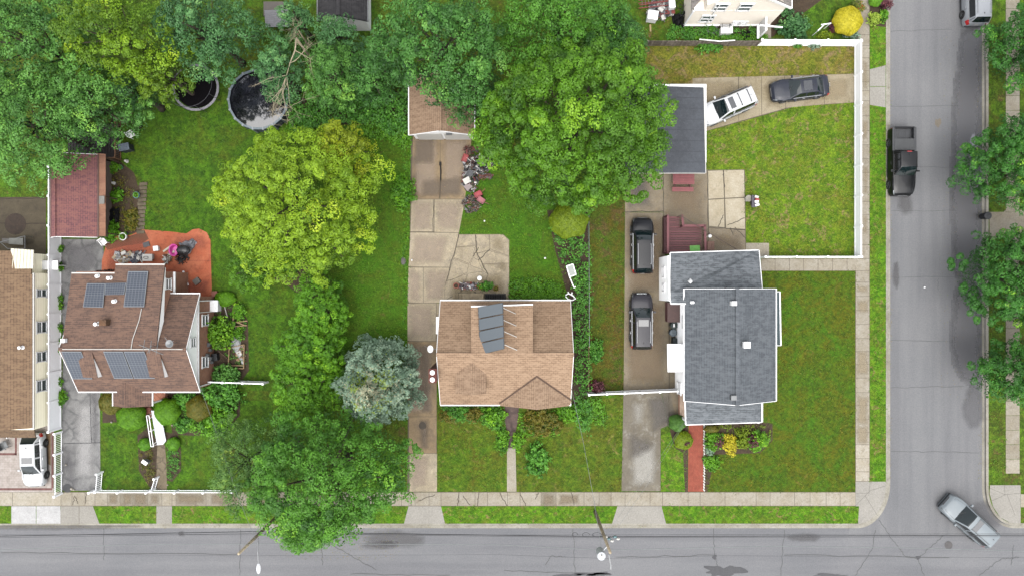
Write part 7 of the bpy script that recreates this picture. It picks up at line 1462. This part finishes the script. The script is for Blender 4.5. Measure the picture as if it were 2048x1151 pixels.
bx('brown_bin','brown box beside the maroon deck','box',1419,492,.8,(.6,.75),plain(150,100,76),0); m=MB(); c=W(1420,472,1.3); m.tube([(c.x,c.y,0),(c.x,c.y,1.2)],.03); m.lathe((c.x,c.y,1.15),[(.05,0),(.13,.05),(.15,.14),(.1,.24),(.02,.28)],14); tag(m.build('garden_lamp',WHITE,None,org=(c.x,c.y,0)),'white globe garden lamp beside the maroon deck','lamp')
c=W(1420,480); m=MB(); m.bar(W(1361,431,1.9),W(1480,503,1.9),.05,.04); 
for p in((1361,431),(1420,467),(1480,503)): q_=W(*p,1.9); m.tube([q_,(q_.x,q_.y,0)],.03)
tag(m.build('long_rail',plain(96,74,60,.7),None,org=tuple(W(1420,480))),'long dark diagonal rail crossing from the maroon deck to the house','rail')
c=W(1367,363,.7); rt=root('picnic_bench',(c.x,c.y,0),'maroon picnic bench below the flat grey garage','bench')
for nm,y,w_,z_,hh in (('table_top',0.18,.85,.75,.05),('seat',-.62,.38,.45,.05),('seat',.82,.3,.45,.05)):
    m=MB(); n=max(2,int(w_/.14))
    for i in range(n): m.box((c.x,c.y+y-w_/2+(i+.5)*w_/n,z_),(1.8,w_/n-.015,hh))
    m.build(nm,plain(178,96,100,.7,var=.1),rt)
for x in(-.65,.65): m=MB(); m.bar((c.x+x,c.y-.55,.05),(c.x+x,c.y+.35,.72),.06); m.bar((c.x+x,c.y+.75,.05),(c.x+x,c.y-.1,.72),.06); m.bar((c.x+x,c.y-.65,.42),(c.x+x,c.y+.85,.42),.05); m.build('leg',plain(140,80,84,.7),rt)
def bin_(label,px,py,mat,lidm,r=.3,h=.95):
    c=W(px,py,h); rt=root('dustbin',(c.x,c.y,0),label,'dustbin'); m=MB(); m.lathe((c.x,c.y,0),[(r*.8,0),(r*.98,h*.9),(r*1.04,h*.9)],20); m.build('body',mat,rt); m=MB(); m.lathe((c.x,c.y,0),[(r*1.08,h*.9),(r*1.08,h*.94),(r*.9,h),(.03,h*1.03)],20); m.bar((c.x-.1,c.y,h*1.06),(c.x+.1,c.y,h*1.06),.05); m.build('lid',lidm,rt)
bin_('dark green dustbin with a white mark on the lid next to the cellar hatch',1349,650,plain(40,62,60),plain(54,74,72)); bin_('grey blue lidded dustbin below the dark green one',1347,665,plain(60,70,76),plain(128,142,152)); bin_('black round dustbin beside the far kerb of the side road',1977,431,plain(48,50,56),plain(62,64,70),.3,.8); bx('dark_bin','dark green box under the white door canopy','bin',1350,681,.9,(.5,.55),plain(36,56,56),0)
c=W(1348,650,1.02); m=MB(); m.box((c.x,c.y,1.03),(.1,.26,.03)); tag(m.build('white_label_card',WHITE,None,org=tuple(c)),'white card lying on the dark green dustbin lid','card')
c=W(1497,397,.5); m=MB(); m.lathe((c.x,c.y,0),[(.22,0),(.1,.1),(.08,.45),(.26,.52),(.28,.58),(.22,.56),(.05,.52)],20); tag(m.build('bird_bath',plain(196,190,176,.8),None,org=(c.x,c.y,0)),'small stone bird bath on the edge of the patchy lawn','bird bath')
c=W(1512,402,.6); rt=root('garden_bench',(c.x,c.y,0),'small grey cart with white and red bags beside the bird bath','cart'); m=MB(); m.box((c.x-.1,c.y,.45),(.45,1.0,.06)); m.box((c.x-.35,c.y+.05,.6),(.08,.85,.4)); m.build('frame',plain(110,104,120),rt)
for i,(dy,col) in enumerate(((.35,OFFW),(.12,plain(210,70,60)),(-.05,WHITE),(-.32,WHITE))):
    m=MB(); m.box((c.x+.05+.05*(i%2),c.y+dy,.58),(.34,.2,.2),.2*i-.3); m.build('bag',col,rt,bevel=.03)
m=MB(); m.lathe((c.x,c.y-.35,.2),[(.2,-.04),(.2,.04)],16,ax='Y'); m.build('wheel',BLACK,rt)
# manholes
def manhole(label,px,py): 
    c=W(px,py,ROADZ); m=MB(); m.lathe((c.x,c.y,ROADZ),[(.34,.008),(.34,.02),(.3,.02),(.3,.014),(.02,.014)],28); 
    for i in range(5): m.box((c.x,c.y-.2+.1*i,ROADZ+.018),(.4,.03,.01))
    tag(m.build('manhole_cover',plain(120,116,116,.6,.3),None,org=tuple(c)),label,'manhole cover')
manhole('round manhole cover in the lower road near the turning car',1897,1089)
# drain grates under kerb? leaf litter bits
# top house yard junk
def ladder(label,a,b,z,mat,n=9):
    A,B=W(*a,z),W(*b,z); rt=root('ladder',tuple(A),label,'ladder'); d=(B-A).normalized(); s=Vector((-d.y,d.x,0))*.2; m=MB(); m.bar(A+s,B+s,.06,.08); m.bar(A-s,B-s,.06,.08); m.build('rail',mat,rt); m=MB()
    for i in range(1,n): q=A.lerp(B,i/n); m.bar(q+s,q-s,.03)
    m.build('rung',GALV,rt)
RL=plain(180,78,72,.7); ladder('upper red ladder lying over the junk beside the cream house',(1278,6),(1335,-2),.9,RL); ladder('lower red ladder lying over the junk beside the cream house',(1277,12),(1340,6),.75,RL)
rt=bx('white_cabinet','white topped box standing on the lawn by the ladders','cabinet',1304,34,.9,(.85,.75),WHITE,-.15); c=W(1301,56,.1); m=MB(); m.box((c.x,c.y,.05),(.14,.6,.08),.05); tag(m.build('wooden_plank',plain(220,190,130),None,org=(c.x,c.y,0)),'short yellow plank under the white topped box','plank')
heap('yard_junk','pile of grey and white household junk beside the cream house','junk',1322,18,1.1,.7,.8,[OFFW,plain(150,150,154),plain(170,80,74),plain(100,100,104),plain(200,206,208)],120,.12,.5,15,'stuff',.3)
bx('white_crate','white slatted crate on the junk beside the cream house wall','crate',1343,10,.6,(.5,.7),WHITE,.1,z=.5); bx('red_bench','long dark red board below the junk pile','board',1334,26,.35,(1.3,.3),RL,.06); bx('white_pail','small white pail on the grass below the junk pile','pail',1326,36,.35,(.35,.4),OFFW,.3)
def bike(label,px,py,rz):
    c=W(px,py,.4); rt=root('bicycle',(c.x,c.y,.1),label,'bicycle',None,rz)
    for y in(-.5,.5):
        m=MB(); m.tube([(math.cos(a/16*6.283)*.33,y+math.sin(a/16*6.283)*.33,.35) for a in range(17)],.022,6,cap=False); 
        for k in range(8): m.bar((0,y,.35),(math.cos(k*.785)*.32,y+math.sin(k*.785)*.32,.35),.006)
        m.build('wheel',BLACK,rt,world=False)
    m=MB(); 
    for p,q in(((0,-.5,.36),(.25,-.15,.36)),((.25,-.15,.36),(.3,.3,.36)),((0,.0,.36),(.25,-.15,.36)),((0,0,.36),(.3,.3,.36)),((0,.5,.36),(.42,.34,.36)),((0,-.5,.36),(0,0,.36))): m.tube([p,q],.02)
    m.build('frame',plain(60,62,70),rt,world=False); m=MB(); m.tube([(.42,.34,.15),(.42,.34,.6)],.016); m.build('handlebar',GALV,rt,world=False); m=MB(); m.box((.33,-.2,.36),(.08,.24,.14)); m.build('saddle',BLACK,rt,world=False)
bike('bicycle lying against the wall of the cream two storey house',1360,22,0.1)
rt=bx('air_conditioner','white air conditioner with a black rack at the wall of the cream two storey house','air conditioner',1451,63,.75,(1.0,.55),WHITE,.02); m=MB(); c=W(1452,52,.8)
for i in range(3): m.bar((c.x-.45,c.y-.12+.12*i,.8),(c.x+.45,c.y-.12+.12*i,.8),.025)
for i in range(2): m.bar((c.x-.3+.6*i,c.y-.15,.8),(c.x-.3+.6*i,c.y+.2,.8),.025)
for i in range(2): m.tube([(c.x-.42+.84*i,c.y+.15,0),(c.x-.42+.84*i,c.y+.15,.8)],.02)
tag(m.build('black_rack',plain(60,60,62),None,org=(c.x,c.y,0)),'black metal rack between the air conditioner and the pale wall','rack')
c=W(1424,57,.2); m=MB(); 
for k in range(20): pass
m.tube([(c.x+math.cos(a/20*6.283)*.42,c.y+math.sin(a/20*6.283)*.42,.14) for a in range(21)],.11,8,cap=False); tag(m.build('tyre_planter',plain(110,112,112,.9),None,org=(c.x,c.y,0)),'old grey tyre planter at the foot of the pale wall','tyre'); shrub('weed_tuft','green plant growing inside the old tyre planter',1423,55,8,8,.4,GI,.12,cat='weed')
cloth('black_bag','black rubbish bags at the right end of the pale wall','bag',[(1484,62),(1502,62),(1502,80),(1485,80)],.1,.5,BLACK,seed=9)
c=W(1655,52,1.0); rt=root('white_pergola',(c.x,c.y,0),'small white wooden trellis beside the golden bush','trellis'); m=MB(); m.bar(W(1636,62,1.2),W(1648,50,1.2),.07); m.bar(W(1642,50,1.2),W(1662,47,1.2),.08); 
for p in((1637,61),(1648,50),(1661,47)): q_=W(*p,1.2); m.tube([q_,(q_.x,q_.y,0)],.03)
m.build('beam',WHITE,rt)
# kennel with wire run in the yard slab
c=W(32,436); c=W(32,482,.9); rt=root('grey_kennel',(c.x,c.y,0),'grey roofed kennel with wire frame behind the cream house','kennel'); m=MB(); m.slab([W(17,488,1.0),W(46,490,1.0),W(46,476,1.0),W(18,476,1.0)],.06); m.build('roof',plain(160,160,152,.7),rt)
m=MB(); p=[W(0,484,.9),W(50,472,.9),W(50,497,.9),W(15,497,.9)]
for a,b_ in((0,1),(1,2),(2,3),(0,3)): m.bar(p[a],p[b_],.035)
for q_ in p: m.tube([q_,(q_.x,q_.y,0)],.025)
m.build('wire_frame',GALV,rt); m=MB(); a=W(20,487,0);b_=W(44,478,0); m.prism([(a.x,a.y),(b_.x,a.y),(b_.x,b_.y),(a.x,b_.y)],0,.9); m.build('wall',plain(110,104,96),rt)
